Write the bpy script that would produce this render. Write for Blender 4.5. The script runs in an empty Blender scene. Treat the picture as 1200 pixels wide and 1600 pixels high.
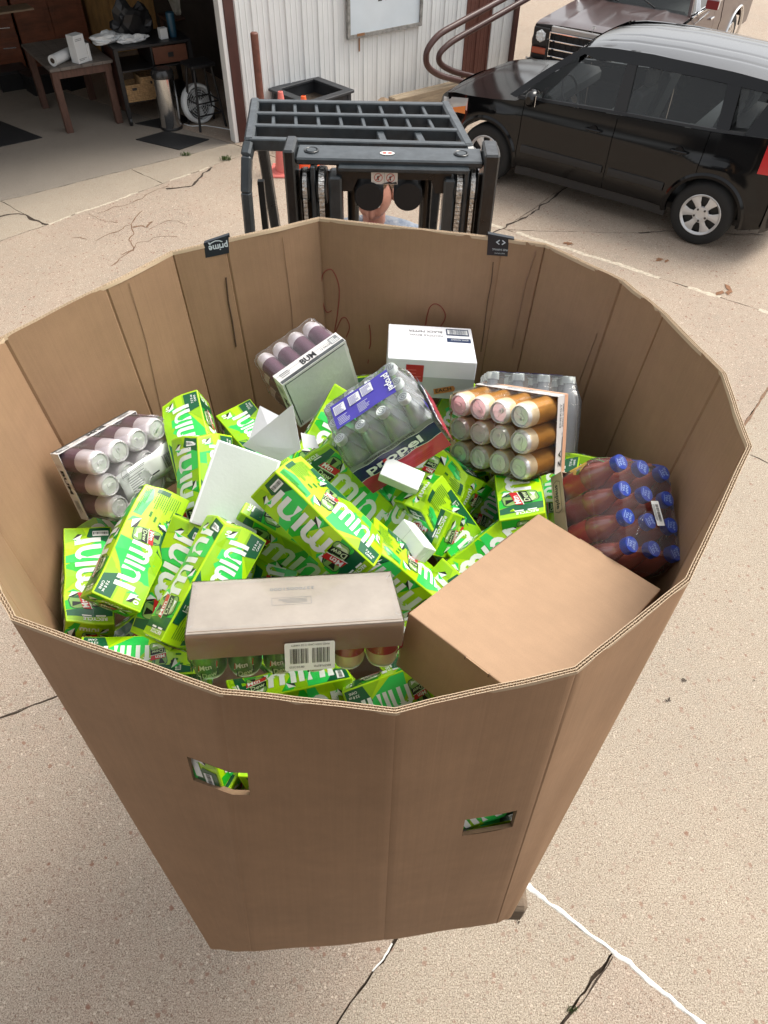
import bpy, bmesh, math, random
import numpy as np
from mathutils import Matrix, Vector, noise
R_ = math.radians
sc = bpy.context.scene
col = sc.collection
random.seed(7)

# ------------------------------------------------------------------ camera
H = 3.68
F_PX = 1150.0
PITCH = math.atan(F_PX / math.hypot(-25, 1080))
ROLL = math.atan2(25, 1080)
cam = bpy.data.cameras.new('camera')
cam.sensor_fit = 'VERTICAL'; cam.sensor_height = 24.0
cam.lens = 24.0 * F_PX / 1600.0
cam.clip_start = 0.05; cam.clip_end = 600
camo = bpy.data.objects.new('camera', cam); col.objects.link(camo)
camo.matrix_world = Matrix.Translation((0, 0, H)) @ Matrix.Rotation(math.pi/2 - PITCH, 4, 'X') @ Matrix.Rotation(ROLL, 4, 'Z')
sc.camera = camo
CR = (Matrix.Rotation(math.pi/2 - PITCH, 3, 'X') @ Matrix.Rotation(ROLL, 3, 'Z'))
CC = Vector((0, 0, H))

# ------------------------------------------------------------------ light
SUN_EL, SUN_AZ = R_(57), R_(62)          # azimuth from +Y towards +X
w = bpy.data.worlds.new('World'); sc.world = w; w.use_nodes = True
nt = w.node_tree; nt.nodes.clear()
sky = nt.nodes.new('ShaderNodeTexSky'); sky.sky_type = 'NISHITA'; sky.sun_disc = False
sky.sun_elevation = SUN_EL; sky.sun_rotation = SUN_AZ; sky.dust_density = 4.0; sky.air_density = 1.2; sky.ozone_density = 1.0
hs = nt.nodes.new('ShaderNodeHueSaturation'); hs.inputs['Saturation'].default_value = 0.15; hs.inputs['Value'].default_value = 1.0
bg = nt.nodes.new('ShaderNodeBackground'); bg.inputs['Strength'].default_value = 0.15
wo = nt.nodes.new('ShaderNodeOutputWorld')
nt.links.new(sky.outputs[0], hs.inputs['Color']); nt.links.new(hs.outputs[0], bg.inputs[0]); nt.links.new(bg.outputs[0], wo.inputs[0])
sl = bpy.data.lights.new('sun', 'SUN'); sl.energy = 1.5; sl.angle = R_(28); sl.color = (1.0, 0.93, 0.82)
so = bpy.data.objects.new('sun', sl); col.objects.link(so)
d = Vector((math.sin(SUN_AZ)*math.cos(SUN_EL), math.cos(SUN_AZ)*math.cos(SUN_EL), math.sin(SUN_EL)))
so.rotation_euler = d.to_track_quat('Z', 'Y').to_euler(); so.location = d*30
sc.view_settings.view_transform = 'Standard'; sc.view_settings.look = 'None'
sc.view_settings.exposure = 0.84; sc.view_settings.gamma = 1.0; sc.view_settings.use_curve_mapping = False
sc.cycles.max_bounces = 8; sc.cycles.transparent_max_bounces = 24

# ------------------------------------------------------------------ placing helpers
def ray(px, py): return CR @ Vector(((px-600)/F_PX, (800-py)/F_PX, -1.0))
def at_z(px, py, z=0.0):
    d = ray(px, py); return CC + d*((z-H)/d.z)
def at_t(px, py, t): return CC + ray(px, py)*t
def on_plane(px, py, p0, n):
    d = ray(px, py); return CC + d*((p0-CC).dot(n)/d.dot(n))

# ------------------------------------------------------------------ materials
MATS = {}
def mat(name, colr=(.5,.5,.5), rough=.5, metal=0., var=0., vscale=8., bump=0., bscale=40., coat=0., spec=.5, alpha=None, trans=0., coord='Object', dark=None, stretch=None, rvar=0.):
    if name in MATS: return MATS[name]
    m = bpy.data.materials.new(name); m.use_nodes = True; MATS[name] = m
    nt = m.node_tree; b = nt.nodes['Principled BSDF']
    b.inputs['Base Color'].default_value = (*colr, 1); b.inputs['Roughness'].default_value = rough
    b.inputs['Metallic'].default_value = metal; b.inputs['Specular IOR Level'].default_value = spec
    b.inputs['Coat Weight'].default_value = coat; b.inputs['Coat Roughness'].default_value = .08
    b.inputs['Transmission Weight'].default_value = trans
    m.diffuse_color = (*colr, 1)
    src = None
    if var or bump or rvar:
        tc = nt.nodes.new('ShaderNodeTexCoord')
        src = tc.outputs['Object']
        if coord == 'World':
            g = nt.nodes.new('ShaderNodeNewGeometry'); src = g.outputs['Position']
        if coord == 'UV': src = tc.outputs['UV']
        if stretch:
            mp = nt.nodes.new('ShaderNodeMapping'); mp.inputs['Scale'].default_value = stretch
            nt.links.new(src, mp.inputs[0]); src = mp.outputs[0]
    if var:
        n = nt.nodes.new('ShaderNodeTexNoise'); n.inputs['Scale'].default_value = vscale; n.inputs['Detail'].default_value = 6
        n.inputs['Roughness'].default_value = .65
        nt.links.new(src, n.inputs['Vector'])
        r = nt.nodes.new('ShaderNodeMapRange'); r.inputs[1].default_value = .3; r.inputs[2].default_value = .7
        nt.links.new(n.outputs[0], r.inputs[0])
        mx = nt.nodes.new('ShaderNodeMix'); mx.data_type = 'RGBA'
        c2 = dark if dark else tuple(c*(1-var) for c in colr)
        c1 = colr if dark else tuple(min(1, c*(1+var*.6)) for c in colr)
        mx.inputs[6].default_value = (*c2, 1); mx.inputs[7].default_value = (*c1, 1)
        nt.links.new(r.outputs[0], mx.inputs[0]); nt.links.new(mx.outputs[2], b.inputs['Base Color'])
    if rvar:
        n = nt.nodes.new('ShaderNodeTexNoise'); n.inputs['Scale'].default_value = vscale*1.7; n.inputs['Detail'].default_value = 4
        nt.links.new(src, n.inputs['Vector'])
        r = nt.nodes.new('ShaderNodeMapRange'); r.inputs[1].default_value = .3; r.inputs[2].default_value = .7
        r.inputs[3].default_value = max(0, rough-rvar); r.inputs[4].default_value = min(1, rough+rvar)
        nt.links.new(n.outputs[0], r.inputs[0]); nt.links.new(r.outputs[0], b.inputs['Roughness'])
    if bump:
        n = nt.nodes.new('ShaderNodeTexNoise'); n.inputs['Scale'].default_value = bscale; n.inputs['Detail'].default_value = 4
        nt.links.new(src, n.inputs['Vector'])
        bp = nt.nodes.new('ShaderNodeBump'); bp.inputs['Strength'].default_value = bump; bp.inputs['Distance'].default_value = .01
        nt.links.new(n.outputs[0], bp.inputs['Height']); nt.links.new(bp.outputs[0], b.inputs['Normal'])
    return m

def film(name, colr=(.9,.92,.95), clear=.8, haze=.06, rough=.12, bump=.5, bscale=22., stretch=(1,1,1), ior=1.45):
    """clear plastic sheet: see-through, with fresnel gloss, wrinkles and a little milky haze"""
    if name in MATS: return MATS[name]
    m = bpy.data.materials.new(name); m.use_nodes = True; MATS[name] = m
    nt = m.node_tree; nt.nodes.clear(); N = nt.nodes.new; L = nt.links.new
    out = N('ShaderNodeOutputMaterial'); tr = N('ShaderNodeBsdfTransparent'); tr.inputs[0].default_value = (*[.5+.5*c for c in colr], 1)
    df = N('ShaderNodeBsdfDiffuse'); df.inputs[0].default_value = (*colr, 1)
    gl = N('ShaderNodeBsdfGlossy'); gl.inputs['Roughness'].default_value = rough
    gl.inputs[0].default_value = (1,1,1,1)
    fr = N('ShaderNodeFresnel'); fr.inputs[0].default_value = ior
    tc = N('ShaderNodeTexCoord'); mp = N('ShaderNodeMapping'); mp.inputs['Scale'].default_value = stretch
    n = N('ShaderNodeTexNoise'); n.inputs['Scale'].default_value = bscale; n.inputs['Detail'].default_value = 3; n.inputs['Distortion'].default_value = 1.5
    bp = N('ShaderNodeBump'); bp.inputs['Strength'].default_value = bump; bp.inputs['Distance'].default_value = .01
    L(tc.outputs['Object'], mp.inputs[0]); L(mp.outputs[0], n.inputs['Vector']); L(n.outputs[0], bp.inputs['Height'])
    L(bp.outputs[0], gl.inputs['Normal']); L(bp.outputs[0], fr.inputs['Normal'])
    m1 = N('ShaderNodeMixShader'); m1.inputs[0].default_value = haze; L(tr.outputs[0], m1.inputs[1]); L(df.outputs[0], m1.inputs[2])
    m2 = N('ShaderNodeMixShader'); L(fr.outputs[0], m2.inputs[0]); L(m1.outputs[0], m2.inputs[1]); L(gl.outputs[0], m2.inputs[2])
    L(m2.outputs[0], out.inputs[0]); m.diffuse_color = (*colr, 1)
    return m

def concrete(name, base, spot, fine=1.0, spots=.35, stain=.25, scale=1.0):
    m = bpy.data.materials.new(name); m.use_nodes = True; MATS[name] = m
    nt = m.node_tree; N = nt.nodes.new; L = nt.links.new; b = nt.nodes['Principled BSDF']
    b.inputs['Roughness'].default_value = .85; b.inputs['Specular IOR Level'].default_value = .25
    g = N('ShaderNodeNewGeometry'); P = g.outputs['Position']
    def noi(s, det=5, rgh=.6, dist=0):
        n = N('ShaderNodeTexNoise'); n.inputs['Scale'].default_value = s; n.inputs['Detail'].default_value = det
        n.inputs['Roughness'].default_value = rgh; n.inputs['Distortion'].default_value = dist; L(P, n.inputs['Vector']); return n.outputs[0]
    def rng(o, a, b_, c, d):
        r = N('ShaderNodeMapRange'); L(o, r.inputs[0])
        for i, v in enumerate((a, b_, c, d)): r.inputs[i+1].default_value = v
        return r.outputs[0]
    def mixc(f, a, b_, blend='MIX'):
        x = N('ShaderNodeMix'); x.data_type = 'RGBA'; x.blend_type = blend
        if isinstance(f, float): x.inputs[0].default_value = f
        else: L(f, x.inputs[0])
        for i, v in ((6, a), (7, b_)):
            if isinstance(v, tuple): x.inputs[i].default_value = (*v, 1)
            else: L(v, x.inputs[i])
        return x.outputs[2]
    c = mixc(rng(noi(.7*scale, 6, .7), .35, .65, 0, 1), tuple(v*(1-stain) for v in base), tuple(min(1, v*(1+stain*.35)) for v in base))
    c = mixc(rng(noi(14*scale, 4), .38, .62, 0, .55), c, spot)
    c = mixc(rng(noi(1.7*scale, 6, .75, .4), .50, .66, 0, .8), c, spot)
    c = mixc(rng(noi(.9*scale, 7, .8, .8), .60, .70, 0, .35), c, tuple(v*.55 for v in base))
    # sand grain
    c = mixc(rng(noi(170*scale, 3, .7), .36, .66, 0, 1), mixc(.72, c, (.10,.065,.045)), mixc(.42, c, (.80,.74,.64)))
    # pebbles of the exposed aggregate
    hts = []
    for sc_, thr, cols in ((62*scale, 1-spots, ((.20,.12,.085), (.60,.50,.40))), (110*scale, .62, ((.50,.42,.34), (.14,.10,.075))), (34*scale, .87, ((.22,.10,.065), (.30,.22,.17)))):
        v = N('ShaderNodeTexVoronoi'); v.inputs['Scale'].default_value = sc_; v.inputs['Randomness'].default_value = 1
        wv = N('ShaderNodeVectorMath'); wv.operation = 'ADD'; L(P, wv.inputs[0])
        nz = N('ShaderNodeTexNoise'); nz.inputs['Scale'].default_value = 60; L(P, nz.inputs['Vector'])
        vm = N('ShaderNodeVectorMath'); vm.operation = 'SCALE'; L(nz.outputs['Color'], vm.inputs[0]); vm.inputs['Scale'].default_value = .02
        L(vm.outputs[0], wv.inputs[1]); L(wv.outputs[0], v.inputs['Vector'])
        sp = N('ShaderNodeSeparateColor'); L(v.outputs['Color'], sp.inputs[0])
        f1 = rng(sp.outputs[0], thr, thr+.02, 0, 1)
        f2 = rng(v.outputs['Distance'], .30, .42, 1, 0)
        f = N('ShaderNodeMath'); f.operation = 'MULTIPLY'; L(f1, f.inputs[0]); L(f2, f.inputs[1])
        ff = N('ShaderNodeMath'); ff.operation = 'MULTIPLY'; L(f.outputs[0], ff.inputs[0]); ff.inputs[1].default_value = .80*fine
        c = mixc(ff.outputs[0], c, mixc(sp.outputs[1], cols[0], cols[1]))
        hts.append(f.outputs[0])
    # fine dark pits
    c = mixc(rng(noi(60*scale, 2, .5, .6), .66, .72, 0, .4), c, (.10,.07,.05))
    L(c, b.inputs['Base Color'])
    bp = N('ShaderNodeBump'); bp.inputs['Strength'].default_value = .55; bp.inputs['Distance'].default_value = .004
    ad = N('ShaderNodeMath'); ad.operation = 'ADD'; L(noi(120*scale, 4, .7), ad.inputs[0]); L(hts[0], ad.inputs[1])
    L(ad.outputs[0], bp.inputs['Height']); L(bp.outputs[0], b.inputs['Normal'])
    return m

def kraft(name, base=(.40,.25,.15), flute=1.0, lines=True):
    """corrugated board: UV in metres, fine vertical flute lines, fibres, scuffs"""
    m = bpy.data.materials.new(name); m.use_nodes = True; MATS[name] = m
    nt = m.node_tree; N = nt.nodes.new; L = nt.links.new; b = nt.nodes['Principled BSDF']
    b.inputs['Roughness'].default_value = .62; b.inputs['Specular IOR Level'].default_value = .3
    tc = N('ShaderNodeTexCoord'); U = tc.outputs['UV']
    def noi(vec, s, det=4, rgh=.6):
        n = N('ShaderNodeTexNoise'); n.inputs['Scale'].default_value = s; n.inputs['Detail'].default_value = det; n.inputs['Roughness'].default_value = rgh
        L(vec, n.inputs['Vector']); return n.outputs[0]
    def mapp(sx, sy):
        mp = N('ShaderNodeMapping'); mp.inputs['Scale'].default_value = (sx, sy, 1); L(U, mp.inputs[0]); return mp.outputs[0]
    def rng(o, a, b_, c, d):
        r = N('ShaderNodeMapRange'); L(o, r.inputs[0])
        for i, v in enumerate((a, b_, c, d)): r.inputs[i+1].default_value = v
        return r.outputs[0]
    def mul(a, c2):
        x = N('ShaderNodeMix'); x.data_type = 'RGBA'; x.blend_type = 'MULTIPLY'; x.inputs[0].default_value = 1
        L(a, x.inputs[6]); L(c2, x.inputs[7]); return x.outputs[2]
    big = rng(noi(mapp(1.2, 2.2), 2.2, 5), .3, .7, .90, 1.07)
    fl = rng(noi(mapp(130, 1.4), 1.0, 2), .3, .7, 1-.075*flute, 1+.05*flute)
    fib = rng(noi(mapp(1, 1), 420, 3, .7), .3, .7, .92, 1.06)
    bl = rng(noi(mapp(1, .6), 38, 4), .3, .7, .95, 1.03)
    c = N('ShaderNodeRGB'); c.outputs[0].default_value = (*base, 1)
    o = c.outputs[0]
    for f in (big, fl, fib, bl):
        k = N('ShaderNodeCombineColor'); [L(f, k.inputs[i]) for i in range(3)]
        o = mul(o, k.outputs[0])
    L(o, b.inputs['Base Color'])
    bp = N('ShaderNodeBump'); bp.inputs['Strength'].default_value = .25*flute; bp.inputs['Distance'].default_value = .002
    L(noi(mapp(130, 1.4), 1.0, 2), bp.inputs['Height']); L(bp.outputs[0], b.inputs['Normal'])
    m.diffuse_color = (*base, 1)
    return m

# ------------------------------------------------------------------ mesh building
class MB:
    def __init__(s): s.v = []; s.f = []; s.m = []; s.mats = []; s.uv = {}; s.sm = []
    def mi(s, m):
        if m not in s.mats: s.mats.append(m)
        return s.mats.index(m)
    def add(s, vs, fs, m, smooth=False, xf=None, uvs=None):
        o = len(s.v); k = s.mi(m)
        if xf is not None: vs = [xf @ Vector(v) for v in vs]
        s.v.extend([tuple(v) for v in vs])
        for i, f in enumerate(fs):
            if uvs: s.uv[len(s.f)] = [uvs[j] for j in f]
            s.f.append([o+j for j in f]); s.m.append(k); s.sm.append(smooth)
        return s
    def poly(s, pts, m, xf=None, uvs=None): return s.add(pts, [list(range(len(pts)))], m, xf=xf, uvs=uvs)
    def box(s, c, d, m, xf=None, ch=0.0):
        x, y, z = [k/2 for k in d]; cx, cy, cz = c
        if ch <= 0:
            vs = [(cx+a*x, cy+b*y, cz+e*z) for e in (-1,1) for b in (-1,1) for a in (-1,1)]
            fs = [(0,2,3,1),(4,5,7,6),(0,1,5,4),(2,6,7,3),(0,4,6,2),(1,3,7,5)]
            return s.add(vs, fs, m, xf=xf)
        ch = min(ch, x*.49, y*.49, z*.49); vs = []; idx = {}
        for a in (-1,1):
            for b in (-1,1):
                for e in (-1,1):
                    for ax in range(3):
                        p = [a*x, b*y, e*z]
                        for q in range(3):
                            if q != ax: p[q] -= (a, b, e)[q]*ch
                        idx[(a,b,e,ax)] = len(vs); vs.append((cx+p[0], cy+p[1], cz+p[2]))
        fs = []
        for a in (-1,1):
            fs.append([idx[(a,b,e,0)] for b,e in ((-1,-1),(1,-1),(1,1),(-1,1))][::a])
            fs.append([idx[(b,a,e,1)] for b,e in ((-1,-1),(-1,1),(1,1),(1,-1))][::a])
            fs.append([idx[(b,e,a,2)] for b,e in ((-1,-1),(1,-1),(1,1),(-1,1))][::a])
        for a in (-1,1):
            for b in (-1,1):
                fs.append([idx[(a,b,-1,0)], idx[(a,b,-1,1)], idx[(a,b,1,1)], idx[(a,b,1,0)]][::a*b])
                fs.append([idx[(a,-1,b,0)], idx[(a,1,b,0)], idx[(a,1,b,2)], idx[(a,-1,b,2)]][::a*b])
                fs.append([idx[(-1,a,b,1)], idx[(-1,a,b,2)], idx[(1,a,b,2)], idx[(1,a,b,1)]][::a*b])
        for a in (-1,1):
            for b in (-1,1):
                for e in (-1,1):
                    fs.append([idx[(a,b,e,0)], idx[(a,b,e,1)], idx[(a,b,e,2)]][::a*b*e])
        return s.add(vs, fs, m, xf=xf)
    def bar(s, p, q, wd, th, m, up=(0,0,1), ch=0.0):
        """rectangular bar from p to q"""
        p = Vector(p); q = Vector(q); x = (q-p); L = x.length; x.normalize()
        u = Vector(up); y = u.cross(x)
        if y.length < 1e-4: y = Vector((1,0,0)).cross(x)
        y.normalize(); z = x.cross(y)
        M = Matrix((x, y, z)).transposed().to_4x4(); M.translation = (p+q)/2
        return s.box((0,0,0), (L, wd, th), m, xf=M, ch=ch)
    def tube(s, pts, r, m, n=10, cap=True, smooth=True, xf=None):
        P = [Vector(p) for p in pts]; rs = r if isinstance(r, (list, tuple)) else [r]*len(P)
        vs = []; up = None
        for i, p in enumerate(P):
            t = (P[min(i+1, len(P)-1)] - P[max(i-1, 0)])
            if t.length < 1e-9: t = Vector((0,0,1))
            t.normalize()
            if up is None:
                a = Vector((0,0,1)) if abs(t.z) < .9 else Vector((1,0,0)); up = (a - t*a.dot(t)).normalized()
            else:
                up = (up - t*up.dot(t)); up = up.normalized() if up.length > 1e-6 else Vector((1,0,0))
            bn = t.cross(up)
            for k in range(n):
                an = 2*math.pi*k/n; vs.append(p + (up*math.cos(an) + bn*math.sin(an))*rs[i])
        fs = [[i*n+k, i*n+(k+1)%n, (i+1)*n+(k+1)%n, (i+1)*n+k] for i in range(len(P)-1) for k in range(n)]
        s.add(vs, fs, m, smooth, xf)
        if cap:
            o = len(s.v)-len(vs); km = s.mi(m)
            s.f.append([o+k for k in range(n)][::-1]); s.m.append(km); s.sm.append(False)
            s.f.append([o+(len(P)-1)*n+k for k in range(n)]); s.m.append(km); s.sm.append(False)
        return s
    def lathe(s, prof, m, n=24, xf=None, smooth=True, ms=None, a0=0, a1=2*math.pi):
        """prof [(r,z)...]; ms optional material per segment"""
        full = abs(a1-a0-2*math.pi) < 1e-6; nn = n if full else n+1
        vs = []
        for r, z in prof:
            for k in range(nn):
                an = a0+(a1-a0)*k/n; vs.append((r*math.cos(an), r*math.sin(an), z))
        o = len(s.v)
        if xf is not None: vs = [xf @ Vector(v) for v in vs]
        s.v.extend([tuple(v) for v in vs])
        for i in range(len(prof)-1):
            mm = s.mi(ms[i] if ms else m)
            for k in range(n):
                k2 = (k+1) % nn
                s.f.append([o+i*nn+k, o+i*nn+k2, o+(i+1)*nn+k2, o+(i+1)*nn+k]); s.m.append(mm); s.sm.append(smooth)
        return s
    def loft(s, rings, m, smooth=True, closed=True, cap=True, xf=None):
        n = len(rings[0]); vs = [v for r in rings for v in r]
        kk = n if closed else n-1
        fs = [[i*n+k, i*n+(k+1)%n, (i+1)*n+(k+1)%n, (i+1)*n+k] for i in range(len(rings)-1) for k in range(kk)]
        if cap: fs += [list(range(n))[::-1], [(len(rings)-1)*n+k for k in range(n)]]
        return s.add(vs, fs, m, smooth, xf)
    def prism(s, outline, z0, z1, m, xf=None):
        """outline (x,y) extruded along z"""
        n = len(outline); vs = [(x,y,z0) for x,y in outline]+[(x,y,z1) for x,y in outline]
        fs = [list(range(n))[::-1], [n+i for i in range(n)]]+[[i,(i+1)%n,n+(i+1)%n,n+i] for i in range(n)]
        return s.add(vs, fs, m, xf=xf)
    def mesh(s, name, sharp=40):
        me = bpy.data.meshes.new(name); me.from_pydata(s.v, [], s.f)
        for m in s.mats: me.materials.append(m)
        me.polygons.foreach_set('material_index', s.m); me.polygons.foreach_set('use_smooth', s.sm)
        if s.uv:
            uvl = me.uv_layers.new(name='UVMap'); 
            for fi, us in s.uv.items():
                p = me.polygons[fi]
                for j, li in enumerate(p.loop_indices): uvl.data[li].uv = us[j]
        me.validate(); me.update()
        if any(s.sm): me.set_sharp_from_angle(angle=R_(sharp))
        return me
    def build(s, name, parent=None, sharp=40, mtx=None):
        o = bpy.data.objects.new(name, s.mesh(name, sharp)); col.objects.link(o)
        if parent is not None: o.parent = parent
        if mtx is not None:
            if parent is not None: o.matrix_local = mtx
            else: o.matrix_world = mtx
        return o

def bevel(o, wd=.004, seg=2):
    b = o.modifiers.new('bevel', 'BEVEL'); b.width = wd; b.segments = seg; b.limit_method = 'ANGLE'; b.angle_limit = R_(35); return o
def empty(name, mtx=None, loc=None, rz=0):
    o = bpy.data.objects.new(name, None); col.objects.link(o); o.empty_display_size = .05
    if mtx is not None: o.matrix_world = mtx
    if loc is not None: o.matrix_world = Matrix.Translation(loc) @ Matrix.Rotation(rz, 4, 'Z')
    return o
def tag(o, label=None, cat=None, group=None, kind=None):
    if label: o['label'] = label
    if cat: o['category'] = cat
    if group: o['group'] = group
    if kind: o['kind'] = kind
    return o
def inst(me, name, parent=None, mtx=None):
    o = bpy.data.objects.new(name, me); col.objects.link(o)
    if parent is not None: o.parent = parent
    if mtx is not None: o.matrix_local = mtx
    return o
def copy_tree(o, parent=None):
    c = o.copy(); col.objects.link(c)
    if parent is not None: c.parent = parent; c.matrix_parent_inverse = o.matrix_parent_inverse.copy()
    for ch in list(o.children): copy_tree(ch, c)
    return c

_tc = {}
def text_geo(txt, bold=0.0, italic=0.0):
    """2D text geometry, x from 0, height of capitals about 0.7, returns verts, faces, width"""
    k = (txt, bold, italic)
    if k in _tc: return _tc[k]
    cu = bpy.data.curves.new('t', 'FONT'); cu.body = txt; cu.offset = bold; cu.shear = italic; cu.resolution_u = 2
    o = bpy.data.objects.new('t', cu); col.objects.link(o)
    dg = bpy.context.evaluated_depsgraph_get(); dg.update()
    me = bpy.data.meshes.new_from_object(o.evaluated_get(dg))
    vs = [tuple(v.co) for v in me.vertices]; fs = [tuple(p.vertices) for p in me.polygons]
    bpy.data.objects.remove(o); bpy.data.curves.remove(cu); bpy.data.meshes.remove(me)
    xs = [v[0] for v in vs] or [0]; x0 = min(xs)
    vs = [(v[0]-x0, v[1], 0) for v in vs]
    _tc[k] = (vs, fs, max(xs)-x0); return _tc[k]

class Face:
    """flat print on a plane: origin o, reading direction x, up y (metres)"""
    def __init__(s, mb, o, x, y, layer=.00035):
        s.mb = mb; s.o = Vector(o); s.x = Vector(x).normalized(); s.y = Vector(y).normalized(); s.n = s.x.cross(s.y); s.l = layer; s.k = 1
    def P(s, a, b, k): return s.o + s.x*a + s.y*b + s.n*(s.l*k)
    def poly(s, pts, m, k=1): s.mb.add([s.P(a, b, k) for a, b in pts], [list(range(len(pts)))], m)
    def rect(s, a, b, wd, ht, m, k=1): s.poly([(a,b),(a+wd,b),(a+wd,b+ht),(a,b+ht)], m, k)
    def rrect(s, a, b, wd, ht, r, m, k=1, n=4):
        pts = []
        for cx, cy, a0 in ((a+wd-r, b+r, -90), (a+wd-r, b+ht-r, 0), (a+r, b+ht-r, 90), (a+r, b+r, 180)):
            for i in range(n+1):
                t = R_(a0+90*i/n); pts.append((cx+r*math.cos(t), cy+r*math.sin(t)))
        s.poly(pts, m, k)
    def text(s, txt, a, b, size, m, k=2, width=None, bold=0.0, italic=0.0, rot=0, center=False):
        vs, fs, W = text_geo(txt, bold, italic)
        if not vs: return
        sx = size; sy = size
        if width: sx = width/W
        if center: a -= W*sx/2*math.cos(rot); b -= W*sx/2*math.sin(rot)
        cr, sr = math.cos(rot), math.sin(rot)
        s.mb.add([s.P(a+v[0]*sx*cr-v[1]*sy*sr, b+v[0]*sx*sr+v[1]*sy*cr, k) for v in vs], fs, m)
    def stroke(s, pts, wd, m, k=2):
        P = [Vector(p) for p in pts]; L = []; Rr = []
        for i, p in enumerate(P):
            a = (P[i]-P[i-1]).normalized() if i > 0 else (P[1]-P[0]).normalized()
            b = (P[i+1]-P[i]).normalized() if i < len(P)-1 else a
            t = (a+b).normalized(); nn = Vector((-t.y, t.x)); mlt = 1/max(.5, nn.dot(Vector((-a.y, a.x))))
            L.append(p+nn*wd/2*mlt); Rr.append(p-nn*wd/2*mlt)
        vs = [s.P(q.x, q.y, k) for q in L+Rr]; n = len(P)
        s.mb.add(vs, [[n+i, n+i+1, i+1, i] for i in range(n-1)], m)
    def barcode(s, a, b, wd, ht, m, k=2, seed=1, vert=False):
        r = random.Random(seed); x = a
        while x < a+wd-.0004:
            w_ = wd*r.choice((.01,.015,.03)); w_ = min(w_, a+wd-x); s.rect(x, b, w_, ht, m, k); x += w_+wd*r.choice((.012,.02,.03))
    def lines(s, a, b, wd, ht, n, m, k=2, seed=1, th=.45):
        r = random.Random(seed)
        for i in range(n):
            y = b+ht*(i/n); s.rect(a, y, wd*r.uniform(.6, 1), ht/n*th, m, k)
# ------------------------------------------------------------------ ground: concrete slabs with open joints over soil
CON_A = concrete('concrete_pinkish_aggregate', (.39,.295,.205), (.37,.245,.165), 1.0, .42, .36)
CON_B = concrete('concrete_tan_aggregate', (.385,.315,.222), (.35,.27,.18), .75, .3, .26)
CON_C = concrete('concrete_yellow_apron', (.40,.33,.235), (.36,.28,.19), .45, .2, .3)
CON_D = concrete('concrete_grey_trowelled', (.15,.13,.105), (.18,.155,.125), .15, .1, .4)
SOIL = mat('joint_soil', (.06,.042,.028), .95, var=.5, vscale=30, bump=.6, bscale=60, coord='World')
g = MB(); g.poly([(-90,-40,-.03),(90,-40,-.03),(90,110,-.03),(-90,110,-.03)], SOIL)
tag(g.build('ground'), kind='structure')
def gz(px, py): p = at_z(px, py, 0); return Vector((p.x, p.y))
slabs = [dict(p=[Vector((-70,-15)), Vector((70,-15)), Vector((70,95)), Vector((-70,95))])]
def inside(pt, poly):
    c = False
    for i in range(len(poly)):
        a, b = poly[i], poly[i-1]
        if (a.y > pt.y) != (b.y > pt.y) and pt.x < (b.x-a.x)*(pt.y-a.y)/(b.y-a.y)+a.x: c = not c
    return c
def find(seed):
    s = gz(*seed)
    for sl_ in slabs:
        if inside(s, sl_['p']): return sl_
def cut(seed, p1, p2):
    sl_ = find(seed); a, b = gz(*p1), gz(*p2); n = Vector((-(b-a).y, (b-a).x)); out = []
    for sg in (1, -1):
        res = []; P = sl_['p']
        for i in range(len(P)):
            p, q = P[i], P[(i+1) % len(P)]; dp, dq = (p-a).dot(n)*sg, (q-a).dot(n)*sg
            if dp >= 0: res.append(p)
            if dp*dq < 0: res.append(p+(q-p)*(dp/(dp-dq)))
        out.append(dict(p=res))
    slabs.remove(sl_); slabs.extend(out)
cut((600,1500), (850,378), (1200,488))
cut((100,500), (0,315), (370,222))
cut((100,500), (75,350), (335,258))
cut((150,300), (205,265), (268,294))
cut((60,310), (20,325), (75,352))
cut((300,700), (1200,608), (530,1600))
cut((1150,1200), (820,1375), (1100,1600))
cut((900,1550), (955,1495), (880,1600))
cut((100,1300), (0,1120), (100,1083))
cut((1000,400), (870,361), (1200,369))
cut((840,300), (887,290), (770,368))
mats_at = [((100,280), CON_D), ((150,300), CON_C), ((40,345), CON_C), ((300,265), CON_C), ((1150,1200), CON_B), ((900,1550), CON_B), ((100,1000), CON_A), ((100,1300), CON_A), ((1000,430), CON_A), ((1000,300), CON_A)]
def jag(p):
    f = noise.noise(Vector((p.x*2.3, p.y*2.3, 1.7)))*.022 + noise.noise(Vector((p.x*11, p.y*11, 5.1)))*.009 + noise.noise(Vector((p.x*40, p.y*40, 9.1)))*.004
    h = noise.noise(Vector((p.x*2.3, p.y*2.3, 8.7)))*.022 + noise.noise(Vector((p.x*11, p.y*11, 2.1)))*.009 + noise.noise(Vector((p.x*40, p.y*40, 3.1)))*.004
    return Vector((f, h))
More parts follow.
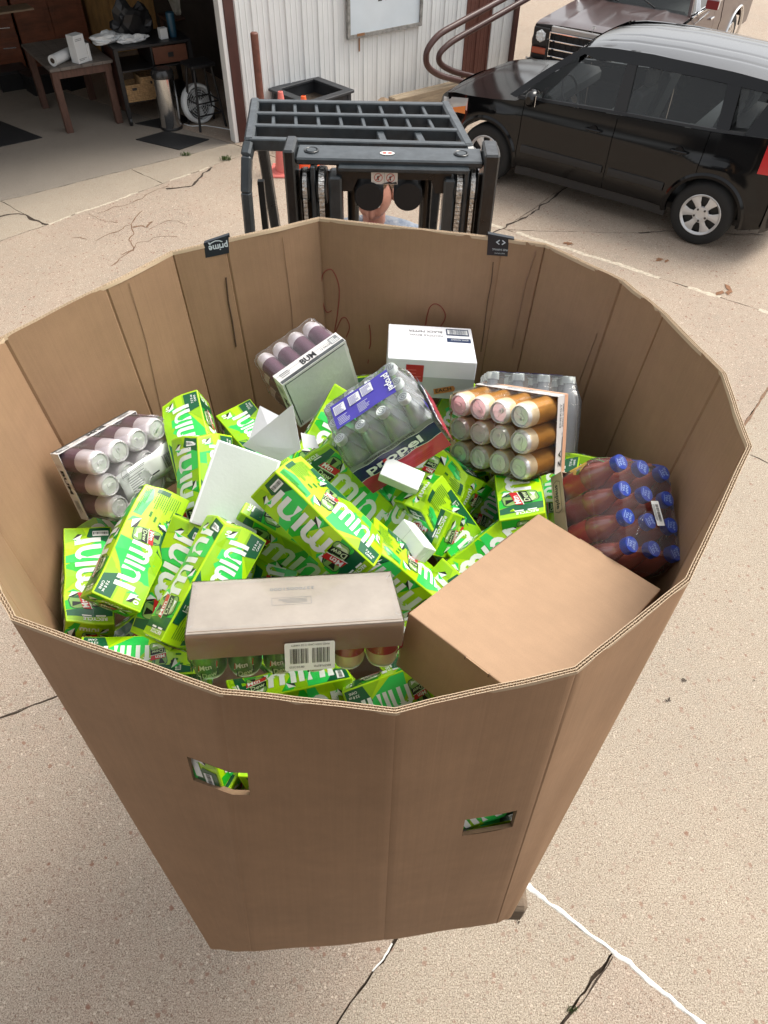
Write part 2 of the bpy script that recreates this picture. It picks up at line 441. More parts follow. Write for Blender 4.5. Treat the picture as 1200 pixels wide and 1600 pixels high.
for sl_ in slabs:
    P = sl_['p']; c = sum(P, Vector((0,0)))/len(P); m = CON_A
    for sd, mm in mats_at:
        if inside(gz(*sd), P): m = mm; break
    pts = []
    for i in range(len(P)):
        p, q = P[i], P[(i+1) % len(P)]
        near = [p+(q-p)*t for t in np.linspace(0, 1, 400)]
        L = (q-p).length; n = Vector((-(q-p).y, (q-p).x)).normalized()     # inward for CCW
        if n.dot(c-p) < 0: n = -n
        t = 0.0
        while t < 1:
            b = p+(q-p)*t
            gap = .0045 + .006*max(-.3, noise.noise(Vector((b.x*9, b.y*9, .3)))) + .003*noise.noise(Vector((b.x*45, b.y*45, 2.3)))
            pts.append(b + jag(b) + n*gap if abs(b.x) < 60 and -12 < b.y < 90 else b)
            dist = max(.5, (b-Vector((0,1))).length)
            t += min(.2, (.03 if dist < 9 else .6 if dist < 22 else 6)/L)
    mb = MB(); n = len(pts); a2 = sum(pts[i].x*pts[(i+1)%n].y-pts[(i+1)%n].x*pts[i].y for i in range(n))
    if a2 < 0: pts = pts[::-1]
    top = [(p.x, p.y, 0) for p in pts]; bot = [(p.x, p.y, -.028) for p in pts]
    mb.add(top+bot, [list(range(n))]+[[i, n+i, n+(i+1)%n, (i+1)%n] for i in range(n)], m)
    tag(mb.build('concrete_slab'), kind='structure')
# white sealant bead along one joint, chalky edges on the far joint
SEAL = mat('white_joint_sealant', (.78,.77,.72), .6, var=.25, vscale=12, bump=.3, bscale=60, coord='World')
def bead(p1, p2, wd, m, name, z=.004, seed=0, keep=1.0, step=.02):
    a, b = gz(*p1), gz(*p2); L = (b-a).length; d = (b-a)/L; n = Vector((-d.y, d.x)); k = int(L/step); mb = MB(); prev = None
    for i in range(k+1):
        p = a+d*(i*step); p = p+jag(p)
        w1 = wd*(.75+.6*noise.noise(Vector((p.x*17, p.y*17, seed)))); w2 = wd*(.75+.6*noise.noise(Vector((p.x*17, p.y*17, seed+9))))
        cur = ((p.x+n.x*w1, p.y+n.y*w1, 0.0005), (p.x+n.x*w1*.5, p.y+n.y*w1*.5, z), (p.x-n.x*w2*.5, p.y-n.y*w2*.5, z), (p.x-n.x*w2, p.y-n.y*w2, 0.0005))
        if prev and noise.noise(Vector((p.x*3.1, p.y*3.1, seed+4)))*.5+.5 < keep:
            mb.add(list(prev)+list(cur), [(j+1, j, j+4, j+5) for j in range(3)], m, True)
        prev = cur
    return tag(mb.build(name), kind='structure')
bead((818,1373), (1106,1605), .0135, SEAL, 'joint_sealant', .005, 1)
bead((612,1476), (566,1546), .006, SEAL, 'joint_sealant', .003, 12, .55, .008)
CHALK = mat('chalky_joint_edge', (.52,.45,.35), .9, var=.4, vscale=30, coord='World')
bead((760,349), (1210,491), .035, CHALK, 'joint_edge', .0018, 3, .62, .04)
bead((75,350), (335,258), .018, CHALK, 'joint_edge', .0018, 6, .5, .03)
# cracks: broken hollows filled with soil
CRK = mat('crack_dirt', (.045,.030,.020), .95, var=.4, vscale=60, coord='World')
CRKB = mat('crack_brown_dirt', (.20,.12,.075), .95, var=.4, vscale=40, coord='World')
def crack(pts, wd, seed=0, m=None, amp=1.0):
    P = [gz(*p) for p in pts]; mb = MB(); prev = None; t_all = 0
    for i in range(len(P)-1):
        L = (P[i+1]-P[i]).length; k = max(3, int(L/.03))
        dd = (P[i+1]-P[i])/L; n = Vector((-dd.y, dd.x))
        for j in range(k+(i == len(P)-2)):
            p = P[i]+(P[i+1]-P[i])*(j/k); t_all += 1
            p = p+Vector((noise.noise(Vector((p.x*9, p.y*9, seed))), noise.noise(Vector((p.x*9, p.y*9, seed+5)))))*.035*amp
            w_ = wd*(.35+1.0*abs(noise.noise(Vector((p.x*8, p.y*8, seed+2)))+.25))
            cur = ((p.x+n.x*w_, p.y+n.y*w_, .0022), (p.x-n.x*w_, p.y-n.y*w_, .0022))
            if prev: mb.add([prev[0], prev[1], cur[1], cur[0]], [(0,1,2,3)], m or CRK)
            prev = cur
    return tag(mb.build('pavement_crack'), kind='structure')
crack([(0,338),(30,333),(60,347),(75,352)], .02, 1)
crack([(150,335),(175,325),(205,318),(236,300),(262,290)], .007, 2, CRKB)
crack([(150,377),(170,366),(185,362),(192,356),(205,350),(214,338),(222,330)], .009, 3, CRKB)
crack([(190,398),(207,390),(213,382),(226,378),(240,371),(262,369),(276,371)], .008, 4, CRKB)
crack([(205,350),(206,362),(203,375),(208,390),(188,404),(176,415)], .010, 5, CRKB)
crack([(206,356),(218,352),(230,356),(238,346)], .022, 25, CRKB)
crack([(236,358),(248,350),(262,345),(280,346),(290,351)], .006, 6, CRKB)
crack([(140,333),(150,341),(166,347),(185,348)], .006, 26, CRKB)
crack([(112,371),(124,370),(135,374)], .008, 7, CRKB)
crack([(330,262),(300,290),(262,296)], .02, 8)
crack([(888,290),(860,312),(830,335),(800,350),(772,364)], .014, 9)
crack([(1000,364),(1060,361),(1190,367)], .012, 10)
crack([(0,1121),(35,1108),(60,1100),(98,1084)], .0022, 11, amp=.3)
crack([(1172,711),(1186,716),(1203,726)], .004, 12, amp=.3)
crack([(957,1494),(948,1512),(925,1545),(905,1570),(880,1602)], .0045, 13, amp=.4)
crack([(1200,606),(1183,635),(1166,660),(1160,668)], .012, 15, CRKB, amp=.2)
# small weeds rooted in the joints
LEAF = mat('weed_leaf', (.075,.12,.03), .6, var=.4, vscale=30)
def weed(px, py, s, seed, label):
    r = random.Random(seed); p = at_z(px, py, 0); mb = MB()
    for k in range(60):
        a = r.uniform(0, 6.28); rr = s*r.uniform(.0, 1)*.8; b = Vector((p.x+rr*math.cos(a)*1.5, p.y+rr*math.sin(a)*.7, 0)); h = s*r.uniform(.3, .9); a2 = r.uniform(0, 6.28); ln = s*r.uniform(.15, .35)
        q = b+Vector((math.cos(a2)*ln, math.sin(a2)*ln, h)); sd = Vector((-math.sin(a2), math.cos(a2), 0))*s*.09
        mid = (b+q)/2+Vector((0,0,h*.2))
        mb.add([b-sd*.3, b+sd*.3, mid+sd, q, mid-sd], [(0,1,2,3,4)], LEAF)
    tag(mb.build('weed'), label, 'weed')
weed(893,1578,.022,1,'tiny green weed growing in the dark crack at the bottom right of the paving')
weed(290,243,.055,2,'low weed at the garage threshold beside the black floor mat')
weed(352,250,.065,3,'straggly weed in the joint near the foot of the brown door post')
# dead leaves and grit
LF = mat('dead_leaf', (.22,.10,.045), .8, var=.4, vscale=20)
LF2 = mat('dark_grit', (.05,.035,.025), .9)
mb = MB(); r = random.Random(5)
for (px, py, s) in [(887,383,.05),(1035,405,.045),(1130,452,.07),(1000,520,.0),(1068,1062,.012),(1043,1093,.012),(1178,1063,.006),(808,1438,.008)]:
    if s == 0: continue
    p = at_z(px, py, .004)
    for k in range(3):
        a = r.uniform(0, 6.28); q = p+Vector((r.uniform(-s,s), r.uniform(-s,s), 0)); 
        mb.add([q+Vector((math.cos(a+b)*s*rr, math.sin(a+b)*s*rr, .004*abs(math.sin(b)))) for b, rr in ((0,1),(.9,.35),(2.4,.6),(3.3,.9),(4.2,.3),(5.3,.5))], [(0,1,2,3,4,5)], LF if s > .02 else LF2)
for k in range(260):
    p = at_z(r.uniform(-50,1250), r.uniform(560,1620), .003); s = r.uniform(.001,.0032); a = r.uniform(0,6.28)
    mb.add([p+Vector((math.cos(a+b)*s, math.sin(a+b)*s*.6, .001)) for b in (0,1.3,2.8,4.4)], [(0,1,2,3)], LF2 if k%3 else LF)
tag(mb.build('ground_litter'), kind='stuff')

# ------------------------------------------------------------------ the big corrugated box
ZR, ZB = H-.97, H-2.32
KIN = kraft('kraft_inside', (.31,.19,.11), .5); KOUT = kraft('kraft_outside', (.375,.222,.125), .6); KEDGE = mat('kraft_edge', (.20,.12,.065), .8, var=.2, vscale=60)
KLINER = mat('kraft_liner_edge', (.52,.39,.26), .7)
rim_px = [('A',20,965),('B',345,1080),('C',618,1110),('D',900,1045),('E',1075,905),('F',1172,697),('G',1132,583),('H',1040,490),('I',975,438),('J',853,381),
          ('J2',787,372),('K',498,340),('K2',350,374),('L',268,393),('L2',163,446),('M',3,527),('N',-95,690),('O',-24,880)]
RIM = {n: at_z(x, y, ZR) for n, x, y in rim_px}
BOT = {n: Vector((RIM[n].x*.82, 1.33+(RIM[n].y-1.33)*.78, ZB)) for n in RIM}
for n, x, y in (('A',330,1480),('B',393,1484),('C',600,1466),('D',775,1440),('E',797,1430)): BOT[n] = at_z(x, y, ZB)
BOT['O'] = Vector((-.52,.66,ZB)); BOT['N'] = Vector((-.72,1.0,ZB)); BOT['F'] = Vector((.50,.85,ZB)); BOT['G'] = Vector((.58,1.25,ZB))
names = [n for n, _, _ in rim_px]
TH = .009
def vnorm(i, D):
    """outward normal at vertex i and wall scale"""
    n = len(names); a, b, c = D[names[i-1]], D[names[i]], D[names[(i+1) % n]]
    def en(p, q): e = q-p; v = Vector((e.y, -e.x, 0)); return v.normalized()
    v = (en(a, b)+en(b, c)); return v.normalized()
box_root = empty('bulk_box', loc=(0, 1.2, ZB))
tag(box_root, 'huge open brown corrugated box raised on the forks and filled with green drink packs', 'box')
inv = Matrix.Translation((0, -1.2, -ZB))
def wallpt(i, u, v, off):
    """i panel index, u 0..1 along, v 0 bottom 1 rim, off outward metres"""
    j = (i+1) % len(names); a, b = names[i], names[j]
    p = BOT[a].lerp(BOT[b], u)*(1-v) + RIM[a].lerp(RIM[b], u)*v
    na, nb = vnorm(i, RIM), vnorm(j, RIM); n = na.lerp(nb, u).normalized()
    bul = max(0.0, math.sin(math.pi*u))**.7*(noise.noise(Vector((i*3.1+u*2.2, v*2.6, 4.4)))*.006)*(1 if v < .995 else .6)
    wav = .0008*noise.noise(Vector((i*9.1+u*7, v*3, 1.4)))*min(1, 8*u, 8*(1-u))
    return p + n*(off+bul+wav)
def uv_on(i, px, py):
    j = (i+1) % len(names); a, b = names[i], names[j]
    n = (RIM[b]-RIM[a]).cross(BOT[a]-RIM[a]).normalized(); p = on_plane(px, py, RIM[a], n)
    best = (.5, .5); st = .25
    while st > 1e-4:
        c = min(((wallpt(i, best[0]+du*st, best[1]+dv*st, 0)-p).length, best[0]+du*st, best[1]+dv*st) for du in (-1,0,1) for dv in (-1,0,1))
        if (c[1], c[2]) == best: st /= 2
        best = (c[1], c[2])
    return best
iAB, iBC, iCD = names.index('A'), names.index('B'), names.index('C')
h1 = [uv_on(iAB, *p) for p in ((289,1182),(303,1222))]
uL = (h1[0][0]+h1[1][0])/2; vT, vB_ = h1[0][1], h1[1][1]
hb = uv_on(iBC, 391,1240)
h2 = [uv_on(iCD, *p) for p in ((722,1277),(808,1248),(792,1275),(720,1300))]
holes = {iAB: (uL, 1.0, vB_, vT), iBC: (0.0, max(.03, hb[0]), vB_, vT), iCD: ((h2[0][0]+h2[3][0])/2, (h2[1][0]+h2[2][0])/2, (h2[2][1]+h2[3][1])/2, (h2[0][1]+h2[1][1])/2)}
per = 0.0; CUM = []
for i in range(len(names)):
    j = (i+1) % len(names); CUM.append(per); L = (RIM[names[j]]-RIM[names[i]]).length
    us = [0, .02, .06]+[k/8 for k in range(1, 8)]+[.94, .98, 1]; vs_ = [k/12 for k in range(0, 13)]
    hl = holes.get(i)
    if hl:
        us = sorted(set([u for u in us if abs(u-hl[0]) > .01 and abs(u-hl[1]) > .01]+[hl[0], hl[1]])); vs_ = sorted(set([v for v in vs_ if abs(v-hl[2]) > .01 and abs(v-hl[3]) > .01]+[hl[2], hl[3]]))
    nu, nv = len(us), len(vs_); mb = MB()
    for side in (0, 1):
        vsx = []; uvs = []
        for v in vs_:
            for u in us:
                crease = (.0035 if (u < .001 or u > .999) else 0)
                off = TH/2-crease*.6 if side else -TH/2+crease
                vsx.append(inv @ wallpt(i, u, v, off)); uvs.append((per+u*L, v*(ZR-ZB)))
        fs = []
        for b in range(nv-1):
            for a in range(nu-1):
                if hl and hl[0]-1e-6 <= us[a] and us[a+1] <= hl[1]+1e-6 and hl[2]-1e-6 <= vs_[b] and vs_[b+1] <= hl[3]+1e-6: continue
                q = [b*nu+a, b*nu+a+1, (b+1)*nu+a+1, (b+1)*nu+a]; fs.append(q if side else q[::-1])
        mb.add(vsx, fs, KOUT if side else KIN, True, uvs=uvs)
    # floor of the flutes just under the rim and the bottom closing strip
    for v, m in ((.9975, KEDGE), (0, KOUT)):
        pi = [inv @ wallpt(i, u, v, -TH/2+.0005) for u in us]; po = [inv @ wallpt(i, u, v, TH/2-.0005) for u in us]
        mb.add(pi+po, [[a, nu+a, nu+a+1, a+1] for a in range(nu-1)], m)
    if hl:
        u0, u1, v0, v1 = hl
        for (ua, va, ub, vb) in ((u0,v0,u1,v0),(u0,v1,u1,v1))+(((u0,v0,u0,v1),) if i != iBC else ())+(((u1,v0,u1,v1),) if i != iAB else ()):
            mb.add([inv @ wallpt(i, ua, va, -TH/2), inv @ wallpt(i, ub, vb, -TH/2), inv @ wallpt(i, ub, vb, TH/2), inv @ wallpt(i, ua, va, TH/2)], [(0,1,2,3)], KEDGE)
    mb.build('side_panel', box_root, sharp=25)
    per += L
# corrugated rim: two rows of flutes between three liners
mb = MB()
for i in range(len(names)):
    j = (i+1) % len(names); L = (RIM[names[j]]-RIM[names[i]]).length; k = int(L/.0011); wl = .0088
    rows = [(-TH*.25, TH*.19, 0.0), (TH*.25, TH*.19, 2.0)]
    vb, vt = 1-.0085/(ZR-ZB), 1.0
    for c, amp, ph in rows:
        ring = []
        for a in range(k+1):
            s = a/k*L; off = c+amp*math.sin(2*math.pi*(CUM[i]+s)/wl+ph)
            ring.append((a/k, off))
        vs = [inv @ wallpt(i, u, vb, o) for u, o in ring]+[inv @ wallpt(i, u, vt, o) for u, o in ring]+[inv @ wallpt(i, u, vt, o+.0004) for u, o in ring]
        n = k+1; mb.add(vs, [[a, a+1, n+a+1, n+a] for a in range(k)]+[[n+a, n+a+1, 2*n+a+1, 2*n+a] for a in range(k)], KLINER)
    for c in (-TH/2+.0004, 0, TH/2-.0004):
        us = [a/16 for a in range(17)]
        for t in ((-.0005, .0005),):
            lo = [inv @ wallpt(i, u, vb, c+t[0]) for u in us]; l2 = [inv @ wallpt(i, u, vt, c+t[0]) for u in us]; hi = [inv @ wallpt(i, u, vt, c+t[1]) for u in us]; h2_ = [inv @ wallpt(i, u, vb, c+t[1]) for u in us]
            mb.add(lo+l2+hi+h2_, [[a+q*17, a+1+q*17, a+1+(q+1)*17, a+(q+1)*17] for a in range(16) for q in range(3)], KLINER)
tag(mb.build('corrugated_rim', box_root), kind='stuff')
# box floor
mb = MB(); mb.add([inv @ (BOT[n]+Vector((0,0,.006))) for n in names], [list(range(len(names)))], KIN); mb.build('box_floor', box_root)
# score lines pressed into the inner liner, slits
def inner(i, px, py, off=-.0018):
    u, v = uv_on(i, px, py); return inv @ wallpt(i, u, v, -TH/2+off)
SL = mat('slit_shadow_core', (.10,.06,.035), .9); SL2 = mat('burnished_score', (.29,.18,.11), .5)
def strip_px(i, pts, wd, m, name):
    P = [inner(i, *p) for p in pts]; mb = MB()
    mb.tube(P, wd, m, n=6); return mb.build(name, box_root)
iJ, iJ2, iK, iK2 = names.index('J'), names.index('J2'), names.index('K'), names.index('K2')
strip_px(iJ2, [(771,408),(768,440),(762,470),(756,520),(752,548)], .0011, SL, 'tear_line')
strip_px(iK, [(352,432),(356,470),(362,500),(368,540)], .0022, SL, 'tear_line')
strip_px(iK, [(440,368),(455,480),(462,600)], .0009, SL2, 'score_line')
strip_px(names.index('L'), [(198,440),(225,530),(250,640)], .0009, SL2, 'score_line')
strip_px(names.index('J'), [(838,392),(822,440),(800,545)], .0014, SL2, 'score_line')
strip_px(names.index('I'), [(935,520),(905,600)], .0010, SL2, 'score_line')
# red marker scribble on the back panel
RM = mat('red_brown_marker', (.22,.035,.02), .6)
for k, pts in enumerate([[(518,484),(510,486),(504,470),(502,445),(504,428),(512,420),(520,422),(528,440),(530,460),(527,490),(523,518),(533,497),(541,496),(546,510),(541,525)],
            [(577,506),(579,520),(579,535),(577,543)], [(576,560),(575,566)], [(665,507),(668,490),(672,478),(680,473),(690,478),(696,490),(694,500),(688,509)]]):
    P = [Vector(p) for p in pts]; Q = []
    for a in range(len(P)-1):
        p0, p1, p2, p3 = P[max(a-1,0)], P[a], P[a+1], P[min(a+2, len(P)-1)]
        for t in (0,.25,.5,.75): Q.append(.5*((2*p1)+(p2-p0)*t+(2*p0-5*p1+4*p2-p3)*t*t+(3*p1-p0-3*p2+p3)*t**3))
    Q.append(P[-1]); mb = MB(); mb.tube([inner(iJ2, q.x, q.y, -.0006) for q in Q], .0015, RM, n=6); mb.build('marker_line', box_root)
# black tapes folded over the back rim
TAPE = mat('black_tape', (.012,.016,.022), .28); TW = mat('tape_print', (.55,.62,.66), .5)
def tape(i, c4, label, draw):
    """c4: px corners on the inner face (top-left, top-right, bottom-right, bottom-left as seen)"""
    P = [inner(i, *p, off=-.0008) for p in c4]; n = (P[1]-P[0]).cross(P[3]-P[0]).normalized()
    out = [p+Vector((0,0,0)) for p in P[:2]]
    mb = MB(); mb.add(P, [(0,1,2,3)], TAPE)
    up = Vector((0,0,1)); back = Vector((0, 1, 0))
    dn = Vector((0, TH+.003, 0))
    top = [P[0], P[1], P[1]+dn+Vector((0,0,.001)), P[0]+dn+Vector((0,0,.001))]; mb.add(top, [(0,1,2,3)], TAPE)
    lo = [top[3], top[2], top[2]+Vector((0,.004,-.06)), top[3]+Vector((0,.004,-.06))]; mb.add(lo, [(0,1,2,3)], TAPE)
    x = (P[2]-P[3]); y = P[0]-P[3]; y = y-x*(y.dot(x)/x.dot(x)); W, Hh = x.length, y.length
    nn = x.cross(y).normalized(); cam_dir = (inv @ CC)-P[0]
    o = P[2]; xx, yy = -x, -y                      # print is upside down
    o = P[1]
    f = Face(mb, o, xx, yy, .0006); draw(f, W, Hh); ob = mb.build('tape', box_root); ob['label'] = label; return ob
def d1(f, W, Hh):
    f.text('prime', W*.10, Hh*.46, Hh*.62, TW, bold=.02, width=W*.80)
    f.stroke([(W*.30,Hh*.34),(W*.42,Hh*.24),(W*.58,Hh*.2),(W*.74,Hh*.27),(W*.84,Hh*.38)], Hh*.06, TW); f.poly([(W*.84,Hh*.42),(W*.90,Hh*.2),(W*.74,Hh*.3)], TW, 2)
def d2(f, W, Hh):
    f.text('FREE SHIPPING', W*.2, Hh*.5, Hh*.13, TW, width=W*.6); f.text('easy returns', W*.3, Hh*.7, Hh*.09, TW, width=W*.4)
    for k in (-1, 1): f.stroke([(W*.5+k*W*.05,Hh*.1),(W*.5+k*W*.16,Hh*.2),(W*.5+k*W*.05,Hh*.3)], Hh*.05, TW)
tape(iK, [(317,379),(356,366),(357,394),(320,402)], 'black printed tape folded over the left part of the back rim', d1)
tape(iJ2, [(763,364),(804,372),(801,400),(761,397)], 'black printed tape folded over the right part of the back rim', d2)
# ------------------------------------------------------------------ drink packs
LIME = mat('lime_print', (.42,.72,.004), .33, coat=.25, var=.06, vscale=6, bump=.12, bscale=16)
OLV = mat('olive_lime_print', (.27,.54,.003), .33, coat=.25)
GRN = mat('bright_green_print', (.015,.47,.025), .33, coat=.25)
MINT = mat('mint_green_print', (.03,.62,.10), .33, coat=.25)
DKG = mat('dark_green_print', (.0025,.10,.035), .35, coat=.25)
BLK = mat('black_print', (.006,.012,.008), .4)
WHT = mat('white_print', (.80,.83,.80), .4)
REDP = mat('red_print', (.55,.015,.02), .4)
CANG = mat('can_picture_green', (.22,.40,.10), .35); CANL = mat('can_picture_light', (.50,.62,.36), .35)
INKG = mat('green_ink', (.03,.20,.01), .5)

def arc(cx, cy, r, a0, a1, n=7): return [(cx+r*math.cos(R_(a0+(a1-a0)*i/n)), cy+r*math.sin(R_(a0+(a1-a0)*i/n))) for i in range(n+1)]
def mini(f, a, b, L, h, m=None, k=4):
    """the rounded word: stems and arches, total length L, height h"""
    m = m or WHT; wd = L*.082; u = (L-wd)/4.0; hw = wd/2
    def A(x0, x1): 
        r = (x1-x0)/2; return [(x, min(y, b+h-hw)) for x, y in arc((x0+x1)/2, b+h-hw-r, r, 180, 0)]
    x = a+hw
    f.stroke([(x,b)]+[(x, b+h-hw-u*.375)]+A(x, x+u*.75)+[(x+u*.75,b)], wd, m, k)
    f.stroke([(x+u*.75, b+h-hw-u*.375)]+A(x+u*.75, x+u*1.5)+[(x+u*1.5,b)], wd, m, k)
    x += u*2.05; f.stroke([(x,b),(x,b+h)], wd, m, k)
    x += u*.55; f.stroke([(x,b)]+[(x, b+h-hw-u*.42)]+A(x, x+u*.85)+[(x+u*.85,b)], wd, m, k)
    x += u*1.40; f.stroke([(x,b),(x,b+h)], wd, m, k)
def shard(f, x, y, s, rot, k=4):
    c, q = math.cos(rot), math.sin(rot)
    def T(pts): return [(x+(a*c-b*q)*s, y+(a*q+b*c)*s) for a, b in pts]
    f.poly(T([(0,0),(1,.10),(.42,.42)]), WHT, k); f.poly(T([(0,0),(1,.10),(.35,-.22)]), BLK, k)
    f.poly(T([(.1,.55),(.42,.42),(1,.10),(.6,.62)]), MINT, k)
def logo(f, x, y, s, rot=0, k=6):
    c, q = math.cos(rot), math.sin(rot)
    def T(pts): return [(x+(a*c-b*q)*s, y+(a*q+b*c)*s) for a, b in pts]
    f.poly(T([(-.5,.02),(.42,.16),(.5,.5),(-.42,.36)]), REDP, k); f.poly(T([(-.42,-.42),(.4,-.28),(.46,.08),(-.4,-.06)]), BLK, k)
    f.poly(T([(-.52,-.02),(.44,.12),(.45,.155),(-.51,.015)]), WHT, k+1)
    f.text('Mtn', x+(-.40*c-.09*q)*s, y+(-.40*q+.09*c)*s, .38*s, WHT, k+1, bold=.02, italic=.2, rot=rot+.15)
    f.text('Dew', x+(-.34*c+.34*q)*s, y+(-.34*q-.34*c)*s, .36*s, CANL, k+1, bold=.02, italic=.2, rot=rot+.15)
def canpic(f, x, y, L, W, rot=0):
    """picture of a can centred x,y, length L along rot"""
    c, q = math.cos(rot), math.sin(rot)
    def T(pts): return [(x+a*c*L-b*q*W, y+a*q*L+b*c*W) for a, b in pts]
    f.poly(T([(-.5,-.3),(-.44,-.44),(-.34,-.5),(.34,-.5),(.44,-.44),(.5,-.3),(.5,.3),(.44,.44),(.34,.5),(-.34,.5),(-.44,.44),(-.5,.3)]), DKG, 3)
    f.poly(T([(-.47,-.28),(-.42,-.41),(-.33,-.46),(.33,-.46),(.42,-.41),(.47,-.28),(.47,.28),(.42,.41),(.33,.46),(-.33,.46),(-.42,.41),(-.47,.28)]), CANG, 4)
    f.poly(T([(-.40,-.1),(-.1,.3),(.3,.42),(-.3,.44),(-.4,.3)]), CANL, 5); f.poly(T([(-.3,-.44),(.1,-.2),(.42,-.38),(.2,-.46)]), DKG, 5)
    f.poly(T([(.1,.1),(.44,.3),(.4,-.1)]), BLK, 5); f.poly(T([(-.44,-.2),(-.30,-.3),(-.36,.1)]), WHT, 5)
def artA(f, L, W):
    X = lambda s: s*L; Y = lambda s: s*W
    P = lambda pts, m, k=1: f.poly([(X(a), Y(b)) for a, b in pts], m, k)
    P([(.50,.01),(.62,.01),(.86,.42),(.80,.99),(.60,.99),(.52,.55)], MINT); P([(.55,.99),(.80,.55),(.99,.62),(.99,.99)], OLV)
    P([(.50,.35),(.70,.99),(.56,.99),(.46,.80)], OLV, 2); P([(.70,.01),(.99,.01),(.99,.40),(.86,.42)], OLV)
    P([(.30,.99),(.34,.78),(.52,.80),(.56,.99)], DKG, 2); P([(.14,.86),(.34,.74),(.34,.99),(.14,.99)], DKG, 2)
    P([(.02,.04),(.16,.10),(.30,.04),(.30,.22),(.12,.30),(.02,.22)], MINT); P([(.01,.30),(.05,.30),(.05,.60),(.01,.60)], DKG, 2)
    P([(.84,.01),(.99,.01),(.99,.36),(.80,.36)], DKG, 3)
    f.lines(X(.04), Y(.34), X(.17), Y(.55), 12, INKG, 3, 1, .3); f.lines(X(.02), Y(.06), X(.27), Y(.13), 4, INKG, 3, 2, .45)
    for k in range(5): f.rect(X(.23+.022*(k%3)), Y(.36+.13*k), X(.045), Y(.05), INKG, 3)
    f.rrect(X(.245), Y(.80), X(.05), Y(.13), .001, WHT, 3); f.lines(X(.25), Y(.81), X(.04), Y(.11), 5, DKG, 4, 3, .6)
    shard(f, X(.30), Y(.62), X(.10), 1.2, 4); shard(f, X(.42), Y(.13), X(.11), 2.6, 4); shard(f, X(.965), Y(.66), X(.10), 2.2, 3)
    canpic(f, X(.43), Y(.50), Y(.60), X(.115), 1.75); logo(f, X(.435), Y(.50), X(.125), .12)
    mini(f, X(.50), Y(.27), X(.39), Y(.46))
    f.text('10', X(.915), Y(.80), Y(.16), WHT, 4, bold=.03); f.text('7.5 fl oz', X(.885), Y(.14), Y(.075), WHT, 5, bold=.02, width=X(.085)); f.text('CANS', X(.895), Y(.06), Y(.07), WHT, 5, bold=.02, width=X(.065))
def artB(f, L, W):
    X = lambda s: s*L; Y = lambda s: s*W
    P = lambda pts, m, k=1: f.poly([(X(a), Y(b)) for a, b in pts], m, k)
    P([(.01,.01),(.24,.01),(.16,.99),(.01,.99)], OLV); P([(.07,.01),(.20,.01),(.12,.99),(.05,.99)], DKG, 2); P([(.17,.01),(.30,.01),(.24,.99),(.13,.99)], GRN, 2)
    P([(.44,.01),(.60,.01),(.70,.60),(.62,.99),(.48,.99),(.52,.5)], GRN); P([(.66,.01),(.90,.01),(.72,.99),(.64,.99)], MINT, 2); P([(.54,.01),(.66,.01),(.61,.8)], OLV, 3)
    P([(.36,.99),(.52,.62),(.58,.99)], OLV, 2); P([(.82,.01),(.99,.01),(.99,.45),(.90,.52)], DKG, 3); P([(.86,.99),(.92,.52),(.99,.60),(.99,.99)], OLV, 2)
    shard(f, X(.28), Y(.92), X(.10), -1.2, 4); shard(f, X(.56), Y(.08), X(.10), 2.4, 4); shard(f, X(.93), Y(.62), X(.09), 1.9, 4)
    canpic(f, X(.235), Y(.50), Y(.84), X(.15), 1.75); logo(f, X(.235), Y(.46), X(.19), .12)
    mini(f, X(.335), Y(.22), X(.55), Y(.58))
    f.text('RECYCLE', X(.055), Y(.12), Y(.11), WHT, 4, bold=.03, rot=R_(90), width=Y(.52)); f.lines(X(.065), Y(.15), X(.02), Y(.6), 2, WHT, 4, 4, .7)
    f.rrect(X(.90), Y(.05), X(.055), Y(.34), .0015, WHT, 5); 
    r = random.Random(4); y = Y(.07)
    while y < Y(.36): h_ = Y(.30)*r.choice((.02,.03,.06)); f.rect(X(.915), y, X(.028), h_, BLK, 6); y += h_+Y(.30)*.035
def artE(f, L, W):
    X = lambda s: s*L; Y = lambda s: s*W
    P = lambda pts, m, k=1: f.poly([(X(a), Y(b)) for a, b in pts], m, k)
    P([(.02,.02),(.5,.02),(.3,.5),(.02,.4)], OLV); P([(.55,.02),(.98,.02),(.98,.4),(.7,.45)], GRN); P([(.02,.98),(.3,.98),(.2,.6),(.02,.7)], GRN); P([(.6,.98),(.98,.98),(.98,.7)], OLV)
    P([(.02,.45),(.22,.5),(.15,.64),(.02,.62)], DKG, 2)
    shard(f, X(.10), Y(.45), X(.30), 1.2, 3); shard(f, X(.90), Y(.35), X(.28), 2.2, 3); shard(f, X(.12), Y(.20), X(.26), -.2, 3); shard(f, X(.86), Y(.84), X(.22), -2.4, 3)
    canpic(f, X(.50), Y(.38), Y(.60), X(.32), 1.57); logo(f, X(.50), Y(.40), X(.36), .1)
    mini(f, X(.28), Y(.74), X(.42), Y(.13)); f.rect(X(.80), Y(.75), X(.10), Y(.09), WHT, 3)
PACKS = []
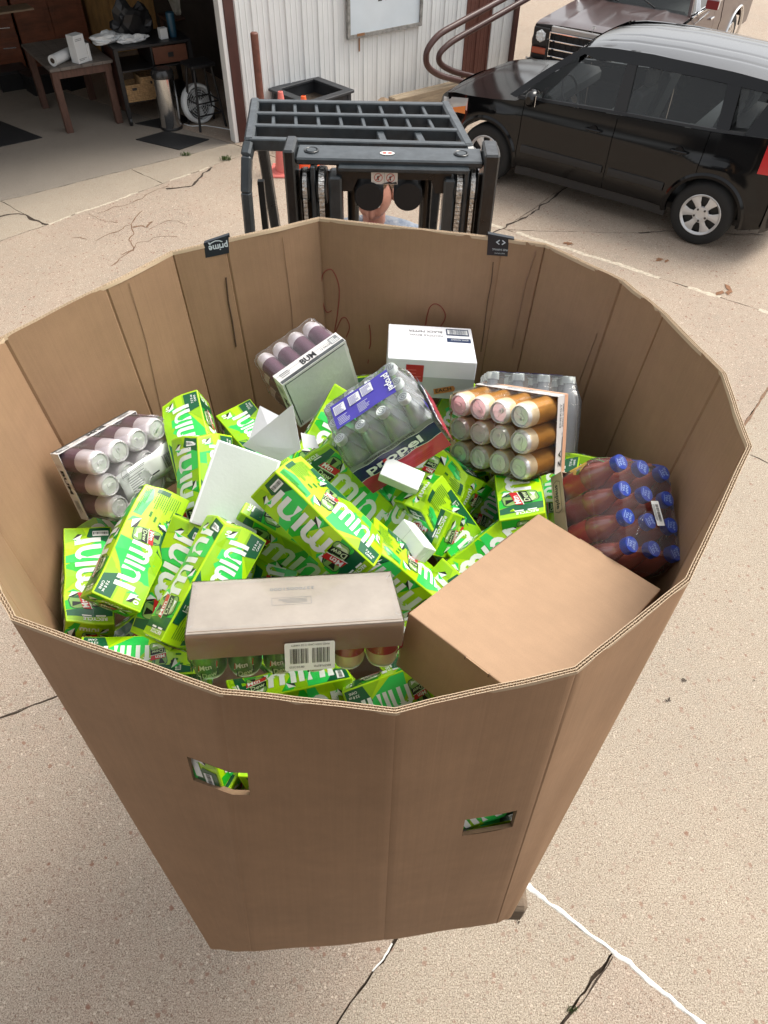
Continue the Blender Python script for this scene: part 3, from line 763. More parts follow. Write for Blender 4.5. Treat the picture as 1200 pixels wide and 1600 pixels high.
def pack_mesh(L, W, D, flip, seed=1):
    mb = MB(); mb.box((0,0,0), (L, W, D), LIME, ch=.0016); l, w_, d_ = L/2, W/2, D/2; e = .0022; ly = .00030
    fz = (artA, artB) if not flip else (artB, artA)
    fz[0](Face(mb, (-l+e, -w_+e, d_), (1,0,0), (0,1,0), ly), L-2*e, W-2*e)
    artB(Face(mb, (-l+e, w_-e, -d_), (1,0,0), (0,-1,0), ly), L-2*e, W-2*e)
    artB(Face(mb, (-l+e, w_, d_-e), (1,0,0), (0,0,-1), ly), L-2*e, D-2*e)
    (artB if not flip else artA)(Face(mb, (l-e, -w_, d_-e), (-1,0,0), (0,0,-1), ly), L-2*e, D-2*e)
    artE(Face(mb, (l, -w_+e, -d_+e), (0,1,0), (0,0,1), ly), W-2*e, D-2*e)
    artE(Face(mb, (-l, w_-e, -d_+e), (0,-1,0), (0,0,1), ly), W-2*e, D-2*e)
    me = mb.mesh('pack_mesh', 30)
    # cut board and print along one grid, then bulge, dent and crush them together
    bm = bmesh.new(); bm.from_mesh(me)
    for ax, S_, n in ((0, L, 10), (1, W, 5), (2, D, 4)):
        for k in range(1, n):
            co = Vector((0,0,0)); co[ax] = -S_/2+S_*k/n; no = Vector((0,0,0)); no[ax] = 1
            bmesh.ops.bisect_plane(bm, geom=bm.verts[:]+bm.edges[:]+bm.faces[:], plane_co=co, plane_no=no, dist=1e-6)
    r = random.Random(seed); crush = [(Vector((r.choice((-1,1))*l, r.choice((-1,1))*w_, r.choice((-1,1))*d_)), r.uniform(.010,.022), r.uniform(.030,.055)) for _ in range(3)]
    dents = [(Vector((r.uniform(-.8,.8)*l, r.choice((-1,1))*w_*r.uniform(.3,1), r.choice((-1,1))*d_)), r.uniform(.004,.009), r.uniform(.025,.045)) for _ in range(4)]
    for v in bm.verts:
        p = v.co.copy(); a, b, c = p.x/l, p.y/w_, p.z/d_
        q = Vector((0, b*(1-a*a)*(1-c*c)*.0035, c*(1-a*a)*(1-b*b)*.0035)); q.x += a*(1-b*b)*(1-c*c)*.002
        for k, (cc, dep, rad) in enumerate(crush+dents):
            w0 = math.exp(-((p-cc).length/rad)**2); q -= cc.normalized()*dep*w0
        nz = Vector((p.x*11, p.y*11, p.z*11))+Vector((seed*3.7, 0, 0)); q += Vector((noise.noise(nz), noise.noise(nz+Vector((5,1,2))), noise.noise(nz+Vector((2,7,4)))))*.0028
        v.co = p+q
    bm.to_mesh(me); bm.free(); return me
PM = [pack_mesh(.285, .112, .098, 0, 1), pack_mesh(.285, .112, .098, 1, 2), pack_mesh(.285, .106, .104, 0, 3), pack_mesh(.285, .112, .098, 0, 4), pack_mesh(.285, .112, .098, 1, 5), pack_mesh(.285, .112, .098, 0, 6)]
_pk = [0]
def MP(rows, s=1.0):
    """pose from rows; s moves it towards the camera position and shrinks it"""
    M = Matrix([list(r) for r in rows]+[[0,0,0,1]]); 
    if s != 1.0:
        t = CC+(M.translation-CC)*s; M = Matrix.Translation(t) @ M.to_3x3().to_4x4() @ Matrix.Scale(s, 4)
    return M
PG = 'green drink cartons heaped in the big box'
def pack(M, label, k=0):
    _pk[0] += 1; k = {0: (0,3,5), 1: (1,4), 2: (2,)}[k][_pk[0] % (3,2,1)[k]]
    o = bpy.data.objects.new('drink_carton', PM[k]); col.objects.link(o); o.matrix_world = M
    tag(o, label, 'drink carton', PG); return o
def camframe(px, py, t, ang, tilt=0, roll=0):
    """long axis at image angle ang (deg, ccw from right), tilt towards camera, roll about it"""
    a, b, c = R_(ang), R_(tilt), R_(roll); c0 = at_t(px, py, t); v = (CC-c0).normalized()
    rx = CR @ Vector((1,0,0)); rx = (rx-v*rx.dot(v)).normalized(); ry = v.cross(rx)
    u = (rx*math.cos(a)+ry*math.sin(a))*math.cos(b)+v*math.sin(b)
    n = (v-u*v.dot(u)).normalized(); y = n.cross(u)
    n2 = n*math.cos(c)+y*math.sin(c); y2 = n2.cross(u)
    M = Matrix((u, y2, n2)).transposed().to_4x4(); M.translation = c0; return M
PO = {
 'a': [[-0.2505, 0.7849, 0.5668, -0.5625], [-0.923, -0.0169, -0.3845, 1.0808], [-0.2922, -0.6194, 0.7286, 2.3908]],
 'c': [[0.7261, 0.3202, 0.6085, -0.1337], [-0.4395, 0.8967, 0.0527, 1.0784], [-0.5288, -0.3057, 0.7918, 2.5024]],
 'e': [[0.3956, -0.6912, 0.6047, -0.3778], [0.8283, -0.0158, -0.56, 0.9574], [0.3966, 0.7225, 0.5663, 2.4178]],
 'b': [[-0.1405, 0.9598, 0.2429, -0.9068], [0.8726, 0.0041, 0.4884, 1.3963], [0.4678, 0.2806, -0.8381, 1.8325]],
 'd': [[0.34, -0.9066, -0.2498, -0.4602], [0.643, 0.418, -0.6417, 1.0382], [0.6862, 0.0576, 0.7251, 2.3243]],
 'g2': [[-0.1036, -0.9266, -0.3616, -0.5144], [0.237, 0.33, -0.9137, 1.6226], [0.966, -0.1804, 0.1854, 2.2312]],
 'g3': [[-0.6151, -0.7878, -0.0309, -0.3464], [0.7861, -0.6098, -0.101, 1.5301], [0.0607, -0.0864, 0.9944, 2.2996]],
 'g4': [[-0.1009, -0.5175, -0.8497, -0.5809], [0.9455, 0.2159, -0.2438, 1.6843], [0.3096, -0.828, 0.4675, 1.9697]],
 'i': [[-0.7001, 0.377, 0.6063, 0.0715], [0.6805, 0.6094, 0.4068, 1.2745], [-0.2161, 0.6974, -0.6833, 2.3105]],
 'j': [[-0.6534, -0.5784, -0.4883, 0.1275], [0.757, -0.5027, -0.4175, 1.3783], [-0.0039, -0.6425, 0.7663, 2.378]],
 'T1': [[0.5128, -0.2307, 0.8269, -0.7367], [0.8478, 0.2877, -0.4455, 1.4942], [-0.1352, 0.9295, 0.3431, 2.2545]],
 'T2': [[0.7545, 0.1931, -0.6273, -0.247], [0.6024, 0.1758, 0.7786, 1.8297], [0.2606, -0.9653, 0.0163, 2.3505]],
 'T3': [[0.6799, -0.0586, -0.7309, 0.3042], [-0.6396, 0.4402, -0.6302, 1.4413], [0.3587, 0.896, 0.2618, 2.4591]],
 'T4': [[0.0202, 0.8965, 0.4425, 0.5578], [-0.9273, 0.1822, -0.3268, 1.2034], [-0.3737, -0.4038, 0.8351, 2.3853]],
 'T5': [[0.9879, -0.1544, 0.0138, -0.1698], [0.1434, 0.9438, 0.2977, 0.8223], [-0.059, -0.2921, 0.9546, 2.4366]],
 'T6': [[0.8186, -0.3665, -0.4422, -0.0052], [0.2301, 0.9147, -0.3322, 1.5551], [0.5263, 0.1702, 0.8331, 2.3732]],
 'B1': [[0.6488, -0.7494, 0.1323, 0.3157], [0.7391, 0.6619, 0.1249, 0.8924], [-0.1812, 0.0168, 0.9833, 2.3883]],
 'B2': [[0.9992, -0.0004, 0.0392, 0.1245], [-0.005, 0.9903, 0.1386, 1.8327], [-0.0389, -0.1387, 0.9896, 2.391]],
 'B3': [[0.9247, 0.3592, 0.1257, 0.0403], [-0.2919, 0.8814, -0.3715, 1.2849], [-0.2442, 0.3069, 0.9199, 2.439]],
 'B4': [[0.5009, 0.615, -0.609, 0.0698], [-0.8655, 0.3482, -0.3601, 1.1415], [-0.0094, 0.7075, 0.7067, 2.3611]],
}
pack(MP(PO['a']), 'lime carton lying on the left just below the can tray with the paper label', 0)
pack(MP(PO['c']), 'large lime carton in the middle of the heap with two white words showing', 0)
pack(MP(PO['e']), 'lime carton slanting up behind the left end of the long plastic wrapped tray', 2)
pack(camframe(138,915,1.80,93,-34,0), 'lime carton standing upright against the left wall of the big box', 1)
pack(MP(PO['d']), 'shaded lime carton wedged between the two slanting cartons on the left', 1)
pack(camframe(306,705,1.93,102,-22,14), 'lime carton standing at the back left beside the tray with the paper label', 2)
pack(MP(PO['g3']), 'lime carton leaning at the back left behind the folded white card', 0)
pack(camframe(322,770,1.82,94,-14,-40), 'lime carton on edge left of the pale grey flat carton', 0)
pack(MP(PO['i']), 'lime carton below the small white cartons with its end turned to the right', 0)
pack(MP(PO['j'], 1.05), 'lime carton with its nutrition panel up, under the tray of gold cans', 2)
pack(camframe(813,775,1.86,98,-52,180), 'lime carton seen end on below the right corner of the gold can tray', 0)
pack(camframe(868,800,1.93,80,-30,20), 'lime carton mostly hidden beside the cardboard edge of the blue capped bottles', 0)
pack(camframe(905,745,1.98,-12,5,0), 'lime carton peeping out above the tray of blue capped bottles', 1)
pack(camframe(752,880,1.80,38,4,0), 'lime carton along the upper left edge of the plain brown carton', 1)
pack(camframe(665,975,1.74,48,4,30), 'lime carton tucked under the left corner of the plain brown carton', 1)
pack(camframe(627,905,1.72,-40,-25,60), 'short visible end of a lime carton below the lower small white carton', 2)
pack(camframe(455,845,1.74,-30,-10,-50), 'dark sided lime carton under the middle of the heap beside the grey flat carton', 1)
pack(camframe(432,905,1.78,75,-10,10), 'lime carton half buried below the middle carton and behind the long tray', 0)
pack(camframe(590,615,2.30,5,0,0), 'bright lime carton edge between the silver can tray and the white box', 0)
pack(camframe(552,762,1.90,-45,0,-18), 'lime carton right behind the middle carton with its word running down to the right', 1)
pack(camframe(640,1078,1.68,200,0,10), 'lime carton at the bottom near the front rim with a dark green end', 0)
pack(camframe(455,1092,1.72,12,0,-35), 'lime carton under the long tray at the front rim', 1)
pack(camframe(232,1045,1.66,182,0,-38), 'lime carton lying flat against the front left rim', 0)
pack(camframe(212,1000,1.92,40,-20,0), 'dark shaded lime carton deep in the front left corner', 0)
pack(camframe(160,850,2.00,35,-20,30), 'green carton in shadow below the paper labelled can tray', 1)
pack(camframe(508,690,2.02,60,-10,0), 'lime carton below the silver can tray with a plastic scrap on it', 1)
pack(camframe(700,665,2.22,60,0,0), 'lime carton showing between the clear bottles and the gold cans', 0)
pack(camframe(395,900,1.80,70,-15,0), 'shaded lime carton right of the slanting carton behind the long tray', 1)
pack(camframe(560,920,1.80,20,0,20), 'lime carton in the gap right behind the long tray', 0)
pack(camframe(700,830,1.84,-55,-25,20), 'lime carton with its printed end beside the lower small white carton', 2)
# filling below, mostly hidden, and what the hand holes show
rr = random.Random(11)
HID = 'green carton buried deep under the heap, barely visible between the upper cartons'
def hidden(M, k): pack(M, HID, k)
for (x, y, z) in [(-.55,1.05,2.05),(-.3,1.25,2.1),(0,1.4,2.08),(.3,1.5,2.05),(.35,1.15,2.08),(.05,1.0,2.1),(-.2,.95,2.12),(-.05,1.75,2.05),(-.4,1.6,1.98),(.2,1.75,2.0),(.1,.75,2.12),(-.35,.75,2.1),(-.1,1.2,1.95),(-.6,1.3,1.95),(.4,1.4,1.95)]:
    hidden(Matrix.Translation((x, y, z)) @ Matrix.Rotation(rr.uniform(0, 3.14), 4, 'Z') @ Matrix.Rotation(rr.uniform(-.4, .4), 4, 'Y') @ Matrix.Rotation(rr.uniform(-.3,.3), 4, 'X'), rr.randrange(3))
def facing(px, py, i, ang, deep, k, label, z=None, du=None, drop=.035):
    u, v = uv_on(i, px, py)
    if du is not None: Lp = (wallpt(i, 1, v, 0)-wallpt(i, 0, v, 0)).length; u = 1+du/Lp if du < 0 else du/Lp
    p = Matrix.Translation((0,1.2,ZB)) @ (inv @ wallpt(i, u, v, 0)); j = (i+1) % len(names)
    tx = (RIM[names[j]]-RIM[names[i]]).normalized(); up = (RIM[names[i]]-BOT[names[i]]).normalized(); n = tx.cross(up).normalized(); up = n.cross(tx)
    M = Matrix((tx, up, n)).transposed().to_4x4() @ Matrix.Rotation(R_(ang), 4, 'Z'); M.translation = p-n*deep-up*drop; pack(M, label, k)
facing(362, 1215, iAB, 3, .060, 1, 'lime carton seen through the left hand hole of the big box', du=-.172)
facing(400, 1240, iBC, 8, .066, 1, 'narrow strip of a second lime carton at the right edge of the left hand hole', du=.152)
facing(362, 1215, iAB, 178, .064, 1, 'lime carton below the one seen through the left hand hole', du=-.166, drop=.155)
facing(728, 1282, iCD, -4, .062, 0, 'green carton in shadow below the right hand hole opening', drop=.150)
facing(722, 1282, iCD, 20, .060, 1, 'lime carton corner seen through the right hand hole of the big box')

# ------------------------------------------------------------------ cans
ALU = mat('aluminium', (.86,.86,.85), .25, metal=.35, var=.04, vscale=30)
def can_mesh(r, h, body_ms, zs, name='can_mesh'):
    """lathed can, body materials by height bands; lid with rim, panel and pull tab"""
    mb = MB(); pr = [(r*.70,0),(r*.80,.0015),(r*.97,.010)]; ms = [ALU, ALU]
    for z, m in zip(zs, body_ms): pr.append((r, z*(h-.03)+.012)); ms.append(m)
    pr += [(r, h-.016), (r*.955, h-.009), (r*.82, h-.002)]; ms += [body_ms[-1], body_ms[-1], ALU]
    pr += [(r*.83,h),(r*.80,h+.0008),(r*.77,h-.001),(r*.745,h-.0085),(r*.70,h-.0085),(r*.67,h-.0042),(0.0001,h-.0038)]; ms += [ALU]*7
    mb.lathe(pr, ALU, 28, ms=ms[:len(pr)-1])
    z = h-.0030
    # opening score and pull tab
    mb.tube([(r*(.36+.26*math.cos(a)), r*.27*math.sin(a), z-.0003) for a in [2*math.pi*k/18 for k in range(19)]], r*.018, ALU, n=5, cap=False)
    tab = [(r*(-.12+.34*math.cos(a)), r*.21*math.sin(a)) for a in [2*math.pi*k/18 for k in range(18)]]; hole = [(r*(-.24+.12*math.cos(a)), r*.11*math.sin(a)) for a in [2*math.pi*k/18 for k in range(18)]]
    n = 18; vs = [(x,y,z+.0012) for x,y in tab]+[(x,y,z+.0017) for x,y in hole]+[(x,y,z-.0004) for x,y in tab]
    mb.add(vs, [[k,(k+1)%n,n+(k+1)%n,n+k] for k in range(n)]+[[2*n+k,2*n+(k+1)%n,(k+1)%n,k] for k in range(n)], ALU, True)
    mb.lathe([(r*.06, z+.0022),(0.0001, z+.0026)], ALU, 8)
    return mb
def scallop(nx, ny, px, py, r, off, dip=.35, seg=7):
    """outline round a grid of circles"""
    cx = [(i-(nx-1)/2)*px for i in range(nx)]; cy = [(i-(ny-1)/2)*py for i in range(ny)]; out = []
    def side(cs, f, a0, R):
        o = []
        for c in cs:
            for k in range(seg+1):
                a = -40+80*k/seg; o.append(f(c, R*math.sin(R_(a)), R*(1-dip)+R*dip*math.cos(R_(a))))
        return o
    R = r+off
    out += side(cx, lambda c, s, q: (c+s, cy[0]-q), 0, R)
    out += [(cx[-1]+R*math.sin(R_(a)), cy[0]-R*math.cos(R_(a))) for a in (35,45,55)]
    out += side(cy, lambda c, s, q: (cx[-1]+q, c+s), 0, R)
    out += [(cx[-1]+R*math.cos(R_(a)), cy[-1]+R*math.sin(R_(a))) for a in (35,45,55)]
    out += side(cx[::-1], lambda c, s, q: (c-s, cy[-1]+q), 0, R)
    out += [(cx[0]-R*math.sin(R_(a)), cy[-1]+R*math.cos(R_(a))) for a in (35,45,55)]
    out += side(cy[::-1], lambda c, s, q: (cx[0]-q, c-s), 0, R)
    out += [(cx[0]-R*math.cos(R_(a)), cy[0]-R*math.sin(R_(a))) for a in (35,45,55)]
    return out
def wrap(mb, outline, z0, z1, m, top=True, bottom=False, fil=.006, sag=0.0, seedz=1.0, nsteps=8, crumple=.0012):
    rings = []; 
    for k in range(nsteps+1):
        z = z0+(z1-fil-z0)*k/nsteps; rings.append([(x*(1+.0), y, z) for x, y in outline])
    L = max(x for x,_ in outline); W = max(y for _, y in outline)
    for t in (.35,.7,1.0):
        a = t*math.pi/2; rings.append([(x*(1-fil*(1-math.cos(a))/L), y*(1-fil*(1-math.cos(a))/W), z1-fil+fil*math.sin(a)) for x, y in outline])
    if top:
        for s in (.97,.9,.8,.65,.5,.3,.12): rings.append([(x*s, y*s, z1-sag*(1-s)) for x, y in [(p[0], p[1]) for p in rings[nsteps+3][:]]])
    def wob(p):
        q = Vector(p)*38; return (p[0]+noise.noise(q)*crumple, p[1]+noise.noise(q+Vector((9,2,3)))*crumple, p[2]+noise.noise(q+Vector((4,8,1)))*crumple*1.2)
    rings = [[wob(p) for p in rg] for rg in rings]
    mb.loft(rings, m, True, True, cap=False)
def tray_box(mb, L, W, h, th, m_in, m_out, z0=0, chamf=0.0):
    """open tray with walls; outer size L x W"""
    mb.box((0,0,z0+th/2), (L, W, th), m_out)
    mb.box((0, W/2-th/2, z0+th+(h-th)/2), (L, th, h-th), m_out); mb.box((0, -W/2+th/2, z0+th+(h-th)/2), (L, th, h-th), m_out)
    mb.box((L/2-th/2, 0, z0+th+(h-th)/2), (th, W-2*th-.0002, h-th), m_out); mb.box((-L/2+th/2, 0, z0+th+(h-th)/2), (th, W-2*th-.0002, h-th), m_out)

FILM = film('shrink_film', (.96,.97,.98), haze=.012, rough=.07, bump=.30, bscale=16, ior=1.22)
FILMH = film('milky_shrink_film', (.97,.95,.97), haze=.045, rough=.08, bump=.32, bscale=13, ior=1.25)
PUR = mat('plum_can_print', (.13,.055,.09), .35, metal=.2, coat=.3); SIL = mat('pale_silver_can_print', (.74,.70,.72), .3, metal=.35, coat=.3)
GOLD = mat('gold_can_print', (.50,.23,.035), .3, metal=.35, coat=.3, var=.15, vscale=20); CREAM = mat('cream_can_print', (.75,.60,.38), .32, metal=.15, coat=.3)
LBLU = mat('grey_blue_label', (.38,.41,.50), .4); DKI = mat('dark_ink', (.015,.016,.02), .5); INK2 = mat('grey_ink', (.20,.21,.22), .5)
TRW = mat('white_tray_board', (.66,.65,.64), .45, var=.06, vscale=10); TRG = mat('grey_tray_back', (.50,.53,.49), .6, var=.08, vscale=14, bump=.08, bscale=60)
TRD = mat('dark_silver_tray_edge', (.10,.11,.11), .35, metal=.5, var=.5, vscale=25); TRO = mat('peach_tray_print', (.70,.40,.26), .5)
PAPER = mat('white_label_paper', (.74,.76,.75), .5, var=.04, vscale=9)

def can_tray(M, dims, r, h, nx, ny, body, filmm, label, tray_mats, th_tray, art=None, extra=None, cat='can tray', spin=None, name='can_tray', topper=.0035):
    root = empty(name, M); tag(root, label, cat, 'shrink wrapped drink trays in the big box'); L, W = dims; px, py = L/nx, W/ny
    t = MB(); tray_box(t, L+.004, W+.004, th_tray, .0016, tray_mats[0], tray_mats[1]); 
    if art: art(t, L+.004, W+.004, th_tray)
    t.build('tray', root)
    cm = body.mesh('can_mesh'); rr = random.Random(len(label))
    for i in range(nx):
        for j in range(ny):
            inst(cm, 'can', root, Matrix.Translation(((i-(nx-1)/2)*px, (j-(ny-1)/2)*py, .002)) @ Matrix.Rotation(rr.uniform(0,6.28) if spin is None else spin+rr.uniform(-.3,.3), 4, 'Z'))
    f = MB(); wrap(f, scallop(nx, ny, px, py, min(px, py)/2, .0022), -.001, h+topper, filmm); 
    f.build('shrink_film', root, sharp=80)
    if extra: extra(root, L, W, h)
    return root
def ztrans(M, dz): return M @ Matrix.Translation((0,0,dz))
# left tray with the paper label
def mk(r, h, ms, zs): return can_mesh(r, h, ms, zs)
bumcan = mk(.0325, .150, [SIL, PUR, PUR, SIL, SIL], [0, .02, .60, .605, .95])
def art_bum(t, L, W, h):
    for s in (1, -1):
        y = s*(W/2+.0003); f = Face(t, (-s*L/2*-1 if s < 0 else L/2, y, 0), (-s,0,0), (0,0,1), .0003)
        f = Face(t, (s*L/2, y, 0), (-s,0,0), (0,0,1), .0003)
        f.rect(.002, .001, L-.004, h*.24, TRD, 1); f.rect(.002, h*.66, L-.004, .001, INK2, 1)
        f.text('BUM', L*.38, h*.36, h*.62, DKI, 2, width=L*.22, bold=.03); f.text('ENERGY', L*.46, h*.10+.004, h*.16, DKI, 2, width=L*.14)
        f.lines(L*.06, h*.4, L*.18, h*.42, 3, INK2, 2, 3, .4); f.rect(L*.84, h*.35, L*.13, h*.52, INK2, 2); f.lines(L*.85, h*.4, L*.11, h*.42, 4, PAPER, 3, 2, .5)
        f.text('12 PACK', L*.68, h*.42, h*.2, DKI, 2)
    for s in (1, -1):
        f = Face(t, (s*(L/2+.0003), -s*W/2, 0), (0,s,0), (0,0,1), .0003)
        f.text('BUM', W*.25, h*.3, h*.5, DKI, 2, width=W*.35, bold=.03); f.lines(W*.7, h*.3, W*.2, h*.5, 4, INK2, 2, 8, .4)
def ship_label(root, L, W, h):
    lb = MB(); c = Vector((L*.13, -W*.10, h+.0075)); a = R_(4); x = Vector((math.cos(a), math.sin(a), .05)).normalized(); y = Vector((-math.sin(a), math.cos(a), .02)).normalized()
    wd, ht = L*.80, W*.40; n = 12; vs = []; fs = []
    for i in range(n+1):
        for j in range(5):
            u, v = i/n-.5, j/4-.5; p = c+x*(u*wd)+y*(v*ht); p.z += .003*math.sin(u*9+v*3)+.0025*math.sin(u*17); vs.append(p)
    for i in range(n):
        for j in range(4): fs.append((i*5+j, (i+1)*5+j, (i+1)*5+j+1, i*5+j+1))
    lb.add(vs, fs, PAPER, True); o = lb.build('paper_label', root); so_ = o.modifiers.new('t', 'SOLIDIFY'); so_.thickness = .0006
    pr = MB(); f = Face(pr, c-x*wd/2-y*ht/2+Vector((0,0,.0066)), x, y, .0003)
    f.barcode(wd*.66, ht*.22, wd*.24, ht*.5, DKI, 1, 3); f.lines(wd*.10, ht*.2, wd*.28, ht*.6, 7, INK2, 1, 4, .35); f.rect(wd*.62, ht*.06, wd*.3, ht*.01, INK2)
    f.rect(wd*.44, ht*.3, wd*.12, ht*.05, DKI); f.lines(wd*.05, ht*.84, wd*.4, ht*.1, 2, INK2, 1, 5, .5); f.rect(wd*.92, ht*.2, wd*.012, ht*.6, INK2)
    tag(pr.build('label_print', root), kind='stuff')
T1 = MP(PO['T1'], .915)
can_tray(ztrans(T1, -.077), (.270, .2015), .0325, .150, 4, 3, bumcan, FILMH, 'film wrapped tray of silver cans with a crumpled paper label against the left wall', (TRG, TRW), .036, art_bum, ship_label)
def art_bum2(t, L, W, h):
    art_bum(t, L, W, h)
    f = Face(t, (-L/2+.006, W/2-.006, -.0003), (1,0,0), (0,-1,0), .0004)
    f.rrect(.004, .004, L-.02, W-.02, .002, TRG, 1); f.rect(.0, .0, .003, W-.012, TRD, 1); f.rect(0, W-.016, L-.012, .003, TRD, 1); f.text('I', L*.03, W*.02, .02, DKI, 2)
T2 = MP(PO['T2'], .955)
can_tray(ztrans(T2, -.09), (.225, .185), .0275, .165, 4, 3, mk(.0275, .160, [SIL, PUR, PUR, SIL, SIL], [0, .30, .86, .865, .95]), FILMH, 'film wrapped tray of plum cans tipped up to show its blank pale bottom', (TRG, TRW), .050, art_bum2)
def art_gold(t, L, W, h):
    f = Face(t, (L/2+.0003, -W/2, 0), (0,1,0), (0,0,1), .0003)
    f.rect(0, 0, W, h*.34, TRO, 1); f.text('ENERGY', W*.60, h*.62, h*.22, DKI, 2, width=W*.3); f.text('ZERO SUGAR', W*.60, h*.40, h*.16, DKI, 2, width=W*.3)
    f.text('Z A', W*.08, h*.5, h*.34, DKI, 2, width=W*.22, bold=.02); f.lines(W*.08, h*.38, W*.4, h*.1, 1, INK2, 2, 2, .6)
    f = Face(t, (L/2, W/2+.0003, 0), (-1,0,0), (0,0,1), .0003)
    f.rect(0, 0, L, h*.30, TRO, 1); f.text('ENERGY DRINK', L*.3, h*.48, h*.34, INK2, 2, width=L*.34)
T3 = MP(PO['T3'])
goldcan = can_mesh(.0315, .142, [CREAM, GOLD, GOLD, CREAM, CREAM], [0, .05, .84, .845, .95])
can_tray(ztrans(T3, -.075), (.259, .193), .0315, .142, 4, 3, goldcan, FILM, 'film wrapped tray of gold and cream cans with twelve lids facing forward', (TRW, TRW), .040, art_gold)

# long tray with cans hanging below
CG1 = mat('green_can_print', (.10,.22,.05), .3, metal=.2, coat=.4, var=.5, vscale=30); CR1 = mat('red_can_label', (.40,.03,.03), .3, coat=.4)
KR3 = kraft('kraft_tray', (.40,.285,.205), .5); KTP = mat('grey_kraft_under_film', (.34,.295,.25), .35, var=.16, vscale=9, coat=.5, bump=.2, bscale=12)
def long_tray(M):
    root = empty('can_tray', M); tag(root, 'long upside down kraft tray of soda cans with a white barcode label', 'can tray', 'shrink wrapped drink trays in the big box')
    L, W, h, cr, ch_ = .399, .165, .056, .033, .112
    t = MB(); t.box((0,0,-.0015), (L, W, .003), KTP)
    for s in (1,-1): t.box((0, s*(W/2-.0015), -.0032-h/2), (L, .003, h), KR3); t.box((s*(L/2-.0015), 0, -.0032-h/2), (.003, W-.0064, h), KR3)
    t.box((0,-W/2+.006,.0008), (L-.004,.0005,.0008), KR3)
    f = Face(t, (L/2, W/2, .0003), (-1,0,0), (0,-1,0), .0003)
    f.text('337000S1000', L*.40, W*.28-.010, .013, INK2, 1, width=L*.22); f.rect(L*.42, W*.48-.01, L*.19, .0006, INK2); f.rect(L*.42, W*.48+.013, L*.19, .0006, INK2); f.rect(L*.42, W*.48-.01, .0006, .0235, INK2); f.rect(L*.61, W*.48-.01, .0006, .0235, INK2)
    f.lines(L*.44, W*.48-.005, L*.15, .016, 4, INK2, 1, 6, .22)
    t.build('tray', root)
    cb = can_mesh(cr-.0006, ch_, [CG1]*4, [0,.2,.5,.95]); cbr = can_mesh(cr-.0006, ch_, [CREAM, CR1, CR1, CREAM], [0,.2,.8,.85])
    m1, m2 = cb.mesh('can_mesh'), cbr.mesh('can_mesh')
    for i in range(6):
        for j in range(2):
            mm = Matrix.Translation(((i-2.5)*L/6, (j-.5)*.094, -.005)) @ Matrix.Rotation(math.pi, 4, 'X')
            o = inst(m2 if i >= 4 else m1, 'can', root, mm)
            if i < 4 and j == 0:
                pr = MB(); R = cr+.0003
                def cyl(xf_v):    # wrap flat logo on the can
                    a = xf_v[0]/R; return (R*math.sin(a)*(1+xf_v[2]*30), -R*math.cos(a)*(1+xf_v[2]*30), xf_v[1])
                fl = MB(); logo(Face(fl, (0, 0, 0), (1,0,0), (0,1,0), .00002), 0, -.089, .042, .12)
                # subdivide big faces by simple fan is enough at this size
                pr.v = [cyl(v) for v in fl.v]; pr.f = fl.f; pr.m = fl.m; pr.mats = fl.mats; pr.sm = fl.sm
                pr.build('can_logo', root, mtx=Matrix.Translation(((i-2.5)*L/6, (j-.5)*.094, -.005)))
    ol = scallop(6, 2, L/6, .094, cr-.001, .0045, .5); hx, hy = L/2+.0018, W/2+.0018
    def tobox(p, k): 
        x, y = p; kx = hx/max(a for a,_ in ol); ky = hy/max(b for _,b in ol); s_ = 1/max(abs(x*kx)/hx, abs(y*ky)/hy); return (x*kx*s_, y*ky*s_)
    f = MB(); rings = []
    for z, t in ((-.119,1),(-.108,1),(-.085,1),(-.072,.7),(-.063,.1),(-.057,0),(-.04,0),(-.01,0),(.001,0)):
        rings.append([(b[0]+(p[0]-b[0])*t, b[1]+(p[1]-b[1])*t, z) for p in ol for b in (tobox(p, 0),)])
    rings.append([(b[0]*.992, b[1]*.98, .0022) for p in ol for b in (tobox(p, 0),)]); rings.append([(b[0]*.93, b[1]*.80, .0019) for p in ol for b in (tobox(p, 0),)])
    rings = [[(x+noise.noise(Vector((x,y,z))*30)*.0006, y+noise.noise(Vector((y,x,z))*30)*.0006, z) for x, y, z in rg] for rg in rings]
    f.loft(rings, FILM, True, True, cap=False); f.build('shrink_film', root, sharp=80)
    lb = MB(); fc = Face(lb, (.068, -W/2-.0060, -.030), (-1,0,0), (0,0,-1), .0004); fc.n = Vector((0,-1,0)); 
    x0 = -.002; fc.rrect(x0, 0, .094, .068, .004, PAPER, 1); fc.barcode(x0+.010, .014, .034, .036, DKI, 2, 7); fc.barcode(x0+.050, .014, .034, .036, DKI, 2, 9)
    fc.text('08/25/2025', x0+.058, .056, .007, DKI, 2, width=.028); fc.text('BESTPUESTO', x0+.008, .056, .007, DKI, 2, width=.032); fc.text('MIXED SODA CANS 12 OZ VARIETY', x0+.010, .004, .006, DKI, 2, width=.072)
    o = lb.build('barcode_label', root)
    return root
T5 = MP(PO['T5']); long_tray(ztrans(T5, .0863))

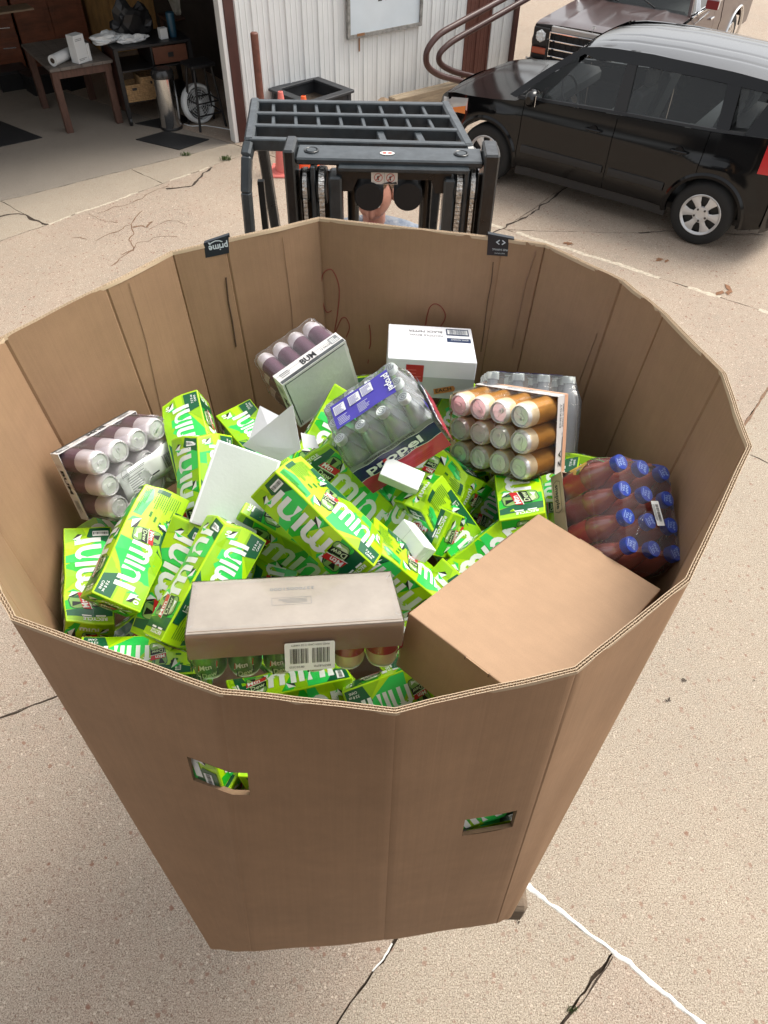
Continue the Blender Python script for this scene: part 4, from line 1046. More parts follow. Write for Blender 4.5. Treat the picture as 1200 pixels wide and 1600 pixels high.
# ------------------------------------------------------------------ bottles
CLR = film('clear_bottle', (.80,.83,.86), haze=.38, rough=.05, bump=.08, bscale=30, ior=1.35)
TEA = mat('red_brown_drink', (.32,.075,.055), .08, coat=.9, spec=.6); TEA2 = mat('amber_drink', (.20,.07,.035), .08, coat=.9)
BLUC = mat('blue_cap', (.018,.050,.33), .35, coat=.2); BLUT = mat('blue_cap_print', (.25,.36,.65), .5); WCAP = mat('white_cap', (.72,.77,.74), .35); GREYR = mat('grey_ring', (.10,.12,.12), .5)
NAVY = mat('navy_film_print', (.012,.012,.085), .25, coat=.4); PINK = mat('pink_film_print', (.55,.045,.085), .25, coat=.4, var=.2, vscale=12); INDI = mat('indigo_film_print', (.045,.03,.36), .3, coat=.3, var=.15, vscale=14)
YEL = mat('yellow_fruit', (.88,.62,.10), .4); REDF = mat('red_fruit', (.48,.04,.03), .4); LEAFG = mat('leaf_print', (.08,.25,.04), .4); GREYB = mat('grey_film_band', (.20,.22,.21), .3, coat=.4)
def bottle(r, h, capr, caph, m_body, m_cap, label_m=None, lz=(.2,.5), shoulder=.62):
    mb = MB(); nk = capr*.82
    pr = [(r*.6,0),(r*.93,.004),(r,.012),(r*.985,h*.12),(r*.985,h*lz[0]),(r*.985,h*lz[1]),(r,h*shoulder-.006),(r*.97,h*shoulder),(r*.80,h*(shoulder+.12)),(nk*1.15,h-caph-.008),(nk,h-caph),(nk,h-.004)]
    mb.lathe(pr, m_body, 22)
    if label_m: mb.lathe([(r*1.003,h*lz[0]),(r*1.003,h*lz[1])], label_m, 22)
    return mb
def cap_mesh(capr, caph, m, ribs=28, print_=None, ring=None):
    mb = MB(); n = ribs*2; vs = []
    for z in (0, caph*.82):
        for k in range(n): a = 2*math.pi*k/n; q = capr*(1.0 if k % 2 else .95); vs.append((q*math.cos(a), q*math.sin(a), z))
    for k in range(n): a = 2*math.pi*k/n; vs.append((capr*.93*math.cos(a), capr*.93*math.sin(a), caph))
    mb.add(vs, [[i*n+k, i*n+(k+1)%n, (i+1)*n+(k+1)%n, (i+1)*n+k] for i in (0,1) for k in range(n)]+[[2*n+k for k in range(n)]], m, True)
    f = Face(mb, (0,0,caph+.0002), (1,0,0), (0,1,0), .0003)
    if ring:
        for rad, wd, a0, a1 in ((.62,.10,20,160),(.62,.10,200,340),(.26,.10,0,330)):
            f.stroke(arc(0,0,capr*rad,a0,a1,14), capr*wd, ring, 1)
    if print_:
        f.text('SNAP', -capr*.55, capr*.12, capr*.55, print_, 1, width=capr*1.1, bold=.02); f.text('TEA', -capr*.45, -capr*.38, capr*.5, print_, 1, width=capr*.9, bold=.02); f.rect(-capr*.5, -capr*.62, capr, capr*.1, print_, 1)
    return mb
def bottle_tray(M, L, W, nx, ny, bm, cm, capz, label, filmm, hbot, r, extra=None, tray=None, labels=None):
    root = empty('bottle_pack', M); tag(root, label, 'bottle pack', 'shrink wrapped drink trays in the big box'); px, py = L/nx, W/ny
    b_, c_ = bm.mesh('bottle_mesh'), cm.mesh('cap_mesh')
    for i in range(nx):
        for j in range(ny):
            T = Matrix.Translation(((i-(nx-1)/2)*px, (j-(ny-1)/2)*py, .001)); a = random.Random(i*7+j).uniform(-.5,.5)
            b = inst(b_, 'bottle', root, T @ Matrix.Rotation(a, 4, 'Z')); inst(c_, 'cap', b, Matrix.Translation((0,0,capz)))
            if labels: labels(b, i, j)
    if tray: tray(root, L, W)
    f = MB(); wrap(f, scallop(nx, ny, px, py, min(px, py)/2, .0022), -.001, hbot*.66, filmm, top=False, fil=.003, nsteps=6)
    # film drawn from the shoulders over the caps
    ol = scallop(nx, ny, px, py, min(px, py)/2, .0022); cx = (nx-1)/2*px+.012; 
    sx = ((nx-1)/2*px+r*.50)/max(x for x,_ in ol); sy = ((ny-1)/2*py+r*.50)/max(y for _,y in ol); rings = []
    for k in range(8):
        t = k/7; q = t*t*(3-2*t)*.9+t*.1; rings.append([(x*(1+(sx-1)*q), y*(1+(sy-1)*q), hbot*.66+(hbot+.003-hbot*.66)*t) for x, y in ol])
    for s in (.9,.75,.55,.3,.1): rings.append([(x*sx*s, y*sy*s, hbot+.003-.0035*abs(math.sin(x*3.14/px))*(1 if s < .9 else .4)) for x, y in ol])
    rings = [[(x+noise.noise(Vector((x,y,z))*30)*.0015, y+noise.noise(Vector((y,x,z))*30)*.0015, z+noise.noise(Vector((z,y,x))*26)*.0012) for x, y, z in rg] for rg in rings]
    f.loft(rings, filmm, True, True, cap=False); f.build('shrink_film', root, sharp=80)
    if extra: extra(root, L, W, hbot)
    return root
# clear sports water, tilted, caps towards us
FILM2 = film('thin_clear_film', (.97,.98,.99), haze=.05, rough=.08, bump=.4, bscale=14, stretch=(1,1,.5))
def propel_print(root, L, W, h):
    y = -W/2-.0042; mb = MB(); f = Face(mb, (-L/2+.004, y, 0), (1,0,0), (0,0,1), .0004); Lw = L-.008
    def wave(z, k=0): return [(Lw*t/16, z+.0025*math.sin(t*1.3+k)) for t in range(17)]
    f.poly([(Lw*t/16, .002) for t in range(17)]+wave(h*.30)[::-1], PINK, 1)
    f.poly(wave(h*.30)+wave(h*.53, .6)[::-1], NAVY, 2); f.stroke(wave(h*.30), .0018, WHT, 3); f.stroke(wave(h*.53,.6), .0012, WHT, 3)
    f.poly(wave(h*.53,.6)+wave(h*.61,.9)[::-1], GREYB, 1)
    f.text('propel', Lw*.12, h*.355, h*.185, WHT, 4, width=Lw*.68, bold=.03); f.text('WATER', Lw*.42, h*.315, h*.035, WHT, 4, width=Lw*.3)
    f.text('GATORADE ELECTROLYTES', Lw*.16, h*.548, h*.052, DKI, 4, width=Lw*.62, bold=.02); f.text('STRAWBERRY', Lw*.30, h*.235, h*.04, REDP, 4, width=Lw*.4); f.stroke([(Lw*.25,h*.27),(Lw*.9,h*.275)], .0008, REDP, 4)
    f.lines(Lw*.35, h*.06, Lw*.5, h*.14, 4, REDP, 3, 5, .3); f.rrect(Lw*.325, h*.36, .012, .018, .004, REDP, 5)
    o = mb.build('printed_film', root)
    mb = MB(); x = L/2+.0042; f = Face(mb, (x, -W/2+.006, 0), (0,1,0), (0,0,1), .0004); w2 = W-.012
    f.poly([(0,.002),(w2,.002),(w2,h*.30),(w2*.5,h*.31),(0,h*.30)], PINK, 1); f.poly([(0,h*.30),(w2,h*.30),(w2,h*.53),(0,h*.53)], NAVY, 2); f.text('propel', w2*.05, h*.36, h*.18, WHT, 3, width=w2*.8, bold=.03)
    f.rrect(.004, h*.66, .024, .030, .003, INDI, 1); mb.build('printed_film', root)
    # printed top panel lying over the caps
    mb = MB(); zt = h+.007; f = Face(mb, (-L*.32, -.012, zt), (1,0,0), (0,1,0), .0004); f = Face(mb, (-L*.36, -W*.22, zt), (1,0,0), (0,1,0), .0004)
    pw, ph = L*.70, W*.50
    vs = []; fs = []
    for i in range(9):
        for j in range(5): vs.append((-L*.36+pw*i/8, -W*.20+ph*j/4, zt-.0014+.0010*math.sin(i*1.4+j)))
    fs = [(i*5+j,(i+1)*5+j,(i+1)*5+j+1,i*5+j+1) for i in range(8) for j in range(4)]
    mb.add(vs, fs, INDI, True); f.o = Vector((-L*.36, -W*.20, zt))
    for i, (a, b) in enumerate(((.04,.50),(.30,.52),(.52,.56))): f.rect(pw*a, ph*b, pw*.19, ph*.36, PAPER, 2); f.lines(pw*(a+.01), ph*(b+.02), pw*.16, ph*.32, 7, INDI, 3, i, .4)
    f.text('propel', pw*.92, ph*.86, ph*.30, WHT, 3, width=ph*.72, bold=.02, rot=R_(-90)); f.lines(pw*.06, ph*.08, pw*.22, ph*.34, 6, WHT, 2, 12, .22); f.lines(pw*.40, ph*.08, pw*.2, ph*.36, 7, WHT, 2, 14, .22)
    mb.build('printed_panel', root)
T6 = MP(PO['T6'], .90) @ Matrix.Rotation(R_(-12), 4, 'X')
pb = bottle(.0315, .198, .0165, .017, CLR, WCAP, None, (.2,.5), .56); pc = cap_mesh(.0165, .017, WCAP, 26, None, GREYR)
bottle_tray(ztrans(T6, -.1025), .2646, .1963, 4, 3, pb, pc, .188, 'tilted pack of clear water bottles with white caps and a navy and pink band', FILM2, .205, .033, propel_print)
def propel_print2(root, L, W, h):
    propel_print(root, L, W, h)
c7 = at_t(818, 650, 2.03); rx7 = (CR @ Vector((1,-.06,0))).normalized(); rz7 = (CR @ Vector((.04,1,0.10))).normalized(); rz7 = (rz7-rx7*rz7.dot(rx7)).normalized(); ry7 = rz7.cross(rx7)
M7 = Matrix((-rx7, -ry7, rz7)).transposed().to_4x4(); M7.translation = c7-rz7*.10
bottle_tray(M7, .27, .20, 4, 3, pb, pc, .188, 'upright shrink wrapped pack of clear water bottles half hidden behind the gold cans', FILM2, .205, .033, propel_print2)
# blue capped tea bottles
TEAM = mat('plum_brown_drink', (.15,.045,.050), .08, coat=.9, spec=.6)
sb = bottle(.0325, .188, .019, .019, TEA, BLUC, None, (.10,.52), .60); scp = cap_mesh(.0195, .019, BLUC, 30, BLUT)
KR2 = mat('tan_tray_board', (.42,.32,.22), .6, var=.08, vscale=14)
def tea_label(b, i, j):
    if j: return
    mb = MB(); R = .0332
    def patch(z0, z1, a0, a1, m, k, n=8):
        vs = [((R+k*.0002)*math.cos(a0+(a1-a0)*t/n), (R+k*.0002)*math.sin(a0+(a1-a0)*t/n), z) for z in (z0, z1) for t in range(n+1)]
        mb.add(vs, [[t, t+1, n+1+t+1, n+1+t] for t in range(n)], m, True)
    def disc(z, a, rz, m, k):
        n = 10; us = [-rz*math.cos(math.pi*q/n) for q in range(n+1)]; rr_ = R+k*.0003
        vs = [(rr_*math.cos(a+u/R), rr_*math.sin(a+u/R), z+sg*math.sqrt(max(0, rz*rz-u*u))) for sg in (-1,1) for u in us]
        mb.add(vs, [[t, t+1, n+1+t+1, n+1+t] for t in range(n)], m, True)
    patch(.02, .10, -math.pi, 0, REDF if i % 2 == 0 else mat('plum_label', (.25,.03,.05), .4), 0, 16)
    a = -1.05 - b.matrix_local.to_euler().z
    disc(.092, a-.15, .021, YEL, 2); disc(.060, a-.55, .017, mat('orange_fruit', (.70,.20,.03), .4) if i % 2 else YEL, 2); disc(.092, a-.10, .009, LBLU, 3); disc(.045, a+.5, .010, REDP, 3); disc(.095, a+.35, .007, LEAFG, 3)
    mb.build('bottle_label', b)
def tea_tray(root, L, W):
    t = MB(); tray_box(t, L+.004, W+.004, .042, .0018, KR2, KR2)
    f = Face(t, (-L/2, -W/2-.0023, 0), (1,0,0), (0,0,1), .0003); 
    f.text('snapple', L*.10, .014, .018, DKI, 2, width=L*.24, bold=.02); f.stroke([(L*.08,.008),(L*.36,.008),(L*.38,.020),(L*.36,.032),(L*.08,.032),(L*.06,.020),(L*.08,.008)], .0012, DKI, 2)
    f.lines(L*.55, .010, L*.25, .02, 3, INK2, 2, 2, .3); t.build('tray', root)
def tea_extra(root, L, W, h):
    mb = MB(); a = R_(10); f = Face(mb, (L*.02, W*.10, h+.0065), (math.cos(a), math.sin(a), 0), (-math.sin(a), math.cos(a), 0), .0004)
    f.rrect(-.022, -.012, .060, .024, .002, PAPER, 1); f.barcode(-.014, -.002, .042, .009, DKI, 2, 21); f.lines(-.014, -.010, .04, .007, 2, INK2, 2, 2, .5); mb.build('barcode_label', root)
T4 = MP(PO['T4'])
bottle_tray(ztrans(T4, -.102), .2665, .1993, 4, 3, sb, scp, .186, 'wrapped tray of red tea bottles with blue caps leaning on the right wall', FILMH, .204, .033, tea_extra, tea_tray, tea_label)

# ------------------------------------------------------------------ plain cartons
KBX = kraft('kraft_carton', (.385,.245,.147), .3); WBX = mat('white_carton', (.74,.75,.78), .5, var=.04, vscale=6, bump=.05, bscale=60); WSM = mat('small_white_carton', (.76,.80,.78), .45, bump=.04, bscale=50)
def uvbox(name, M, d, m, label, cat, seam=None, art=None, parent=None):
    mb = MB(); x, y, z = [k/2 for k in d]
    for ax, (u_, v_) in (((1,0,0), (1,2)), ((0,1,0), (0,2)), ((0,0,1), (0,1))):
        pass
    F = [((-x,-y,z),(1,0,0),(0,1,0),d[0],d[1]),((x,-y,-z),(-1,0,0),(0,1,0),d[0],d[1]),((x,-y,-z),(0,1,0),(0,0,1),d[1],d[2]),((-x,y,-z),(0,-1,0),(0,0,1),d[1],d[2]),((x,y,-z),(-1,0,0),(0,0,1),d[0],d[2]),((-x,-y,-z),(1,0,0),(0,0,1),d[0],d[2])]
    vmap = {}; vs = []; fs = []; uv = {}
    def vi(p):
        k = tuple(round(q, 6) for q in p)
        if k not in vmap: vmap[k] = len(vs); vs.append(tuple(p))
        return vmap[k]
    for fi, (o, a, b, l1, l2) in enumerate(F):
        o, a, b = Vector(o), Vector(a), Vector(b); fs.append([vi(o), vi(o+a*l1), vi(o+a*l1+b*l2), vi(o+b*l2)]); uv[fi] = [(fi+0,0),(fi+l1,0),(fi+l1,l2),(fi,l2)]
    mb.v = vs; mb.f = fs; mb.m = [mb.mi(m)]*6; mb.sm = [False]*6; mb.uv = uv
    if art:
        root = empty(name, M); o = mb.build('box_body', root); bevel(o, .0025, 2); p = MB(); art(p, x, y, z); 
        if p.v: tag(p.build('print', root), kind='stuff')
        tag(root, label, cat)
    else:
        o = mb.build(name, mtx=M); bevel(o, .0015, 2); tag(o, label, cat)
    return o
SEAM = mat('carton_seam', (.15,.095,.06), .8)
def big_art(p, x, y, z):
    # locking tabs: small flaps standing a little proud at the lid edge
    for sx, yy in ((-.55, 1), (.30, -1)):
        pass
    p.box((-x-.0004, -y*.05, z-.0035), (.0022, .052, .007), KBX); p.box((-x-.0004, -y*.05-.027, z-.0035), (.0026, .0015, .008), SEAM); p.box((-x-.0004, -y*.05+.027, z-.0035), (.0026, .0015, .008), SEAM)
    p.box((x*.35, y+.0003, z-.003), (.09, .0020, .006), SEAM); p.box((x+.0004, y*.1, z-.0035), (.0022, .06, .007), KBX); p.box((x+.0004, y*.1-.031, z-.0035), (.0026,.0015,.008), SEAM)
uvbox('cardboard_carton', MP(PO['B1']), (.478,.318,.16), KBX, 'big plain brown carton lying on the right front of the heap', 'carton', art=big_art)
NAVB = mat('navy_sticker', (.02,.04,.10), .4); REDS = mat('red_sticker', (.42,.015,.02), .4); ORS = mat('orange_sticker', (.50,.20,.05), .5); SILT = mat('worn_clear_tape', (.42,.45,.44), .25, coat=.5, bump=.3, bscale=20)
def nood(p, x, y, z):
    f = Face(p, (x, y, z), (-1,0,0), (0,-1,0), .0005); X, Y = 2*x, 2*y
    f.text('BLACK PEPPER', X*.36, Y*.15, .020, DKI, 1, width=X*.40); f.text('NOODLE BOWL', X*.36, Y*.28-.002, .018, DKI, 1, width=X*.40)
    f.rect(X*.04, Y*.06, X*.27, Y*.20, NAVB, 1); f.rect(X*.055, Y*.09, X*.24, Y*.14, PAPER, 2); f.barcode(X*.07, Y*.09, X*.21, Y*.14, NAVB, 3, 4)
    f.rect(X*.03, Y*.34, X*.28, Y*.12, NAVB, 1); f.text('BOWL NOODLE', X*.06, Y*.37, .013, PAPER, 2, width=X*.20)
    f.stroke(arc(X*.52, Y*.52, .008, 20, 300, 10), .001, LBLU, 1)
    g_ = Face(p, (-x, -y, -z), (1,0,0), (0,0,1), .0005); Z = 2*z
    g_.rect(0, 0, X*.998, Z*.55, SILT, 1); g_.rect(X*.21, Z*.42, X*.20, Z*.44, REDS, 2); g_.lines(X*.22, Z*.46, X*.17, Z*.34, 4, mat('pale_red_print', (.6,.12,.12), .4), 3, 2, .25)
    c, s = math.cos(.25), math.sin(.25); g_.poly([(X*.56+a*c-b*s, Z*.10+a*s+b*c) for a, b in ((0,0),(.058,0),(.062,.009),(.058,.018),(0,.018))], ORS, 3); g_.text('EACH', X*.56+.004, Z*.10+.006, .016, DKI, 4, width=.046, rot=.25, bold=.02)
uvbox('white_carton', MP(PO['B2'], .975), (.2518,.2238,.1195), WBX, 'white carton with handwriting, barcode and red sticker standing against the back wall', 'carton', art=nood)
def sm_art(p, x, y, z): p.box((x*-.25, 0, z+.0001), (.0008, 2*y, .0003), mat('fold_line', (.45,.48,.47), .6)); p.box((x+.0001, 0, z*.1), (.0003, 2*y*.9, .0006), mat('fold_line'))
uvbox('small_white_carton', MP(PO['B3']), (.0997,.0521,.04), WSM, 'small blank white carton just below the clear bottle pack', 'small carton', art=sm_art)
uvbox('small_white_carton', MP(PO['B4']), (.0984,.0538,.0482), WSM, 'small blank white carton lower down on the green cartons, nearer the plain brown carton', 'small carton', art=sm_art)
GRYB = mat('pale_grey_board', (.55,.60,.56), .28, var=.05, vscale=9, bump=.06, bscale=120, coat=.3)
def flat_art(p, x, y, z):
    f = Face(p, (-x, -y, z), (1,0,0), (0,1,0), .0004); f.rect(.004, .006, 2*x-.008, 2*y-.012, GRYB, 1)
Mf = camframe(368,768,1.66,-109,0,0)
uvbox('flat_carton', Mf, (.195,.148,.022), WBX, 'flat pale grey carton lying face up in the left middle of the heap', 'carton', art=flat_art)
# folded white card with a small barcode sticker
def sheet(pxs, name, label, th=.0012, bc=None, cat='card'):
    P = [at_t(*p) for p in pxs]; c = sum(P, Vector())/len(P); M = Matrix.Translation(c); mb = MB(); Q = [p-c for p in P]
    n = (Q[1]-Q[0]).cross(Q[2]-Q[0]).normalized()
    if n.dot(CC-c) < 0: n = -n; Q = Q[::-1]
    k = len(Q); mb.add(Q+[q-n*th for q in Q], [list(range(k)), [k+i for i in range(k)][::-1]]+[[i, k+i, k+(i+1)%k, (i+1)%k] for i in range(k)], WBX)
    if bc:
        o = at_t(*bc[0])-c; x = (at_t(*bc[1])-c)-o; x -= n*x.dot(n); o -= n*(o.dot(n)-Q[0].dot(n)); y = n.cross(x.normalized()); f = Face(mb, o, x, y, .0006)
        f.rect(-.003, -.018, x.length+.006, .036, PAPER, 1); f.barcode(0, .004, x.length, .010, DKI, 2, 5); f.lines(0, -.014, x.length, .015, 3, INK2, 2, 3, .3)
    o = mb.build(name, mtx=M); tag(o, label, cat); return o
sheet([(378,696,1.73),(457,632,1.66),(470,702,1.70),(437,722,1.73)], 'white_card', 'folded white card with a small barcode sticker standing above the flat grey carton', bc=((410,708,1.70),(434,687,1.70)))
sheet([(388,690,1.76),(406,634,1.75),(437,650,1.74),(420,668,1.74)], 'white_card', 'blank white flap behind the card with the barcode sticker')
sheet([(470,676,1.84),(492,681,1.84),(498,700,1.83),(474,700,1.83)], 'plastic_scrap', 'torn scrap of clear plastic below the silver can tray', cat='plastic scrap')
# ------------------------------------------------------------------ unseen dark hut added behind the camera to shade the box front
blocker = empty('shade_blocker', loc=(0,-.75,0)); tag(blocker, 'tall dark hut shape added out of view to shade the front of the big box', 'building')
BLOCKM = mat('shade_blocker_dark', (.07,.065,.06), .6, var=.2, vscale=1)
for k in range(4): mb = MB(); mb.box((-.99+k*.66, -.1, 2.9), (.64,.16,5.8), BLOCKM); mb.build('blocker_panel', blocker)
for s in (-1,1): mb = MB(); mb.box((s*1.30, -1.1, 2.9), (.08,2.1,5.8), BLOCKM); mb.build('blocker_side', blocker)
mb = MB(); mb.box((0, -1.0, 5.87), (2.9,2.5,.12), BLOCKM); mb.build('roof', blocker)  # cover of the added light blocker, never in view

# ------------------------------------------------------------------ garage building; local frame: x along the wall, y into the building
J = at_z(372, 222, 0); WA = R_(38)
BMX = Matrix.Translation(J) @ Matrix.Rotation(WA, 4, 'Z'); BI = BMX.inverted()
WN = Vector((-math.sin(WA), math.cos(WA), 0))
def bw(px, py, off=0.0):
    """point of the wall plane (pushed off metres outward) in building coordinates"""
    return BI @ on_plane(px, py, J-WN*off, WN)
def bz(px, py, z): return BI @ at_z(px, py, z)
WSID = mat('white_ribbed_steel', (.70,.71,.70), .42, var=.05, vscale=2.5, bump=.03, coord='World'); BRN = mat('brown_painted_steel', (.075,.030,.024), .45, var=.2, vscale=6)
BSID = mat('brown_ribbed_steel', (.13,.050,.036), .45, var=.15, vscale=5, coord='World'); WTR = mat('white_trim', (.72,.72,.70), .4); RUST = mat('rust_stain', (.25,.12,.05), .8)
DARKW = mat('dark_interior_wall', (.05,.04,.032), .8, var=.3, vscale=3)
bld = empty('garage_building', BMX); tag(bld, 'white ribbed steel garage building with brown trim and an open bay on the left', 'building')
def siding(x0, x1, z0, z1, m, name='siding_panel', y=0.0):
    prof = []; x = x0; n = 0
    while x < x1-1e-6:
        if n % 3 == 0: seg = [(0,0),(.006,-.014),(.020,-.014),(.026,0)]
        else: seg = [(0,0),(.005,-.004),(.014,-.004),(.019,0)]
        for dx, dy in seg:
            if x+dx <= x1: prof.append((x+dx, y+dy))
        x += .077; n += 1
    prof.append((x1, y)); mb = MB(); k = len(prof)
    mb.add([(a,b,z0) for a, b in prof]+[(a,b,z1) for a, b in prof], [[i, i+1, k+i+1, k+i] for i in range(k-1)], m); return mb.build(name, bld)
XB0, XB1 = bw(722,100).x, bw(762,90).x; XE = bw(792,110).x
k = 0; x = .14
while x < XB0-.01: x1 = min(x+.924, XB0); siding(x, x1, .06, 3.6, WSID); x = x1
siding(XB0, XB1, .06, 3.6, BSID); siding(XB1, XE, .06, 3.6, WSID)
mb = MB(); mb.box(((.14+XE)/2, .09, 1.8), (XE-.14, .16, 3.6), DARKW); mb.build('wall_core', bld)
mb = MB(); mb.box((XE+.03, .05, 1.8), (.08, .20, 3.6), BRN, ch=.004); mb.build('corner_trim', bld)
mb = MB(); mb.box((.075, .05, 1.8), (.13, .16, 3.6), BRN, ch=.004); mb.build('door_jamb', bld)
mb = MB(); mb.box((-.020, .04, 1.8), (.055, .12, 3.6), WTR, ch=.004); mb.build('door_jamb_trim', bld)
mb = MB(); mb.box((.170, -.0205, 1.8), (.028, .012, 3.6), WTR, ch=.003); mb.build('downspout', bld)
mb = MB(); mb.box((-5, .1, 3.2), (9.94, .2, .8), WSID); mb.build('door_header', bld)
mb = MB(); mb.box((XE/2-4, 4.4, 3.68), (XE+10.6, 9.2, .12), mat('roof_steel', (.35,.34,.33), .6)); mb.build('roof', bld)
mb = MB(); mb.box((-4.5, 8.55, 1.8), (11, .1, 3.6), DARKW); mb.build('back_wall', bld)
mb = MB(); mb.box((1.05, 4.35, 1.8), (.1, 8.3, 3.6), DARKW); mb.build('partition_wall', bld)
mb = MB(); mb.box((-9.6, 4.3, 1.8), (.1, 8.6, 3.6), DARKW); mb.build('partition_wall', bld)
# rust streaks under the sign are marks with their own shape
s0, s1 = bw(540,58), bw(655,41)
SX0, SX1, SZ0 = s0.x, s1.x, (s0.z+s1.z)/2
sg = empty('wall_sign', BMX); tag(sg, 'framed white notice board on the ribbed wall with rust at its lower corner', 'sign')
mb = MB(); mb.box(((SX0+SX1)/2, -.035, SZ0+.55), (SX1-SX0-.06, .012, 1.06), mat('sign_face', (.60,.66,.70), .25, coat=.4, var=.05, vscale=3)); mb.build('board', sg)
FRM = mat('weathered_frame', (.30,.29,.27), .6, var=.5, vscale=14, metal=.3)
mb = MB(); mb.box(((SX0+SX1)/2, -.04, SZ0+.02), (SX1-SX0, .04, .045), FRM); mb.build('frame', sg)
for xx in (SX0+.02, SX1-.02): mb = MB(); mb.box((xx, -.0402, SZ0+.585), (.04, .0395, 1.08), FRM); mb.build('frame', sg)
mb = MB(); f = Face(mb, ((SX0+SX1)/2-.13, -.042, SZ0+.36), (1,0,0), (0,0,1), .001); f.text('2407', 0, 0, .16, DKI, 1); mb.build('board_lettering', sg)
mb = MB(); mb.box((SX0+.20, -.0625, SZ0+.035), (.12, .004, .03), RUST); mb.box((SX0+.205, -.0160, SZ0-.09), (.022, .002, .16), RUST); mb.build('rust_streak', sg)
# wooden beam at the wall foot, brown guard rails of bent pipe
a, b = bz(604,176,0), bz(740,152,0); c, d = bz(640,152,.20), bz(725,130,.20)
WB = mat('weathered_timber', (.36,.28,.19), .8, var=.35, vscale=9, bump=.5, bscale=30, stretch=(.4,3,3))
mb = MB(); p, q = Vector((a.x+.05, -.28, .10)), Vector((bz(742,150,0).x, -.28, .10)); mb.bar(p, q, .16, .19, WB, ch=.012); o = mb.build('timber_beam', mtx=BMX); tag(o, 'weathered grey timber beam lying along the foot of the white wall', 'beam')
CBD = mat('flattened_cardboard', (.34,.24,.155), .7, var=.15, vscale=6)
mb = MB(); P = [bz(560,155,.05), bz(600,153,.12), bz(640,168,.02), bz(615,185,.0), bz(585,170,.03)]; n_ = len(P); mb.add([(p.x,p.y,p.z+.01) for p in P]+[(p.x,p.y,p.z) for p in P], [list(range(n_)), [n_+i for i in range(n_)][::-1]]+[[i,n_+i,n_+(i+1)%n_,(i+1)%n_] for i in range(n_)], CBD); tag(mb.build('flattened_carton', mtx=BMX), 'flattened brown cardboard lying by the wall next to the timber beam', 'cardboard')
PIPE = mat('brown_pipe_paint', (.065,.026,.021), .4, var=.15, vscale=12, coat=.1)
def rail(pts, off, r, label):
    P = [bw(px, py, off) for px, py in pts]; Q = []
    for i in range(len(P)):
        if 0 < i < len(P)-1:
            a, b, c = P[i-1], P[i], P[i+1]; l1 = min(.14, (a-b).length*.45); l2 = min(.14, (c-b).length*.45); s = b+(a-b).normalized()*l1; e = b+(c-b).normalized()*l2
            for t in (0,.2,.4,.6,.8,1): Q.append((s*(1-t)**2+b*2*t*(1-t)+e*t*t))
        else: Q.append(P[i])
    mb = MB(); mb.tube(Q, r, PIPE, n=12); o = mb.build('guard_rail', mtx=BMX); tag(o, label, 'rail'); return o
rail([(860,-42),(684,54),(665,80),(666,104),(686,118),(768,139)], .55, .040, 'outer bent brown pipe rail standing in front of the white wall')
rail([(862,-24),(704,66),(685,84),(686,100),(708,112),(778,129)], .35, .040, 'inner bent brown pipe rail nearest the white wall')
mb = MB(); p = bz(406,225,0); t_ = at_z(397,52,0); 
pp = BI @ on_plane(397, 52, J+WN*-.35, WN); mb.lathe([(.045,0),(.045,pp.z),(.035,pp.z+.01),(.0001,pp.z+.012)], mat('rusty_brown_pipe', (.16,.06,.04), .55, var=.4, vscale=12), 16, xf=Matrix.Translation((pp.x, -.35, 0))); tag(mb.build('bollard', mtx=BMX), 'thin rusty brown pipe bollard by the white wall', 'bollard')
# black square planter, traffic cones
BP = mat('black_planter', (.028,.030,.034), .55, var=.3, vscale=10)
pc = [bz(424,137,.55), bz(483,126,.55), bz(547,141,.55), bz(492,154,.55)]
c0 = sum(pc, Vector())/4; pm = BMX @ Matrix.Translation((c0.x, c0.y, 0)) @ Matrix.Rotation(R_(8), 4, 'Z')
pl = empty('square_planter', pm); tag(pl, 'black square planter box against the white wall', 'planter'); S = .70
mb = MB()
for i in range(4):
    mb2 = MB(); Rz = Matrix.Rotation(i*math.pi/2, 4, 'Z'); mb2.box((0, -S/2+.02, .26), (S-.085, .03, .50), BP, xf=Rz); mb2.box((0, -S/2+.010, .26), (S*.62, .012, .34), BP, xf=Rz, ch=.003); mb2.build('side_board', pl)
    mb2 = MB(); mb2.box((0, -S/2+.015, .535), (S+.06, .11, .03), BP, xf=Rz @ Matrix.Translation((0,0,.0003*i)), ch=.004); mb2.build('rim_board', pl)
    mb2 = MB(); mb2.box((-S/2+.02, -S/2+.02, .26), (.05, .05, .52), BP, xf=Rz); mb2.build('corner_post', pl)
mb = MB(); mb.box((0,0,.36), (S-.07, S-.07, .04), SOIL); mb.build('soil', pl)
def cone(px, py, zt, m, label):
    q = at_z(px, py, zt); root = empty('traffic_cone', loc=(q.x, q.y, 0)); tag(root, label, 'traffic cone', 'traffic cones by the forklift')
    mb = MB(); mb.lathe([(.17,.0),(.17,.03),(.135,.035),(.028,zt),(.018,zt+.004),(.016,zt-.02)], m, 20); mb.build('cone_body', root)
    mb = MB(); mb.box((0,0,.013), (.38,.38,.026), m, ch=.01); mb.build('base', root)
    mb = MB(); z0 = zt*.45; f_ = lambda z: .135+(.028-.135)*(z-.035)/(zt-.035)+.002; mb.lathe([(f_(z0), z0),(f_(zt*.68), zt*.68)], mat('faded_band', (.75,.45,.38), .5), 20); 
cone(438,143,.88, mat('faded_pink_cone', (.75,.20,.17), .5, var=.1, vscale=8), 'faded pink traffic cone seen through the bars of the forklift roof guard')
cone(474,150,.80, mat('orange_cone', (.80,.13,.035), .45), 'bright orange traffic cone to the right of the faded pink one')

